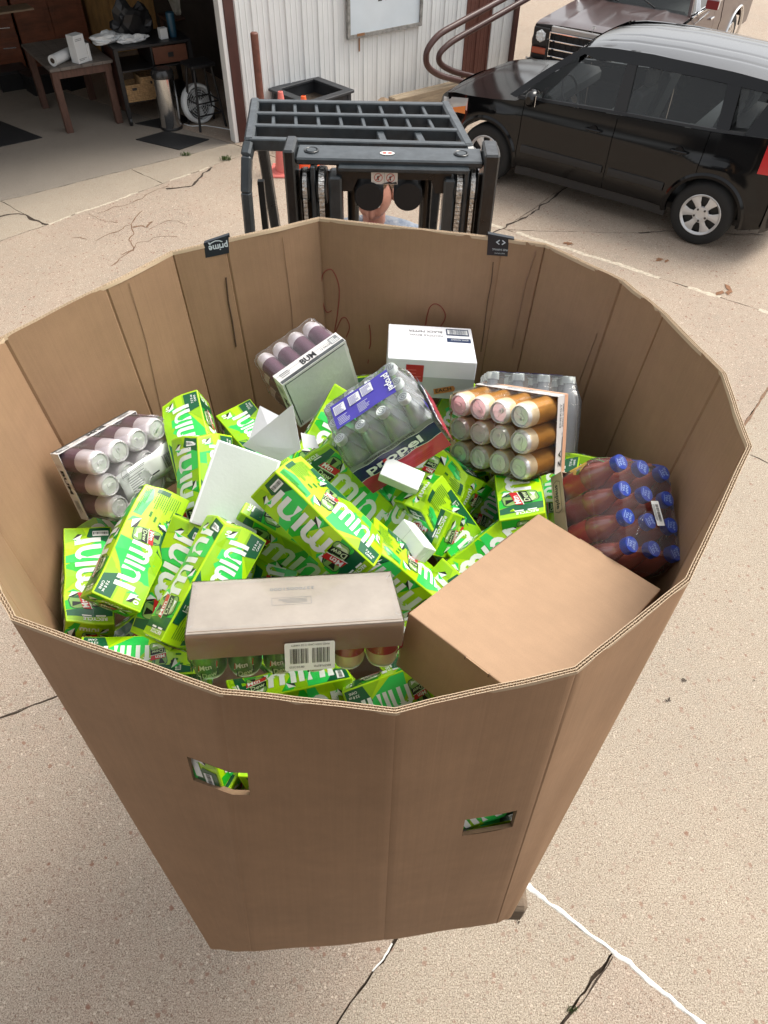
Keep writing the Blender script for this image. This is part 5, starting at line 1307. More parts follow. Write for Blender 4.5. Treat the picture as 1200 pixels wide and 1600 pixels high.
# ------------------------------------------------------------------ things inside the open bay
WD = mat('brown_stained_wood', (.105,.050,.034), .55, var=.35, vscale=6, stretch=(6,1,1)); WDT = mat('grey_worn_tabletop', (.17,.145,.125), .5, var=.4, vscale=5, stretch=(1,5,1))
WDR = mat('red_brown_cabinet', (.20,.062,.026), .45, var=.45, vscale=3, stretch=(1,1,4)); WDL = mat('light_pine', (.50,.28,.10), .5, var=.35, vscale=3, stretch=(5,5,1)); CHR = mat('bright_metal', (.65,.65,.66), .25, metal=.9)
BLKW = mat('black_furniture', (.012,.012,.013), .45, var=.3, vscale=10); PLW = mat('plastic_white', (.70,.72,.72), .4)
def quadtop(pxs, z): return [bz(px, py, z) for px, py in pxs]
# work table
T = quadtop([(7,73),(76,108),(175,92),(103,62)], .76); root = empty('work_table', BMX); tag(root, 'brown wooden work table with a worn grey top inside the bay', 'table')
o_ = T[1]; ex = (T[2]-T[1]); ey = (T[0]-T[1]); ey = ey-ex*(ey.dot(ex)/ex.dot(ex)); lx, ly = ex.length, ey.length; ex.normalize(); ey.normalize()
TM = Matrix((ex, ey, Vector((0,0,1)))).transposed().to_4x4(); TM.translation = (o_.x, o_.y, 0)
for i in range(6): mb = MB(); mb.box((lx*(i+.5)/6, ly/2, .74), (lx/6-.003, ly+.04, .035), WDT, xf=TM, ch=.003); mb.build('top_plank', root)
mb = MB(); mb.box((lx/2, .03, .675), (lx-.05, .03, .09), WD, xf=TM); mb.build('apron', root); mb = MB(); mb.box((lx-.03, ly/2, .675), (.03, ly-.1, .09), WD, xf=TM); mb.build('apron', root)
for (a, b) in ((.06,.07),(lx-.07,.07),(.06,ly-.07),(lx-.07,ly-.07)): mb = MB(); mb.box((a, b, .36), (.085,.085,.722), WD, xf=TM, ch=.004); mb.build('leg', root)
r0, r1 = bz(82,95,.82), bz(103,85,.82); mb = MB(); dr = (r1-r0).normalized(); r0.z = r1.z = .82
mb.tube([r0, r0+dr*.36], .062, PLW, n=20); q = MB(); q.tube([r0-dr*.003, r0+dr*.002], .030, mat('roll_core', (.05,.035,.025), .8), n=16)
ro = empty('plastic_roll', BMX); tag(ro, 'white roll of stretch wrap lying on the work table', 'roll'); mb.build('wrap_roll', ro); q.build('core', ro)
pb_ = bz(128,97,.758); bm_ = BMX @ Matrix.Translation((pb_.x, pb_.y, .758)) @ Matrix.Rotation(R_(20), 4, 'Z')
wb = empty('boxed_goods', bm_); tag(wb, 'white printed carton standing on the work table beside the roll', 'carton')
mb = MB(); mb.box((0,.02,.15), (.16,.13,.30), PLW, ch=.003); mb.build('box_body', wb); mb = MB(); mb.box((.105,.01,.095), (.045,.12,.19), PLW, ch=.003); mb.build('box_flap', wb)
mb = MB(); f = Face(mb, (-.08,-.0455,0), (1,0,0), (0,0,1), .001); f.lines(.02,.03,.12,.03,2,INK2,1,1,.4); f.lines(.02,.24,.1,.03,2,INK2,1,2,.4); mb.build('print', wb)
# rolling desk
T = quadtop([(179,76),(294,60),(280,42),(148,60)], .90); root = empty('rolling_desk', BMX); tag(root, 'black rolling work desk with one wooden drawer and wicker baskets below', 'desk')
o_ = T[0]; ex = (T[1]-T[0]); ey = (T[3]-T[0]); ey = ey-ex*(ey.dot(ex)/ex.dot(ex)); lx, ly = ex.length, max(.6, ey.length); ex.normalize(); ey.normalize()
DM = Matrix((ex, ey, Vector((0,0,1)))).transposed().to_4x4(); DM.translation = (o_.x, o_.y, 0)
mb = MB(); mb.box((lx/2, ly/2, .885), (lx+.05, ly+.05, .03), BLKW, xf=DM, ch=.003); mb.build('desktop', root)
mb = MB(); mb.box((lx/2, ly/2, .63), (lx, ly, .02), BLKW, xf=DM); mb.build('shelf', root); mb = MB(); mb.box((lx/2, ly/2, .27), (lx, ly, .02), BLKW, xf=DM); mb.build('shelf', root)
for a in (0, lx):
    for b in (0, ly): mb = MB(); mb.box((a, b, .49), (.05,.05,.77), BLKW, xf=DM); mb.build('leg', root); mb = MB(); mb.tube([DM @ Vector((a-.015,b,.055)), DM @ Vector((a+.015,b,.055))], .055, BLKW, n=14); mb.build('wheel', root)
mb = MB(); mb.box((0, ly/2, .5), (.014, ly-.06, .72), mat('mahogany_panel', (.06,.020,.012), .5), xf=DM); mb.build('side_panel', root)
mb = MB(); mb.box((lx*.72, .0, .757), (lx*.46, .02, .19), mat('drawer_front', (.13,.045,.022), .5, var=.3, vscale=6), xf=DM, ch=.003); dw = mb.build('drawer', root); mb = MB(); mb.box((lx*.72,-.016,.757), (.07,.012,.05), BLKW, xf=DM); mb.build('handle', dw)
mb = MB(); mb.box((lx*.47, ly/2, .757), (.02, ly, .21), BLKW, xf=DM); mb.build('divider', root)
WK = mat('wicker', (.36,.22,.10), .8, var=.5, vscale=40, bump=.8, bscale=70)
def basket(x, y, wd, dp, h, label):
    rt = empty('wicker_basket', BMX @ DM @ Matrix.Translation((x, y, .281))); tag(rt, label, 'basket', 'wicker baskets on the desk shelf')
    for i in range(4):
        Rz = Matrix.Rotation(i*math.pi/2, 4, 'Z'); L1, D1 = (wd, dp) if i % 2 == 0 else (dp, wd); mb = MB(); n = max(5, int(h/.022))
        for k in range(n):
            pts = [(-L1/2+L1*t/10, -D1/2+.004*math.sin(t*3.1+k*math.pi), h*(k+.5)/n) for t in range(11)]; mb.tube([Rz @ Vector(p) for p in pts], h/n*.52, WK, n=5)
        mb.build('woven_side', rt)
    mb = MB(); mb.box((0,-dp/2-.010,h*.75), (.06,.008,.03), BLKW); mb.build('handle_hole', rt)
basket(lx*.14, .10, .20, .24, .20, 'smaller wicker basket at the left end of the desk shelf'); basket(lx*.40, .12, .30, .30, .27, 'larger wicker basket next to the small one on the desk shelf')
def ondesk(px, py): p = bz(px, py, .90); return Vector((p.x, p.y, .90))
def crumple(c, s, m, name, label, cat, seed, sq=(1,1,.6)):
    bm = bmesh.new(); bmesh.ops.create_icosphere(bm, subdivisions=3, radius=1)
    for v in bm.verts:
        k = 1+.55*noise.noise(v.co*1.7+Vector((seed,0,0)))+.22*noise.noise(v.co*4+Vector((seed,3,0))); v.co = Vector((v.co.x*s*sq[0]*k, v.co.y*s*sq[1]*k, max(-.0, (v.co.z+.7)*s*sq[2]*k)))
    me = bpy.data.meshes.new(name); bm.to_mesh(me); bm.free(); me.materials.append(m); o = bpy.data.objects.new(name, me); col.objects.link(o); o.matrix_world = BMX @ Matrix.Translation(c); tag(o, label, cat); return o
crumple(ondesk(170,66), .17, PLW, 'crumpled_wrapper', 'crumpled white and green wrapper at the left end of the desk', 'wrapper', 1, (1.3,.7,.35))
crumple(ondesk(208,66), .12, PLW, 'crumpled_wrapper', 'smaller crumpled white wrapper in front of the black backpack', 'wrapper', 5, (1.5,.6,.4))
crumple(ondesk(212,56), .24, BLKW, 'backpack', 'black backpack slumped on the desk', 'bag', 9, (1.1,.6,.95))
for (px, py, hh, m, nm, lb, ct) in ((256,60,.12,PLW,'small_white_box','small white box on the right of the desk','box'),):
    p = ondesk(px, py); mb = MB(); mb.box((0,0,hh/2), (.10,.08,hh), m, ch=.003); tag(mb.build(nm, mtx=BMX @ Matrix.Translation(p)), lb, ct)
p = ondesk(271,57); mb = MB(); mb.lathe([(.0001,0),(.045,0),(.05,.02),(.055,.26),(.05,.27),(.0001,.275)], mat('blue_tumbler', (.015,.06,.10), .35), 18); tag(mb.build('tumbler', mtx=BMX @ Matrix.Translation(p)), 'tall dark blue tumbler at the right end of the desk', 'tumbler')
# bin, fan, stool, mats
p = bz(275,204,0); root = empty('trash_bin', BMX @ Matrix.Translation((p.x, p.y+.12, 0))); tag(root, 'tall polished steel trash bin standing on the black mat', 'bin')
mb = MB(); mb.lathe([(.001,0),(.135,0),(.138,.02),(.138,.62)], mat('polished_steel', (.60,.60,.60), .14, metal=1), 32); mb.build('bin_body', root)
mb = MB(); mb.lathe([(.001,0.001),(.143,0.001),(.143,.03),(.139,.035)], BLKW, 32); mb.build('base_ring', root); mb = MB(); mb.lathe([(.142,.61),(.143,.66),(.12,.70),(.0001,.705)], mat('dark_lid', (.05,.05,.05), .25, metal=.6), 32); mb.build('lid', root)
p = bz(318,193,0); root = empty('floor_fan', BMX @ Matrix.Translation((p.x, p.y+.05, .235)) @ Matrix.Rotation(R_(8), 4, 'Z') @ Matrix.Rotation(R_(78), 4, 'X')); tag(root, 'round white floor fan with ring grille behind the black stool', 'fan')
mb = MB(); n=28; mb.lathe([(.235,-.06),(.24,0),(.225,.03),(.195,.03),(.19,0),(.19,-.06)], PLW, n); mb.build('housing', root)
mb = MB()
for rr_ in (.05,.08,.11,.14,.17): mb.tube([(rr_*math.cos(a), rr_*math.sin(a), .02) for a in [2*math.pi*k/24 for k in range(25)]], .0025, PLW, n=5, cap=False)
for k in range(12): a = k*math.pi/6; mb.tube([(.03*math.cos(a), .03*math.sin(a), .02), (.195*math.cos(a), .195*math.sin(a), .018)], .002, PLW, n=5)
mb.build('grille', root); mb = MB(); mb.lathe([(.0001,.03),(.035,.028),(.038,.01)], PLW, 16); mb.build('hub', root); mb = MB(); mb.lathe([(.0001,-.05),(.19,-.05)], mat('fan_shadow_back', (.10,.10,.10), .7), 24); mb.build('back_plate', root)
for k in range(4):
    mb = MB(); a = k*math.pi/2; mb.add([(.03*math.cos(a),.03*math.sin(a),-.03),(.17*math.cos(a-.25),.17*math.sin(a-.25),-.04),(.175*math.cos(a+.35),.175*math.sin(a+.35),-.01),(.03*math.cos(a+.8),.03*math.sin(a+.8),-.02)], [(0,1,2,3)], mat('fan_blade', (.45,.46,.46), .4)); mb.build('blade', root)
s1_, s2_ = bz(316,196,0), bz(348,206,0); root = empty('bar_stool', BMX); tag(root, 'tall black bar stool beside the door post', 'stool')
cs = Vector(((s1_.x+s2_.x)/2, (s1_.y+s2_.y)/2+.14, 0)); tops = []
for k, (dx, dy) in enumerate(((-.19,-.17),(.19,-.17),(.19,.17),(-.19,.17))):
    mb = MB(); mb.tube([(cs.x+dx, cs.y+dy, 0), (cs.x+dx*.62, cs.y+dy*.62, .72)], .017, BLKW, n=8); mb.build('leg', root)
for z in (.18,.32):
    for a, b in (((-.19,-.17),(.19,-.17)),((.19,-.17),(.19,.17)),((-.19,.17),(.19,.17)),((-.19,-.17),(-.19,.17))):
        s = 1-.38*z/.72; mb = MB(); mb.tube([(cs.x+a[0]*s, cs.y+a[1]*s, z), (cs.x+b[0]*s, cs.y+b[1]*s, z)], .010, BLKW, n=6); mb.build('rung', root)
mb = MB(); mb.box((cs.x, cs.y, .74), (.34,.32,.04), BLKW, ch=.012); mb.build('seat', root)
MATB = mat('black_rubber_mat', (.016,.016,.017), .75, var=.3, vscale=30, bump=.3, bscale=120)
def fmat(pxs, label):
    P = [bz(px, py, .006) for px, py in pxs]; mb = MB(); n = len(P); mb.add([(p.x,p.y,.010) for p in P]+[(p.x,p.y,.001) for p in P], [list(range(n)),[n+i for i in range(n)][::-1]]+[[i,n+i,n+(i+1)%n,(i+1)%n] for i in range(n)], MATB); tag(mb.build('floor_mat', mtx=BMX), label, 'mat', 'black rubber mats on the bay floor')
fmat([(280,234),(327,218),(258,205),(212,218)], 'black mat in front of the steel bin'); fmat([(256,201),(302,188),(280,178),(211,193)], 'black mat under the rear of the steel bin'); fmat([(-60,250),(0,229),(66,215),(0,189),(-60,175)], 'large black mat at the left edge of the bay floor')
# drop cord, white tube on the floor
mb = MB(); P = [bz(px, py, .008) for px, py in ((288,194),(300,197),(320,196),(340,199),(362,203))]; mb.tube(P, .006, PLW, n=6); tag(mb.build('power_cord', mtx=BMX), 'white power cord on the floor by the bin and the stool', 'cord')
# dressers and pine cupboards behind
def cab(p0, p1, h, dp, m, label, nm, draws=(), doors=0):
    a, b = bz(*p0, 0), bz(*p1, 0); L = (b-a).length; rt = empty(nm, BMX @ Matrix.Translation((a.x, a.y, 0)) @ Matrix.Rotation(math.atan2(b.y-a.y, b.x-a.x), 4, 'Z')); tag(rt, label, 'cabinet')
    mb = MB(); mb.box((L/2, dp/2, h/2), (L, dp, h), m, ch=.004); mb.build('carcass', rt)
    for (x0, z0, w_, h_) in draws:
        mb = MB(); mb.box((L*x0+L*w_/2, -.009, h*z0+h*h_/2), (L*w_-.012, .018, h*h_-.012), m, ch=.003); dd = mb.build('drawer', rt); mb = MB(); mb.bar((L*x0+L*w_*.22, -.035, h*z0+h*h_*.55), (L*x0+L*w_*.78, -.035, h*z0+h*h_*.55), .012, .014, CHR); mb.build('handle', dd)
    for k in range(doors):
        mb = MB(); mb.box((L*(k+.5)/doors, -.009, h*.5), (L/doors-.012, .018, h*.96), m, ch=.004); dd = mb.build('door', rt); mb = MB(); mb.box((L*(k+.5)/doors, -.021, h*.5), (L/doors-.14, .010, h*.78), m, ch=.004); mb.build('door_panel', dd)
    return rt
cab((-95,128),(44,112), .98, .5, WDR, 'red brown dresser with metal handles at the far left of the bay', 'dresser', [(x, z, .25, .23) for x in (.0,.25,.5,.75) for z in (.73,.48,.22)])
cab((48,112),(150,99), .98, .5, WDR, 'red brown cabinet with plain doors behind the work table', 'cabinet', doors=2)
cab((152,88),(282,66), 1.25, .5, WDL, 'light pine cupboard with panelled doors behind the desk', 'cupboard', doors=4)
p = bz(15,14,1.0); mb = MB(); mb.box((0,0,.012), (.55,.32,.02), CBD); tag(mb.build('cardboard_sheet', mtx=BMX @ Matrix.Translation((p.x,p.y,.985))), 'pale cardboard sheet lying on the dresser', 'cardboard')
for k, (x0, y0, x1, y1, hh) in enumerate(((4,146,52,138,.26),(55,152,110,140,.26),(112,144,142,136,.24))):
    a, b = bz(x0, y0, 0), bz(x1, y1, 0); L = (b-a).length; rt = empty('black_crate', BMX @ Matrix.Translation((a.x, a.y, 0)) @ Matrix.Rotation(math.atan2(b.y-a.y, b.x-a.x), 4, 'Z')); tag(rt, ('black tote on the floor behind the left leg of the work table','black tote on the floor under the middle of the work table','small black tote on the floor at the right under the work table')[k], 'tote', 'black totes under the work table')
    t = MB(); t.loft([[(L*.04,.03,0),(L*.96,.03,0),(L*.96,.33,0),(L*.04,.33,0)],[(0,0,hh*.85),(L,0,hh*.85),(L,.36,hh*.85),(0,.36,hh*.85)]], BLKW, False); t.build('tub', rt); t = MB(); t.box((L/2,.18,hh*.92), (L+.03,.39,hh*.12), BLKW, ch=.01); t.build('lid', rt)
# open shelving and leaning things near the door post
rt = empty('storage_shelf', BMX); tag(rt, 'tall pine storage shelf inside the bay near the door post', 'shelf')
a, b = bz(290,88,0), bz(362,74,0); ux = (b-a).normalized(); L = (b-a).length; uy = Vector((-ux.y, ux.x, 0))
for k in range(4):
    for d_ in (0,.45): p = a+ux*(L*k/3)+uy*d_; mb = MB(); mb.box((p.x, p.y, 1.0), (.05,.09,2.0), WDL); mb.build('upright', rt)
for z in (.5,1.0,1.5): mb = MB(); m_ = (a+b)/2+uy*.22; mb.box((0,0,0), (L,.50,.03), WDL, xf=Matrix.Translation((m_.x,m_.y,z)) @ Matrix.Rotation(math.atan2(ux.y,ux.x),4,'Z')); mb.build('shelf_board', rt)
for k, (u_, z, w_, h_, m) in enumerate(((.12,1.015,.3,.22,PAPER),(.5,1.015,.35,.3,BLKW),(.85,1.015,.28,.2,mat('grey_bin', (.25,.27,.28), .5)),(.3,.515,.4,.3,CBD),(.75,.515,.4,.3,WDR))):
    p = a+ux*(L*u_)+uy*.2; mb = MB(); mb.box((0,0,h_/2), (w_,.3,h_), m, ch=.006); tag(mb.build('storage_box', mtx=BMX @ Matrix.Translation((p.x,p.y,z)) @ Matrix.Rotation(math.atan2(ux.y,ux.x),4,'Z')), ('white box on the upper board of the pine shelf','black box in the middle of the upper shelf board','grey box at the right end of the upper shelf board','brown box on the lower left of the pine shelf','red brown box on the lower right of the pine shelf')[k], 'box')
p = bz(302,98,0); rt = empty('side_bench', BMX @ Matrix.Translation((p.x,p.y,0)) @ Matrix.Rotation(R_(-4),4,'Z')); tag(rt, 'small brown bench carrying a white sack beside the desk', 'bench')
mb = MB(); mb.box((0,.2,.60), (.62,.42,.03), WD); mb.build('bench_top', rt)
for dx in (-.27,.27):
    for dy in (.03,.37): mb = MB(); mb.box((dx,dy,.292), (.04,.04,.584), WD); mb.build('leg', rt)
crumple(Vector((p.x, p.y+.2, .617)), .15, mat('cream_sack', (.55,.52,.44), .7), 'cloth_sack', 'lumpy cream sack on the small bench', 'sack', 17, (.9,.8,1.25))
q = bz(320,75,.3); mb = MB(); mb.box((0,0,.30), (.26,.012,.44), mat('grey_panel', (.20,.23,.25), .5)); tag(mb.build('grey_panel', mtx=BMX @ Matrix.Translation((p.x+.42,p.y+.25,.45)) @ Matrix.Rotation(R_(-12),4,'X')), 'flat grey panel leaning upright behind the stool', 'panel')
# ------------------------------------------------------------------ pallet under the big box
PW = mat('old_pallet_wood', (.17,.125,.085), .8, var=.45, vscale=8, bump=.5, bscale=25, stretch=(.3,3,3))
pal = empty('wooden_pallet', loc=(0.0, 1.15, ZB-.142)); tag(pal, 'weathered wooden pallet carrying the big box, one corner showing', 'pallet')
for k in range(7): mb = MB(); mb.box((-.03, -.44+k*1.0/6, .129), (.70,.10,.018), PW, ch=.002); mb.build('deck_board', pal)
for x in (-.35,-.03,.29): mb = MB(); mb.box((x, .06, .07), (.045,1.06,.098), PW, ch=.003); mb.build('stringer', pal)
for k in (0,3,6): mb = MB(); mb.box((-.03, -.44+k*1.0/6, .012), (.70,.10,.018), PW, ch=.002); mb.build('bottom_board', pal)
q = at_z(800,1418,ZB-.06); mb = MB(); mb.box((q.x-.005, q.y-1.15+.03, .075), (.09,.10,.11), PW, ch=.012); mb.build('corner_block', pal)

# ------------------------------------------------------------------ forklift
FB = mat('forklift_black_paint', (.010,.012,.014), .38, var=.35, vscale=14, coat=.25, bump=.12, bscale=60, rvar=.12); FG = mat('worn_grey_black_bar', (.035,.044,.050), .38, var=.35, vscale=18, coat=.2, rvar=.1)
CHN = mat('greased_steel_chain', (.60,.60,.58), .3, metal=.9, var=.5, vscale=60, bump=.8, bscale=110); RUB = mat('tyre_rubber', (.014,.014,.014), .8, bump=.3, bscale=60); FO = mat('forklift_dark_grey', (.05,.05,.052), .4, coat=.3)
fl = empty('forklift', loc=(-.1, 3.2, 0)); tag(fl, 'black forklift with barred roof guard and mast standing behind the big box', 'forklift'); FI = Matrix.Translation((.1, -3.2, 0))
def fp(mb, name, **k): mb.v = [tuple(FI @ Vector(v)) for v in mb.v]; return mb.build(name, fl, **k)
ZG = 2.54
def G(px, py, z=ZG): return at_z(px, py, z)
UPZ = (0,0,1)
# overhead guard
gx = [((398,165),(695,170)), ((395,184),(705,190)), ((392,203),(716,211)), ((390,224),(731,233))]
for k, (a, b) in enumerate(gx):
    mb = MB(); mb.bar(G(*a), G(*b), .034 if k in (0,3) else .030, .045, FG, ch=.004); fp(mb, 'guard_crossbar')
def gpt(row, f): a, b = G(*gx[row][0]), G(*gx[row][1]); return a+(b-a)*f
for k in range(1, 9):
    f_ = k/9; mb = MB(); a, b = gpt(0, f_-.012), gpt(2, f_-.002); a.z -= .006; b.z -= .006; mb.bar(a, b, .016, .040, FG, ch=.003); fp(mb, 'guard_bar')
for f_ in (.62,.80): a, b = gpt(2, f_), gpt(3, f_); a.z -= .006; b.z -= .006; mb = MB(); mb.bar(a, b, .030, .036, FG, ch=.003); fp(mb, 'guard_bar')
for k in range(7):
    f_ = .22+k*.11; a = gpt(3, f_); b = a+(gpt(3, f_)-gpt(0, f_))*.18; a.z -= .006; b.z = a.z-.012; mb = MB(); mb.bar(a, b, .018, .03, FG, ch=.003); fp(mb, 'guard_bar')
# side rails and pillars, bent down at the front
for s in (0, 1):
    a, b, c = gpt(0, s), gpt(3, s), None; e = 1 if s else -1
    fr = b+(b-a)*.10+Vector((e*.012,0,-.03)); fr2 = fr+Vector((e*.010,-.045,-.12)); low = Vector((fr2.x+e*.03, fr2.y-.03, 1.25))
    P = [a+Vector((0,.03,0)), b, fr, fr2, low]
    for q in range(len(P)-1): mb = MB(); mb.bar(P[q], P[q+1]+(P[q+1]-P[q]).normalized()*.012, .040, .050, FG, up=(0,-1,.4) if q > 1 else UPZ, ch=.008); fp(mb, 'guard_side_rail')
    rear = a+Vector((0,.03,-.01)); mb = MB(); mb.bar(rear, Vector((rear.x-e*.02, rear.y+.35, 1.2)), .045, .06, FB, up=(0,1,.3), ch=.006); fp(mb, 'guard_rear_pillar')
    mb = MB(); a1 = fr2+Vector((-e*.045,.10,.0)); mb.bar(a1, Vector((a1.x, a1.y, 1.2)), .026, .026, FB, up=(0,1,0)); fp(mb, 'guard_inner_post')
# mast: t is about 2.45 here; YM front plane
YM = 2.42
def mp(px, py, y=YM): d = ray(px, py); return CC+d*(y/d.y)
xl0, xl1 = mp(446,300).x, mp(463,300).x; xr0, xr1 = mp(752,300).x, mp(775,300).x; zt = mp(600,262).z
def chan(x0, x1, dpt, z1, m=FB, y0=YM, ch=.006, name='mast_channel'):
    mb = MB(); mb.box(((x0+x1)/2, y0+dpt/2, (z1+.12)/2), (x1-x0, dpt, z1-.12), m, ch=ch); return fp(mb, name)
chan(xl0, xl1, .13, zt+.045); chan(xr0, xr1, .13, zt+.045)
for a, b in ((514,534),(693,711)): chan(mp(a,300).x, mp(b,300).x, .085, zt-.035, FG)
for a, b in ((486,493),(724,731)): chan(mp(a,300).x, mp(b,300).x, .11, zt-.005, FG, YM+.005, .003)
# webs closing the rail channels at the back
for a, b in ((463,514),(711,752)): chan(mp(a,300).x+.001, mp(b,300).x-.001, .012, zt-.06, FB, YM+.115, 0, 'mast_web')
# top tie beam: plate with raised edge and lower skirt with an arch
mb = MB(); x0, x1 = xl1+.001, xr0-.001; mb.box(((x0+x1)/2, YM+.075, zt+.006), (x1-x0, .115, .022), FG, ch=.005); fp(mb, 'mast_top_plate')
mb = MB(); zs = zt-.005
ax0, ax1 = mp(540,300).x, mp(690,300).x; zlo = mp(600,290).z; P = [(ax0-.03, zs),(ax1+.03, zs),(ax1+.03, zlo-.03),(ax1-.02, zlo-.03),(ax1-.035, zlo+.012),(ax0+.04, zlo+.012),(ax0+.02, zlo-.03),(ax0-.03, zlo-.03)]
XR = Matrix.Rotation(math.pi/2, 4, 'X'); mb.prism([(x, z) for x, z in P], -(YM+.045), -(YM+.02), FB, xf=XR); fp(mb, 'mast_crosshead')
mb = MB(); a, b = mp(528,252,YM+.01).x, mp(735,252,YM+.01).x; mb.box(((a+b)/2, YM+.012, zt-.008), (b-a, .03, .016), FG, ch=.004); fp(mb, 'crosshead_lip')
for px in (487,720):
    c = mp(px,248,YM+.075); mb = MB(); mb.lathe([(.0001,.004),(.016,.004),(.018,.0),], FG, 16, xf=Matrix.Translation((c.x, YM+.08, zt+.017))); mb.tube([(c.x+.022*math.cos(t), YM+.08+.022*math.sin(t), zt+.0185) for t in [2*math.pi*k/18 for k in range(19)]], .003, FB, n=6, cap=False); fp(mb, 'pin_cap')
# rollers wrapped by leaf chain
for px in (477,503,717,738):
    c = mp(px, 296, YM+.02); w_ = .016; big = px in (503,717); rad = .055 if big else .050
    mb = MB(); X = Matrix.Translation((c.x, YM+.055, c.z)) @ Matrix.Rotation(math.pi/2, 4, 'Y'); mb.lathe([(.0001,-w_),(rad,-w_),(rad+.004,-w_+.004),(rad-.004,-w_+.006),(rad-.004,w_-.006),(rad+.004,w_-.004),(rad,w_),(.0001,w_)], FB, 26, xf=X); rl = fp(mb, 'chain_roller')
    mb = MB(); n = 16
    for k in range(n):
        a0 = R_(-30+225*k/n); cc = Vector((c.x, YM+.055-math.cos(a0)*(rad+.002)*1, c.z+math.sin(a0)*(rad+.002))); tg = Vector((0, math.sin(a0), math.cos(a0))); mb.bar(cc-tg*.0068, cc+tg*.0068, .019 if big else .015, .006, CHN, up=(0,-math.cos(a0),math.sin(a0)), ch=.001)
    for k in range(60): z = c.z-.03-k*.014; mb.box((c.x, YM+.003, z), (.017 if big else .013, .006, .0125), CHN)
    tag(fp(mb, 'lift_chain'), kind='stuff')
# two hose drums hanging in the arch
for px in (577,637):
    c = mp(px, 300, YM+.06); mb = MB(); X = Matrix.Translation((c.x, YM+.06, c.z+.004)) @ Matrix.Rotation(math.pi/2, 4, 'X'); mb.lathe([(.0001,-.05),(.045,-.05),(.048,-.046),(.048,.046),(.045,.05),(.0001,.05)], mat('matt_black_rubber', (.007,.007,.008), .7), 26, xf=X); fp(mb, 'hose_drum')
for px in (552,664): c = mp(px, 330, YM+.08); mb = MB(); mb.tube([(c.x, YM+.09, zt-.05), (c.x, YM+.09, .4)], .020, FB, n=12); fp(mb, 'lift_cylinder')
for (a, z) in ((.35, 1.9), (.35, .9)): mb = MB(); mb.box(((xl0+xr1)/2, YM+.14, z), (xr1-xl0, .03, .10), FB); fp(mb, 'mast_tie')
# stickers
STW = mat('sticker_white', (.68,.66,.62), .45); STR = mat('sticker_red', (.50,.08,.06), .45); STO = mat('sticker_orange_strip', (.50,.22,.14), .5)
def stick(c4, y, draw):
    P = [FI @ mp(px, py, y) for px, py in c4]; mb = MB(); o = P[3]; x = P[2]-P[3]; yv = P[0]-P[3]; f = Face(mb, (o.x, o.y-.001, o.z), (1,0,0), (0,0,1), .0008); f.n = Vector((0,-1,0)); draw(f, x.length, yv.z); return mb
def dst(f, W, Hh):
    f.rect(0,0,W,Hh,STW,1); f.rect(.003,Hh*.84,W*.97,Hh*.12,STO,2)
    for k in (0,1):
        cx = W*(.27+.46*k); cy = Hh*.45; f.stroke(arc(cx, cy, W*.15, 0, 360, 18), W*.022, STR, 2); f.stroke([(cx-W*.1,cy-W*.1),(cx+W*.1,cy+W*.1)], W*.025, STR, 3)
        f.stroke([(cx,cy-W*.10),(cx-W*.02,cy+W*.05)], W*.045, DKI, 2); f.stroke([(cx-W*.05,cy+W*.0),(cx+W*.06,cy+W*.06)], W*.025, DKI, 2)
    f.poly([(W*.4,.002),(W*.98,.002),(W*.96,Hh*.2),(W*.8,Hh*.13),(W*.7,Hh*.2),(W*.55,Hh*.12)], DKI, 3); f.rect(W*.49,Hh*.1,W*.012,Hh*.7,INK2,2)
stick([(580,264),(621,264),(621,287),(580,287)], YM+.019, dst).build('warning_sticker', fl)
mb = MB(); c = FI @ Vector((mp(605,244,YM+.07).x, YM+.07, zt+.018)); f = Face(mb, c, (1,0,0), (0,1,0), .0008); f.poly([(.024*math.cos(t), .016*math.sin(t)) for t in [2*math.pi*k/20 for k in range(20)]], STW, 1)
for k in (-1,1): f.poly([(k*.009+.007*math.cos(t), .007*math.sin(t)) for t in [2*math.pi*q/12 for q in range(12)]], STR, 2)
mb.build('oval_sticker', fl)
# carriage, backrest, forks
for z in (1.30,1.62): mb = MB(); mb.box((0, YM-.06, z), (.86,.05,.10), FB, ch=.006); fp(mb, 'carriage_bar')
for x in (-.38,-.2,0,.2,.38): mb = MB(); mb.box((x, YM-.09, 1.85), (.03,.03,.6), FB); fp(mb, 'backrest_bar')
mb = MB(); mb.box((0, YM-.09, 2.14), (.80,.035,.035), FB); fp(mb, 'backrest_bar')
for x in (-.22,.22):
    mb = MB(); mb.box((x, YM-.11, 1.46), (.10,.045,.44), FB, ch=.006); mb.box((x, YM-.75, 1.245), (.10,1.28,.035), FB, ch=.006); fp(mb, 'fork')
# chassis, cowl, seat, wheels
mb = MB(); mb.loft([[(-.58,2.75,.35),(.42,2.75,.35),(.42,2.75,.95),(-.58,2.75,.95)],[(-.62,3.3,.30),(.46,3.3,.30),(.46,3.3,1.10),(-.62,3.3,1.10)],[(-.62,4.3,.28),(.46,4.3,.28),(.46,4.3,1.18),(-.62,4.3,1.18)],[(-.55,4.62,.40),(.39,4.62,.40),(.39,4.55,1.08),(-.55,4.55,1.08)]], FO, False); o = fp(mb, 'chassis'); bevel(o, .03, 3)
mb = MB(); mb.box((-.08,2.95,1.12), (.86,.22,.40), FB, ch=.03); fp(mb, 'front_cowl'); mb = MB(); mb.box((-.08,3.42,1.33), (.46,.44,.12), BLKW, ch=.03); fp(mb, 'seat'); mb = MB(); mb.box((-.08,3.66,1.62), (.44,.10,.55), BLKW, ch=.03); fp(mb, 'seat_back')
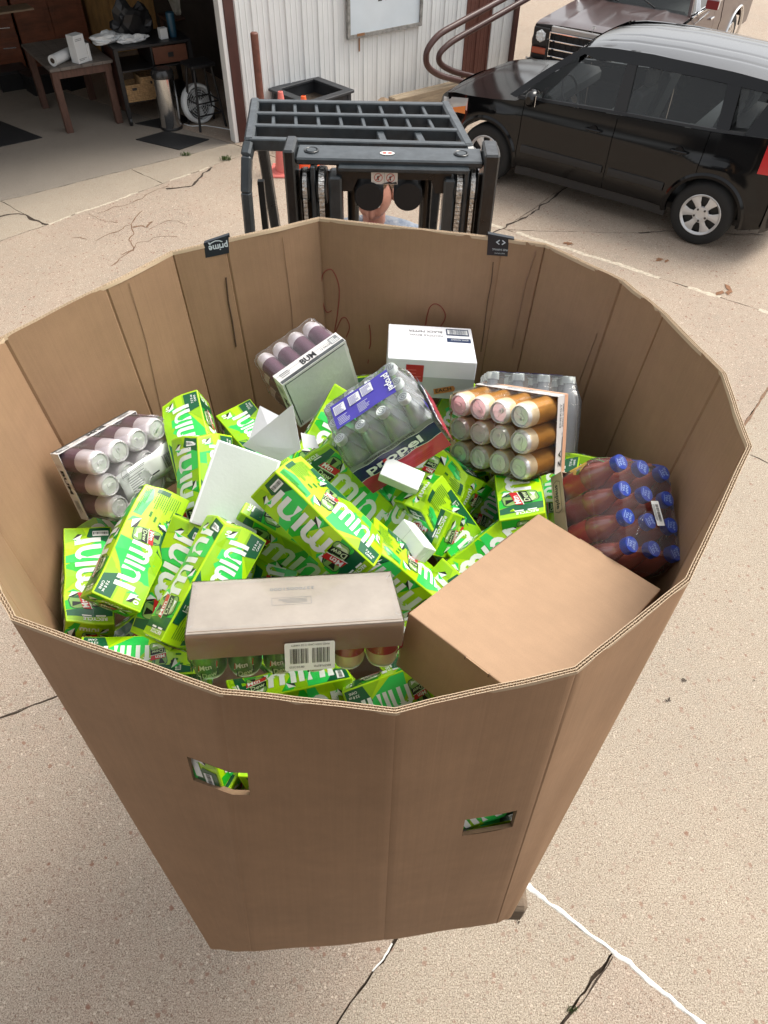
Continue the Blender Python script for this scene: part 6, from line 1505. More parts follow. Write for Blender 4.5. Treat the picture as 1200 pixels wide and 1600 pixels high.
for (x, y, r_) in ((-.60,2.95,.33),(.44,2.95,.33),(-.56,4.25,.27),(.40,4.25,.27)):
    mb = MB(); X = Matrix.Translation((x, y, r_)) @ Matrix.Rotation(math.pi/2, 4, 'Y'); mb.lathe([(.10,-.10),(r_*.6,-.11),(r_*.95,-.10),(r_,-.07),(r_,.07),(r_*.95,.10),(r_*.6,.11),(.10,.10)], RUB, 28, xf=X); wo_ = fp(mb, 'wheel'); mb = MB(); mb.lathe([(.0001,-.085),(r_*.58,-.085),(r_*.58,.085),(.0001,.085)], FO, 20, xf=X); mb.v = [tuple(FI @ Vector(v)) for v in mb.v]; mb.build('rim', wo_)
HD = at_t(584, 300, 3.02)
mb = MB(); sc_ = Vector((HD.x+.02, HD.y-.36, HD.z-.52)); mb.tube([sc_+Vector((.17*math.cos(t), .08*math.sin(t), .15*math.sin(t))) for t in [2*math.pi*k/24 for k in range(25)]], .014, BLKW, n=8); mb.tube([sc_, sc_+Vector((0,-.10,-.35))], .022, BLKW, n=8); fp(mb, 'steering_wheel')

# ------------------------------------------------------------------ driver seated on the forklift
SKIN = mat('skin', (.50,.23,.165), .5, var=.18, vscale=9, bump=.1, bscale=90); SHIRT = mat('blue_grey_checked_shirt', (.14,.19,.27), .8, var=.6, vscale=40, dark=(.45,.47,.50)); JEAN = mat('denim', (.04,.055,.10), .85, var=.3, vscale=30); HAIR = mat('brown_hair', (.13,.065,.028), .6, var=.5, vscale=30, stretch=(4,4,.6), bump=.8, bscale=80); SHOE = mat('dark_shoe', (.03,.022,.018), .5)
per_ = empty('person', mtx=Matrix.Translation(HD)); tag(per_, 'forklift driver with short brown hair peering out between the mast hose drums', 'person')
def skinned(name, verts, edges, radii, m, sub=2, root=0):
    me = bpy.data.meshes.new(name); me.from_pydata(verts, edges, []); me.materials.append(m); o = bpy.data.objects.new(name, me); col.objects.link(o); o.parent = per_
    o.modifiers.new('skin', 'SKIN'); me.skin_vertices or None
    if not me.skin_vertices: me.attributes
    sk = me.skin_vertices[0].data if me.skin_vertices else None
    return o, me, sk
def skin_build(name, verts, edges, radii, m, sub=2, root=0):
    bm = bmesh.new(); lay = bm.verts.layers.skin.verify(); vs = [bm.verts.new(v) for v in verts]
    for a, b in edges: bm.edges.new((vs[a], vs[b]))
    for i, v in enumerate(vs): r_ = radii[i]; v[lay].radius = r_ if isinstance(r_, tuple) else (r_, r_); v[lay].use_root = (i == root)
    me = bpy.data.meshes.new(name); bm.to_mesh(me); bm.free(); me.materials.append(m); o = bpy.data.objects.new(name, me); col.objects.link(o); o.parent = per_
    s = o.modifiers.new('skin', 'SKIN'); s.use_smooth_shade = True; ss = o.modifiers.new('sub', 'SUBSURF'); ss.levels = sub; ss.render_levels = sub; return o
# coordinates relative to head centre, facing -y (towards the camera), head bowed
wl, wr = sc_-HD+Vector((-.15,.02,.03)), sc_-HD+Vector((.15,.02,.03))
V = [(0,.10,-.70),(0,.11,-.48),(0,.09,-.26),(0,.05,-.16),(-.17,.09,-.24),(-.25,.02,-.46),(wl.x-.01,wl.y+.05,wl.z),(.17,.09,-.24),(.25,.02,-.46),(wr.x+.01,wr.y+.05,wr.z)]
skin_build('shirt', V, [(0,1),(1,2),(2,3),(2,4),(4,5),(5,6),(2,7),(7,8),(8,9)], [(.16,.12),(.16,.12),(.15,.10),(.065,.065),(.075,.075),(.050,.050),(.034,.034),(.075,.075),(.050,.050),(.034,.034)], SHIRT)
V = [(0,.10,-.76),(-.10,.04,-.80),(-.13,-.38,-.74),(-.13,-.42,-1.12),(-.13,-.52,-1.16),(.10,.04,-.80),(.13,-.38,-.74),(.13,-.42,-1.12),(.13,-.52,-1.16)]
skin_build('trousers', V, [(0,1),(1,2),(2,3),(3,4),(0,5),(5,6),(6,7),(7,8)], [.14,.10,.07,.05,.045,.10,.07,.05,.045], JEAN)
def head():
    bm = bmesh.new(); bmesh.ops.create_uvsphere(bm, u_segments=48, v_segments=36, radius=1)
    for v in bm.verts:
        x, y, z = v.co; w_ = .078*(1-.20*max(0,-z)**1.5); d_ = .098; h_ = .118
        X, Y, Z = x*w_, y*d_, z*h_
        if y < 0:   # face side
            Y += .010*(z < -.35)*abs(z)*1.0; 
            g_ = lambda cx, cz, s, k=1.0: math.exp(-(((x-cx)/s)**2+((z-cz)/(s*k))**2))
            Y -= .026*g_(0,-.13,.13,1.7)+.010*g_(0,-.26,.17,.6)      # nose bridge and tip
            Y += .013*(g_(.36,.08,.20,.7)+g_(-.36,.08,.20,.7))       # eye sockets
            Y -= .008*(g_(.36,.26,.28,.4)+g_(-.36,.26,.28,.4))       # brow
            Y -= .009*(g_(.46,-.22,.24)+g_(-.46,-.22,.24))           # cheeks
            Y -= .008*g_(0,-.52,.26,.28); Y += .006*g_(0,-.56,.24,.07); Y -= .010*g_(0,-.82,.28,.4)
        v.co = Vector((X, Y, Z))
    me = bpy.data.meshes.new('head'); bm.to_mesh(me); bm.free(); me.materials.append(SKIN); me.polygons.foreach_set('use_smooth', [True]*len(me.polygons)); return me
HM = Matrix.Rotation(R_(-6), 4, 'Y') @ Matrix.Rotation(R_(22), 4, 'X') @ Matrix.Rotation(R_(-10), 4, 'Z')
hd = inst(head(), 'head', per_, HM)
EW = mat('eye_white', (.7,.68,.65), .3); EI = mat('eye_iris', (.05,.04,.03), .2); LIP = mat('lips', (.42,.13,.11), .5); BROWM = mat('eyebrow', (.10,.055,.03), .8)
for s in (-1, 1):
    mb = MB(); bm = None; mb.lathe([(.0001,-.0125),(.006,-.011),(.011,-.006),(.0125,0),(.011,.006),(.006,.011),(.0001,.0125)], EW, 16); mb.lathe([(.0001,.0129),(.005,.0120)], EI, 12)
    e = mb.build('eye', hd, mtx=Matrix.Translation((s*.029,-.076,.010)) @ Matrix.Rotation(R_(95), 4, 'X'))
    mb = MB(); mb.tube([(s*(.012+.034*t/6), -.094+.012*(t/6)**2, .030+.006*math.sin(t/6*3.1)) for t in range(7)], [.002,.003,.0035,.0035,.003,.0025,.001], BROWM, n=6); mb.build('eyebrow', hd)
    mb = MB(); mb.loft([[(s*(.072+dx), -.002+.016*math.cos(t)*k, -.005+.030*math.sin(t)*k) for t in [2*math.pi*q/12 for q in range(12)]] for dx, k in ((0,.8),(.010,1.0),(.014,.75))], SKIN); mb.build('ear', hd)
mb = MB(); mb.tube([(-.022+.044*t/8, -.098-.004*math.sin(t/8*3.14), -.064+.003*math.sin(t/8*3.14)) for t in range(9)], [.001,.003,.004,.0045,.004,.0045,.004,.003,.001], LIP, n=6); mb.build('mouth', hd)
bm = bmesh.new(); bmesh.ops.create_uvsphere(bm, u_segments=40, v_segments=28, radius=1); dl = []
for v in bm.verts:
    x, y, z = v.co; k = 1+.05*noise.noise(v.co*5)+.03*noise.noise(v.co*14)
    if (y < -.25 and z < .45) or z < -.32 or (y < .25 and z < -.02): dl.append(v)
    v.co = Vector((x*.0835*k, y*.106*k+.003, z*.127*k))
bmesh.ops.delete(bm, geom=dl, context='VERTS'); me = bpy.data.meshes.new('hair'); bm.to_mesh(me); bm.free(); me.materials.append(HAIR); me.polygons.foreach_set('use_smooth', [True]*len(me.polygons)); inst(me, 'hair', hd)
skin_build('neck', [(0,.08,-.20),(0,.055,-.12),(0,.03,-.06)], [(0,1),(1,2)], [.058,.052,.052], SKIN, 1)
for s, wp in ((-1, wl), (1, wr)):
    # hand: palm and five fingers curled round the wheel rim
    b = Vector(wp); b0 = b+Vector((s*.01,.045,.0))
    V = [tuple(b0), tuple(b0+Vector((0,-.045,.006)))]; E_ = [(0,1)]; Rr = [(.024,.018),(.028,.016)]
    for k in range(4):
        ln = (.9,1,.95,.75)[k]; o0 = b0+Vector((0,-.055,.010))+Vector((0,0,(1.5-k)*.019)); i0 = len(V)
        V += [tuple(o0), tuple(o0+Vector((-s*.016,-.026*ln,0))), tuple(o0+Vector((-s*.040,-.022*ln,0))), tuple(o0+Vector((-s*.044,.0,0)))]; E_ += [(1,i0),(i0,i0+1),(i0+1,i0+2),(i0+2,i0+3)]; Rr += [.0095,.009,.0085,.007]
    i0 = len(V); V += [tuple(b0+Vector((-s*.022,-.012,.026))), tuple(b0+Vector((-s*.040,-.030,.034))), tuple(b0+Vector((-s*.044,-.052,.036)))]; E_ += [(0,i0),(i0,i0+1),(i0+1,i0+2)]; Rr += [.012,.0105,.008]
    skin_build('hand', V, E_, Rr, SKIN, 1)
for s in (-1,1): mb = MB(); mb.box((s*.13,-.52,-1.20), (.09,.26,.09), SHOE, ch=.025); mb.build('shoe', per_)
mb = MB(); mb.box((-.08,2.72,HD.z-1.27), (.9,.62,.03), FB); fp(mb, 'floor_plate')
# ------------------------------------------------------------------ vehicles
def paint(name, c, rough=.25, metal=.0): return mat(name, c, rough, metal=metal, coat=1.0, var=.06, vscale=3)
GLS = film('window_glass', (.55,.62,.60), clear=.8, haze=.02, rough=.0, bump=.0, ior=1.45)
def tyre_wheel(root, c, r, wd, axis_side, hub, spokes=6, capm=None):
    """c centre, axis along local y, visible side = axis_side"""
    mb = MB(); X = Matrix.Translation(c) @ Matrix.Rotation(-math.pi/2*axis_side, 4, 'X'); h = wd/2
    mb.lathe([(r*.62,-h),(r*.70,-h),(r*.93,-h*.9),(r,-h*.6),(r,h*.6),(r*.97,h*.82),(r*.90,h*.97),(r*.74,h*1.0),(r*.66,h*.92),(r*.64,h*.7)], RUB, 48, xf=X)
    for q in (-.3,0,.3): mb.lathe([(r*1.001,h*(q-.02)),(r*1.003,h*q),(r*1.001,h*(q+.02))], mat('tread_groove', (.004,.004,.004), .9), 48, xf=X)
    wl_ = mb.build('wheel', root)
    mb = MB(); R1 = r*.655; mb.lathe([(R1,h*.95),(R1*.97,h*.98),(R1*.90,h*.86),(R1*.87,h*.80)], hub, 40, xf=X)
    mb.lathe([(R1*.88,h*.45),(.0001,h*.45)], mat('wheel_recess', (.03,.028,.026), .7), 30, xf=X)
    for k in range(spokes):
        a0 = 2*math.pi*k/spokes; P = []
        w0, w1 = .42*2*math.pi/spokes*.60, .30*2*math.pi/spokes*1.15
        o = []
        for rr_, ww, zz in ((R1*.34,.36,.86),(R1*.60,.26,.93),(R1*.90,.30,.84)): o.append(((rr_*math.cos(a0-ww), rr_*math.sin(a0-ww), h*(zz-.06)), (rr_*math.cos(a0-ww*.55), rr_*math.sin(a0-ww*.55), h*zz), (rr_*math.cos(a0+ww*.55), rr_*math.sin(a0+ww*.55), h*zz), (rr_*math.cos(a0+ww), rr_*math.sin(a0+ww), h*(zz-.06))))
        vs = [p for q in o for p in q]; mb.add(vs, [[i*4+j, i*4+j+1, (i+1)*4+j+1, (i+1)*4+j] for i in (0,1) for j in (0,1,2)], hub, True, xf=X)
    mb.lathe([(R1*.40,h*.70),(R1*.38,h*.90),(R1*.22,h*.94),(R1*.20,h*.88),(.0001,h*.88)], hub, 28, xf=X)
    mb.build('wheel_cover', wl_)
    for k in range(5):
        a0 = 2*math.pi*k/5+.3; b = MB(); b.lathe([(R1*.055,h*.80),(R1*.055,h*.97),(.0001,h*.985)], mat('wheel_nut', (.06,.055,.05), .5), 8, xf=X @ Matrix.Translation((R1*.29*math.cos(a0), R1*.29*math.sin(a0), 0))); b.build('wheel_nut', wl_)
    return wl_
def car_frame(wheel_left, heading, xw, yw):
    """x back from the front bumper, y to the car's left, z up; wheel_left = ground point of the left front wheel at (xw, yw)"""
    back = -Vector((heading.x, heading.y, 0)).normalized(); left = Vector((back.y, -back.x, 0)); M = Matrix((back, left, Vector((0,0,1)))).transposed().to_4x4()
    M = M @ Matrix.Scale(1, 4); o = Vector((wheel_left.x, wheel_left.y, 0))-back*xw-left*yw; M.translation = o; return M
def interp(tab, x):
    if x <= tab[0][0]: return tab[0][1]
    for (a, b), (c, d_) in zip(tab, tab[1:]):
        if x <= c:
            t = (x-a)/(c-a); t = t*t*(3-2*t)*.35+t*.65; return b+(d_-b)*t
    return tab[-1][1]
def lint(tab, x): return float(np.interp(x, [t[0] for t in tab], [t[1] for t in tab]))
def side_sheet(root, name, x0, x1, ysurf, ztop, zbot, arches, m, s, dx=.035, nz=16, gap=.004):
    """body side between x0..x1 as a surface with wheel arch cut-outs; s=+1 left, -1 right"""
    xs = [x0+gap+(x1-x0-2*gap)*i/max(2, round((x1-x0)/dx)) for i in range(max(2, round((x1-x0)/dx))+1)]; vs = []
    for x in xs:
        zb = zbot(x)
        for (xc, zc, r_) in arches:
            if abs(x-xc) < r_: zb = max(zb, zc+math.sqrt(r_*r_-(x-xc)**2))
        zt_ = max(ztop(x), zb+.01)
        for k in range(nz+1): z = zb+(zt_-zb)*k/nz; vs.append((x, s*ysurf(x, z), z))
    n = nz+1; fs = [[i*n+k, (i+1)*n+k, (i+1)*n+k+1, i*n+k+1][::s] for i in range(len(xs)-1) for k in range(nz)]
    # turned-in edges so the sheet has thickness at the gaps
    mb = MB(); mb.add(vs, fs, m, True)
    for i in (0, len(xs)-1):
        e = [vs[i*n+k] for k in range(n)]; mb.add(e+[(p[0], p[1]-s*.03, p[2]) for p in e], [[k, k+1, n+k+1, n+k] for k in range(n-1)], m)
    e = [vs[i*n] for i in range(len(xs))]; q = len(xs); mb.add(e+[(p[0], p[1]-s*.05, p[2]+.004) for p in e], [[k, k+1, q+k+1, q+k] for k in range(q-1)], m)
    return mb.build(name, root, sharp=50)
def sheet_grid(root, name, fn, nu, nv, m, sharp=40):
    mb = MB(); vs = [fn(u/nu, v/nv) for u in range(nu+1) for v in range(nv+1)]; n = nv+1
    mb.add(vs, [[a*n+b, (a+1)*n+b, (a+1)*n+b+1, a*n+b+1] for a in range(nu) for b in range(nv)], m, True); return mb.build(name, root, sharp=sharp)
def arch_lip(root, xc, zc, r_, ysurf, s, m, wd=.045, a0=-8, a1=188):
    mb = MB(); rings = []
    for k in range(29):
        a = R_(a0+(a1-a0)*k/28); ring = []
        for rr_, dy in ((r_-.012,-.02),(r_-.008,.012),(r_+wd*.5,.020),(r_+wd,.002),(r_+wd,-.01)):
            x = xc+rr_*math.cos(a); z = zc+rr_*math.sin(a); ring.append((x, s*(ysurf(x, max(z,.25))+dy), z))
        rings.append(ring)
    mb.loft(rings, m, True, closed=False, cap=False); mb.build('wheel_arch', root)

# black hatchback
BK = mat('gloss_black_paint', (.003,.003,.0035), .12, coat=.0, spec=.42); BKP = mat('black_plastic_trim', (.012,.012,.013), .5); SILV = mat('silver_wheel_paint', (.62,.62,.62), .3, metal=.35, coat=.4); HL = mat('headlight_glass', (.62,.64,.65), .08, coat=1, metal=.35); AMB = mat('amber_lens', (.75,.20,.02), .15, coat=1); RDL = mat('red_lens', (.50,.015,.02), .12, coat=1); SEATM = mat('seat_fabric', (.035,.036,.038), .8)
fwL = at_z(757, 281, 0); rwL = at_z(1083, 378, 0)
CM = car_frame(fwL, fwL-rwL, .81, .80); car = empty('hatchback', CM); tag(car, 'black boxy hatchback parked on the right behind the forklift', 'car')
belt = lambda x: lint([(0,.80),(1.0,.95),(1.35,.985),(2.3,1.035),(3.2,1.075),(3.75,1.12),(4.1,1.13)], x)
hoodz = lambda x: lint([(0,.66),(.05,.75),(.14,.82),(.30,.865),(.8,.915),(1.15,.96)], x)
def ys(x, z):
    w_ = .885*lint([(0,.66),(.08,.76),(.22,.87),(.5,.965),(.85,1.0),(3.3,1.0),(3.7,.97),(3.95,.91),(4.08,.82)], x)
    w_ -= .055*max(0,(z-.68)/.45)**1.6+.05*max(0,(.42-z)/.2)**1.5
    w_ += .012*math.exp(-((z-.80)/.05)**2)*(1 if .9 < x < 3.5 else .3)
    for xc in (.81, 3.36):
        d_ = math.hypot(x-xc, z-.32); w_ += .022*math.exp(-((d_-.42)/.09)**2)
    return w_
arch = [(.81,.32,.375),(3.36,.32,.375)]
sill = lambda x: lint([(0,.30),(.3,.24),(.5,.22),(3.7,.24),(4.1,.34)], x)
topf = lambda x: hoodz(x)-.012 if x < 1.12 else belt(x)
for s in (1,-1):
    side_sheet(car, 'front_fender', .0, 1.22, ys, topf, sill, arch, BK, s)
    fd = side_sheet(car, 'front_door', 1.22, 2.27, ys, belt, lambda x: .30, arch, BK, s); rd = side_sheet(car, 'rear_door', 2.27, 3.20, ys, belt, lambda x: .30, arch, BK, s)
    side_sheet(car, 'rear_quarter', 3.20, 4.06, ys, belt, sill, arch, BK, s)
    side_sheet(car, 'sill', 1.22, 3.0, lambda x, z: ys(x,.32)-.012, lambda x: .295, lambda x: .21, [], BKP, s, nz=3)
    for xc in (.81, 3.36): arch_lip(car, xc, .32, .375, ys, s, BK)
    for d0, a, b in ((fd, 1.27, 2.235), (rd, 2.305, 2.92)):
        mb = MB(); xs = [a+(b-a)*k/12 for k in range(13)]; mb.loft([[(x, s*(ys(x,z)+dy), z) for z, dy in ((.455,-.005),(.46,.014),(.50,.018),(.535,.012),(.54,-.005))] for x in xs], BKP, True, closed=False); mb.build('door_moulding', car)
    for d0, x in ((fd, 2.06), (rd, 2.98)):
        mb = MB(); y = ys(x,.84); mb.tube([(x-.09, s*(y-.004), .855),(x-.075, s*(y+.030), .860),(x+.03, s*(y+.034), .862),(x+.07, s*(y+.028), .862),(x+.085, s*(y-.002), .860)], [.011,.013,.014,.013,.010], BK, n=8); mb.build('door_handle', d0)
        mb = MB(); mb.lathe([(.0001,.0),(.04,.001),(.048,.004)], BKP, 18, xf=Matrix.Translation((x-.01, s*(y+.001), .85)) @ Matrix.Rotation(-s*math.pi/2, 4, 'X')); mb.build('handle_recess', d0)
    # roof rail line: belt to roof
    roofe = [(1.62,1.485),(1.9,1.535),(2.4,1.555),(3.0,1.545),(3.6,1.515),(3.92,1.48)]
    yr = lambda x: lint([(1.1,.70),(1.62,.625),(2.6,.635),(3.6,.60),(3.92,.57)], x)
    P = {'a0': (1.10, ys(1.2,.98)-.03, .985), 'a1': (1.66, yr(1.62), 1.495)}
    def pil(name, p, q, wd, th, m=BK): mb = MB(); mb.bar((p[0], s*p[1], p[2]), (q[0], s*q[1], q[2]), th, wd, m, up=(0, s, .35) if False else (1,0,0), ch=.008); return mb.build(name, car)
    def band(name, lo, hi, m, off=0.0):
        """flat-sided strip between two point lists"""
        mb = MB(); n = len(lo); L_ = [(p[0], s*(p[1]+off), p[2]) for p in lo]; H_ = [(p[0], s*(p[1]+off), p[2]) for p in hi]; Li = [(p[0], s*(p[1]+off-.035), p[2]) for p in lo]; Hi = [(p[0], s*(p[1]+off-.035), p[2]) for p in hi]
        mb.add(L_+H_, [[i, i+1, n+i+1, n+i][::s] for i in range(n-1)], m); mb.add(Li+Hi, [[i, i+1, n+i+1, n+i][::-s] for i in range(n-1)], m)
        for A_, B_ in ((L_, Li), (H_, Hi)): mb.add(A_+B_, [[i, i+1, n+i+1, n+i] for i in range(n-1)], m)
        return mb.build(name, car)
    def W_(x, t):   # point of the side glass plane: t 0 belt, 1 roof edge
        xb = x; zb = belt(x); zr_ = lint(roofe, x); yb = ys(x, zb)-.02; yy = yb+(yr(x)-yb)*t; return (x, yy, zb+(zr_-zb)*t)
    def Wx(xb, xt, t): x = xb+(xt-xb)*t; p = W_(x, t); return p
    def slab(name, pb0, pb1, pt0, pt1, m, off=0, ta=0, tb=1): return band(name, [Wx(pb0, pt0, ta), Wx(pb1, pt1, ta)], [Wx(pb0, pt0, tb), Wx(pb1, pt1, tb)], m, off)
    # cant rail above the windows
    xs = [1.66+(3.9-1.66)*k/12 for k in range(13)]; band('roof_side_rail', [W_(x, .80 if x > 1.7 else .93) for x in xs], [W_(x, 1.0) for x in xs], BK, .006)
    xs = [1.12+(3.5-1.12)*k/12 for k in range(13)]; band('belt_trim', [W_(x, 0) for x in xs], [W_(x, .05) for x in xs], BKP, .008)
    # A pillar follows the windscreen edge
    A = [(1.02,.985),(1.30,1.22),(1.58,1.43),(1.70,1.505)]
    lo = []; hi = []
    for x, z in A:
        t = max(0, min(1, (z-belt(x))/max(.05, lint(roofe, max(x,1.62))-belt(x)))); yb = ys(1.2,.98)-.02; yy = yb+(yr(1.62)-yb)*((z-.985)/(1.5-.985)); hi.append((x, yy, z)); lo.append((x+.085, yy+.006, z-.015))
    band('front_pillar', lo, hi, BK, .004)
    slab('middle_pillar', 2.20, 2.335, 2.17, 2.27, BKP, .004); slab('rear_door_pillar', 3.24, 3.36, 3.16, 3.29, BK, .004)
    # rear corner pillar: solid from quarter window back to the tail
    band('rear_pillar', [W_(3.50+.025*k, 0) for k in range(0, 21, 4)][:6]+[(4.03, ys(4.0,1.12)-.03, 1.125)], [Wx(3.50+.025*k, 3.64+.011*k, .88) for k in range(0, 21, 4)][:6]+[(3.915, yr(3.9), 1.47)], BK, .004)
    for nm, b0, b1, t0, t1 in (('side_window', 1.38, 2.205, 1.80, 2.175), ('side_window', 2.33, 3.245, 2.265, 3.165), ('quarter_window', 3.355, 3.58, 3.285, 3.58)):
        g0 = [Wx(b0+(b1-b0)*k/4, t0+(t1-t0)*k/4, .04) for k in range(5)]; g1 = [Wx(b0+(b1-b0)*k/4, t0+(t1-t0)*k/4, .82) for k in range(5)]
        if nm == 'quarter_window': g0 = [Wx(b0+.06+(b1-.10-b0)*k/4, t0, .12) for k in range(5)]
        mb = MB(); mb.add([(p[0], s*(p[1]-.008), p[2]) for p in g0+g1], [[i, i+1, 6+i, 5+i][::s] for i in range(4)], GLS); mb.build(nm, car)
    # window corner triangle at the mirror
    mb = MB(); pts = [W_(1.24,.02), W_(1.40,.02), (1.45, W_(1.45,.25)[1], W_(1.45,.25)[2]+.02)]; mb.add([(p[0], s*(p[1]+.002), p[2]) for p in pts], [(0,1,2)], BKP); mb.build('mirror_base', car)
    mb = MB(); c = (1.36, s*(ys(1.3,.95)+.12), 1.045); rings = []
    for q, k in ((-.10,.55),(-.07,.92),(0,1.0),(.06,.85),(.10,.45)): rings.append([(c[0]+.075*k*math.cos(t), c[1]+q, c[2]+.085*k*math.sin(t)) for t in [2*math.pi*j/14 for j in range(14)]])
    mb.loft(rings, BK, True); mb.bar((1.36, s*(ys(1.3,.95)-.02), 1.0), (1.36, c[1]-s*.06, 1.03), .05, .04, BK, ch=.006); mr = mb.build('side_mirror', car)
    mb = MB(); mb.box((c[0]+.070, c[1], c[2]), (.006,.15,.11), mat('mirror_glass', (.7,.72,.75), .03, metal=1), ch=.003); mb.build('mirror_glass', mr)
    # lamps
    fn = lambda u, v: (.10+.42*u, s*(ys(.10+.42*u, .76)+.006-.03*(v-.5)**2), (.59+.05*u)+(.17+.04*u)*v)
    sheet_grid(car, 'headlight', fn, 8, 5, HL); sheet_grid(car, 'indicator', lambda u, v: (.30+.20*u, s*(ys(.30+.20*u, .76)+.011), (.655+.03*u)+(.085)*v*(.5+.5*u)), 5, 3, AMB)
    sheet_grid(car, 'tail_light', lambda u, v: (3.74+.18*u, s*(ys(3.74+.18*u, .8+.3*v)+.008), .82+.36*v), 4, 6, RDL); sheet_grid(car, 'reverse_light', lambda u, v: (3.78+.12*u, s*(ys(3.78+.12*u, .9+.06*v)+.011), .90+.07*v), 3, 2, WHT)
    for xc in (.81, 3.36): tyre_wheel(car, (xc, s*.775, .315), .315, .205, s, SILV)
# hood, roof, glass, bumpers
sheet_grid(car, 'hood', lambda u, v: (.02+1.10*u, (2*v-1)*(ys(.02+1.10*u, hoodz(.02+1.10*u))+.001), hoodz(.02+1.10*u)+.026*(1-abs(2*v-1)**2.0)-.012), 20, 20, BK)
sheet_grid(car, 'front_bumper', lambda u, v: ((.02+.34*abs(2*v-1)**2.6)+.03*abs(u-.5)*2, (2*v-1)*.80, .22+.58*u), 10, 24, BK)
sheet_grid(car, 'rear_bumper', lambda u, v: (4.11-.16*abs(2*v-1)**3, (2*v-1)*.84, .28+.38*u), 6, 16, BK)
mb = MB(); mb.box((.035,0,.40), (.05,.9,.16), BKP, ch=.02); mb.build('lower_grille', car); mb = MB(); mb.box((.03,0,.68), (.05,.6,.06), BKP, ch=.01); mb.build('upper_grille', car)
rz_ = lambda x: lint([(1.64,1.50),(1.8,1.545),(2.1,1.585),(2.6,1.605),(3.2,1.595),(3.7,1.56),(3.95,1.52)], x)
def rf(u, v):
    x = 1.64+2.32*u; q = 2*v-1; yy = q*(lint([(1.62,.625),(2.6,.635),(3.6,.60),(3.95,.57)], x)+.008); z = rz_(x)-.055*abs(q)**2.4
    for gq in (-.62,-.30,.30,.62): z -= .006*math.exp(-((q-gq)/.03)**2)*(1 if .08 < u < .92 else 0)
    return (x, yy, z)
sheet_grid(car, 'roof_panel', rf, 20, 60, mat('gloss_black_roof', (.008,.008,.009), .22, coat=.55, spec=.7))
sheet_grid(car, 'windscreen', lambda u, v: (1.10+.58*u-.10*(1-abs(2*v-1)**2)*(1-u*.5), (2*v-1)*(.76-.12*u), .955+.55*u), 6, 10, GLS)
sheet_grid(car, 'rear_window', lambda u, v: (4.0-.08*u, (2*v-1)*(.66-.08*u), 1.12+.38*u), 4, 6, GLS); sheet_grid(car, 'tailgate', lambda u, v: (4.09-.07*u, (2*v-1)*.74, .62+.50*u), 6, 6, BK)
mb = MB(); mb.box((2.2,0,.26), (3.3,1.40,.06), BKP); mb.box((3.45,0,.75), (1.0,1.2,.5), BKP); mb.build('floor_pan', car); mb = MB(); mb.box((1.22,0,.90), (.40,1.45,.16), SEATM, ch=.05); mb.build('dashboard', car)
for (x, y) in ((1.95,.38),(1.95,-.38),(2.85,.36),(2.85,-.36)):
    mb = MB(); mb.box((x, y, .58), (.50,.48,.16), SEATM, ch=.05); mb.build('seat', car); mb = MB(); mb.box((0,0,.30), (.12,.46,.60), SEATM, ch=.05, xf=Matrix.Translation((x+.25,y,.62)) @ Matrix.Rotation(R_(14), 4, 'Y')); mb.build('seat_back', car); mb = MB(); mb.box((x+.42, y, 1.31), (.08,.24,.17), SEATM, ch=.03); mb.build('headrest', car)
mb = MB(); X = Matrix.Translation((1.52,.38,.98)) @ Matrix.Rotation(R_(65), 4, 'Y'); mb.tube([X @ Vector((.18*math.cos(t), .18*math.sin(t), 0)) for t in [2*math.pi*k/24 for k in range(25)]], .014, BKP, n=8); mb.build('steering_wheel', car)
mb = MB(); mb.tube([(1.06,.45,1.0),(1.02,.1,1.05),(.99,-.1,1.06)], .007, BKP, n=6); mb.build('wiper', car)

# brown pickup truck
TB = mat('brown_metallic_paint', (.060,.034,.032), .32, metal=.1, coat=.45, var=.15, vscale=4); TC = mat('chrome', (.75,.75,.75), .12, metal=1, var=.15, vscale=10); TS = mat('silver_panel', (.45,.44,.43), .35, metal=.5)
hv = Vector((-.559,-.829,0)); tk_s = .90; P0 = Vector((2.60, 11.25, 0))
back = -hv.normalized(); left = Vector((back.y, -back.x, 0)); TMx = Matrix((back, left, Vector((0,0,1)))).transposed().to_4x4() @ Matrix.Scale(tk_s, 4); TMx.translation = P0
tk = empty('pickup_truck', TMx); tag(tk, 'older brown pickup truck with chrome grille parked behind the black hatchback', 'truck')
ty = lambda x, z: .99*lint([(0,.965),(.3,.99),(1,1),(5,1),(5.4,.985)], x)-.05*max(0,(z-.75)/.5)**2-.04*max(0,(.55-z)/.3)**2+.012*math.exp(-((z-.86)/.04)**2)
tarch = [(.95,.40,.45),(4.15,.40,.45)]; tb = lambda x: 1.12 if x < 1.5 else 1.16
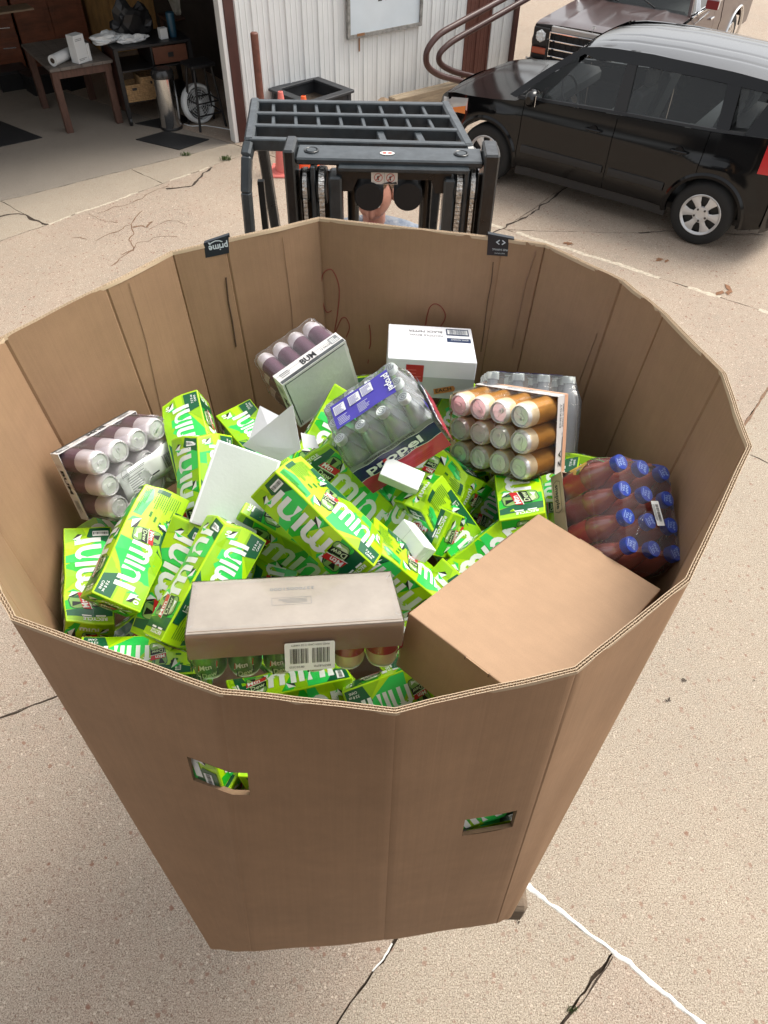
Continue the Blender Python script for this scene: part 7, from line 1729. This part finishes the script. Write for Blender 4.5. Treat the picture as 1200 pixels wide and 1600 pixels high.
for s in (1,-1):
    side_sheet(tk, 'front_fender', .02, 1.45, ty, lambda x: lint([(0,1.06),(.2,1.09),(1.45,1.13)], x), lambda x: .45, tarch, TB, s)
    fd = side_sheet(tk, 'door', 1.45, 2.62, ty, lambda x: 1.16, lambda x: .45, tarch, TB, s); side_sheet(tk, 'cab_corner', 2.62, 3.02, ty, lambda x: 1.16, lambda x: .45, tarch, TB, s)
    side_sheet(tk, 'bed_side', 3.06, 5.0, ty, lambda x: 1.20, lambda x: .48, tarch, TB, s)
    for xc in (.95,4.15): arch_lip(tk, xc, .40, .45, ty, s, TC, .03); tyre_wheel(tk, (xc, s*.84, .37), .37, .23, s, TC, 8)
    mb = MB(); xs = [3.06+1.94*k/8 for k in range(9)]; mb.loft([[(x, s*(ty(x,1.2)-.0), 1.20),(x, s*(ty(x,1.2)-.01), 1.225),(x, s*(ty(x,1.2)-.07), 1.225),(x, s*(ty(x,1.2)-.075), 1.18)] for x in xs], TB, False, closed=False, cap=False); mb.build('bed_rail', tk)
    sheet_grid(tk, 'bed_inner_side', lambda u, v: (3.08+1.9*u, s*.86, .7+.5*v), 2, 2, TB)
    # cab pillars and side glass
    def tq(p): return (p[0], s*p[1], p[2])
    for nm, a, b, w_ in (('front_pillar',(1.50,.90,1.14),(1.98,.72,1.74),.06),('rear_pillar',(2.95,.92,1.16),(2.88,.72,1.74),.16),('vent_post',(1.86,.925,1.16),(1.98,.72,1.72),.02)): mb = MB(); mb.bar(tq(a), tq(b), w_, .05, TB if nm != 'vent_post' else TC, up=(0,s,.2), ch=.006); mb.build(nm, tk)
    mb = MB(); mb.add([tq(p) for p in ((1.58,.915,1.165),(2.90,.915,1.165),(2.84,.735,1.70),(2.02,.735,1.70))], [(0,1,2,3)], GLS); mb.build('side_window', tk)
    mb = MB(); mb.bar(tq((1.42,.97,1.165)), tq((2.98,.97,1.165)), .02, .02, TC); mb.build('window_trim', tk)
    mb = MB(); c = tq((1.72,1.14,1.38)); mb.box(c, (.07,.19,.27), mat('silver_mirror_head', (.62,.62,.62), .3, metal=.4), ch=.02); mb.box((c[0]-.037, c[1], c[2]-.07), (.012,.185,.11), mat('dark_red_tape', (.22,.02,.02), .5)); mh = mb.build('side_mirror', tk)
    mb = MB(); mb.tube([tq((1.75,.95,1.16)), tq((1.72,1.10,1.27)), tq((1.72,1.14,1.30))], .010, TC, n=6); mb.tube([tq((1.60,.95,1.02)), tq((1.70,1.12,1.22)), tq((1.95,.95,1.02))], .009, TC, n=6); mb.build('mirror_bracket', mh)
    mb = MB(); mb.box(tq((2.45,1.0,.98)), (.16,.03,.03), TC, ch=.006); mb.build('door_handle', fd)
    # lamp clusters
    mb = MB(); mb.box(tq((-.012,.80,.93)), (.04,.26,.24), BKP, ch=.01); lc = mb.build('headlight_bezel', tk)
    mb = MB(); mb.lathe([(.0001,.030),(.05,.024),(.085,.008),(.088,0)], mat('sealed_beam', (.70,.72,.72), .1, coat=1), 6, xf=Matrix.Translation(tq((-.030,.80,.94))) @ Matrix.Rotation(-math.pi/2, 4, 'Y')); 
    for k in range(6): a = k*math.pi/3; mb.lathe([(.0001,.02),(.022,.012),(.026,0)], mat('sealed_beam'), 8, xf=Matrix.Translation(tq((-.045,.80+.05*math.cos(a)*s,.94+.05*math.sin(a)))) @ Matrix.Rotation(-math.pi/2, 4, 'Y'))
    mb.build('headlight', lc); mb = MB(); mb.box(tq((-.02,.80,.745)), (.04,.24,.085), mat('amber_red_lens', (.35,.05,.015), .2, coat=.8), ch=.008); mb.build('turn_signal', tk)
    mb = MB(); mb.tube([tq((-.14,.62,.60)), tq((-.155,.62,.95))], .022, BKP, n=8); mb.build('bumper_guard', tk)
def th(u, v):
    q = 2*v-1; x = .02+1.50*u; z = lint([(0,1.07),(.15,1.10),(1.5,1.15)], x)+.03*(1-abs(q)**2)+.016*math.exp(-((abs(q)-.55)/.05)**2)*(1 if u > .05 else 0); return (x, q*.93, z+.004)
sheet_grid(tk, 'hood', th, 12, 40, TB)
mb = MB(); mb.box((-.005,0,1.055), (.05,1.30,.07), TS, ch=.01); mb.build('nose_panel', tk)
mb = MB(); mb.box((.03,0,.86), (.05,1.84,.44), BKP); mb.build('radiator_support', tk)
gr = empty('grille'); gr.parent = tk
mb = MB(); 
for z in (.70,.80,.905,1.01): mb.box((-.030,0,z), (.03,1.30,.020), TC, ch=.004)
for y in (-.65,.65): mb.box((-.0305,y,.855), (.029,.022,.33), TC, ch=.004)
bpy.data.objects.remove(gr); g0 = mb.build('grille', tk)
for k in range(13): mb = MB(); mb.box((-.008, -.6+.1*k, .855), (.01,.008,.30), BKP); mb.build('grille_bar', g0)
mb = MB(); f = Face(mb, (-.052,.09,.835), (0,-1,0), (0,0,1), .004); GLDM = mat('gold_badge', (.72,.58,.28), .25, metal=.6)
bt = [(-.115,0),(-.10,.034),(-.035,.034),(-.035,.052),(.035,.052),(.035,.034),(.115,.034),(.10,0),(.035,0),(.035,-.018),(-.035,-.018),(-.035,0)]
mb.prism([(a+.0, b) for a, b in bt], 0, .012, GLDM, xf=Matrix.Translation((-.045,0,.84)) @ Matrix.Rotation(-math.pi/2, 4, 'Y') @ Matrix.Rotation(-math.pi/2, 4, 'Z')); mb.build('badge', tk)
mb = MB(); mb.loft([[(-.14+.10*abs(q)**3, q*1.0, z) for q in [k/8-1 for k in range(17)]] for z in (.45,.48,.55,.60,.64)], TC, True, closed=False, cap=False); mb.build('front_bumper', tk); mb = MB(); mb.box((-.03,0,.545), (.12,1.9,.17), BKP); mb.build('bumper_core', tk)
sheet_grid(tk, 'windscreen', lambda u, v: (1.50+.48*u-.06*(1-abs(2*v-1)**2), (2*v-1)*(.88-.16*u), 1.15+.57*u), 5, 10, GLS); sheet_grid(tk, 'cab_roof', lambda u, v: (1.96+.94*u, (2*v-1)*.73, 1.74+.04*(1-abs(2*v-1)**2)*(1-.3*abs(2*u-1))), 8, 10, TB)
sheet_grid(tk, 'cab_back', lambda u, v: (3.0-.06*u, (2*v-1)*(.93-.18*u), .5+1.22*u), 4, 4, TB); sheet_grid(tk, 'tailgate', lambda u, v: (5.0, (2*v-1)*.95, .55+.65*u), 3, 3, TB)
mb = MB(); mb.box((4.03,0,.70), (1.94,1.72,.03), TB); mb.build('bed_floor', tk); mb = MB(); mb.box((2.3,0,.9), (1.2,1.6,.5), SEATM, ch=.06); mb.build('bench_seat', tk); mb = MB(); mb.box((2.5,0,.48), (4.6,.9,.1), BKP); mb.build('chassis', tk)
for y in (.35,-.25): mb = MB(); mb.tube([(1.48,y,1.20),(1.60,y-.42,1.33)], .009, BKP, n=6); mb.build('wiper', tk)
mb = MB(); mb.tube([(-.02,-.0,1.10),(-.02,0,1.15)], .006, TC, n=6); mb.box((.0,0,1.16), (.02,.05,.03), TC); mb.build('hood_ornament', tk)
# pale gravel shoulder and kerb far behind the lot
tag(bpy.data.objects['ground'], kind='structure')
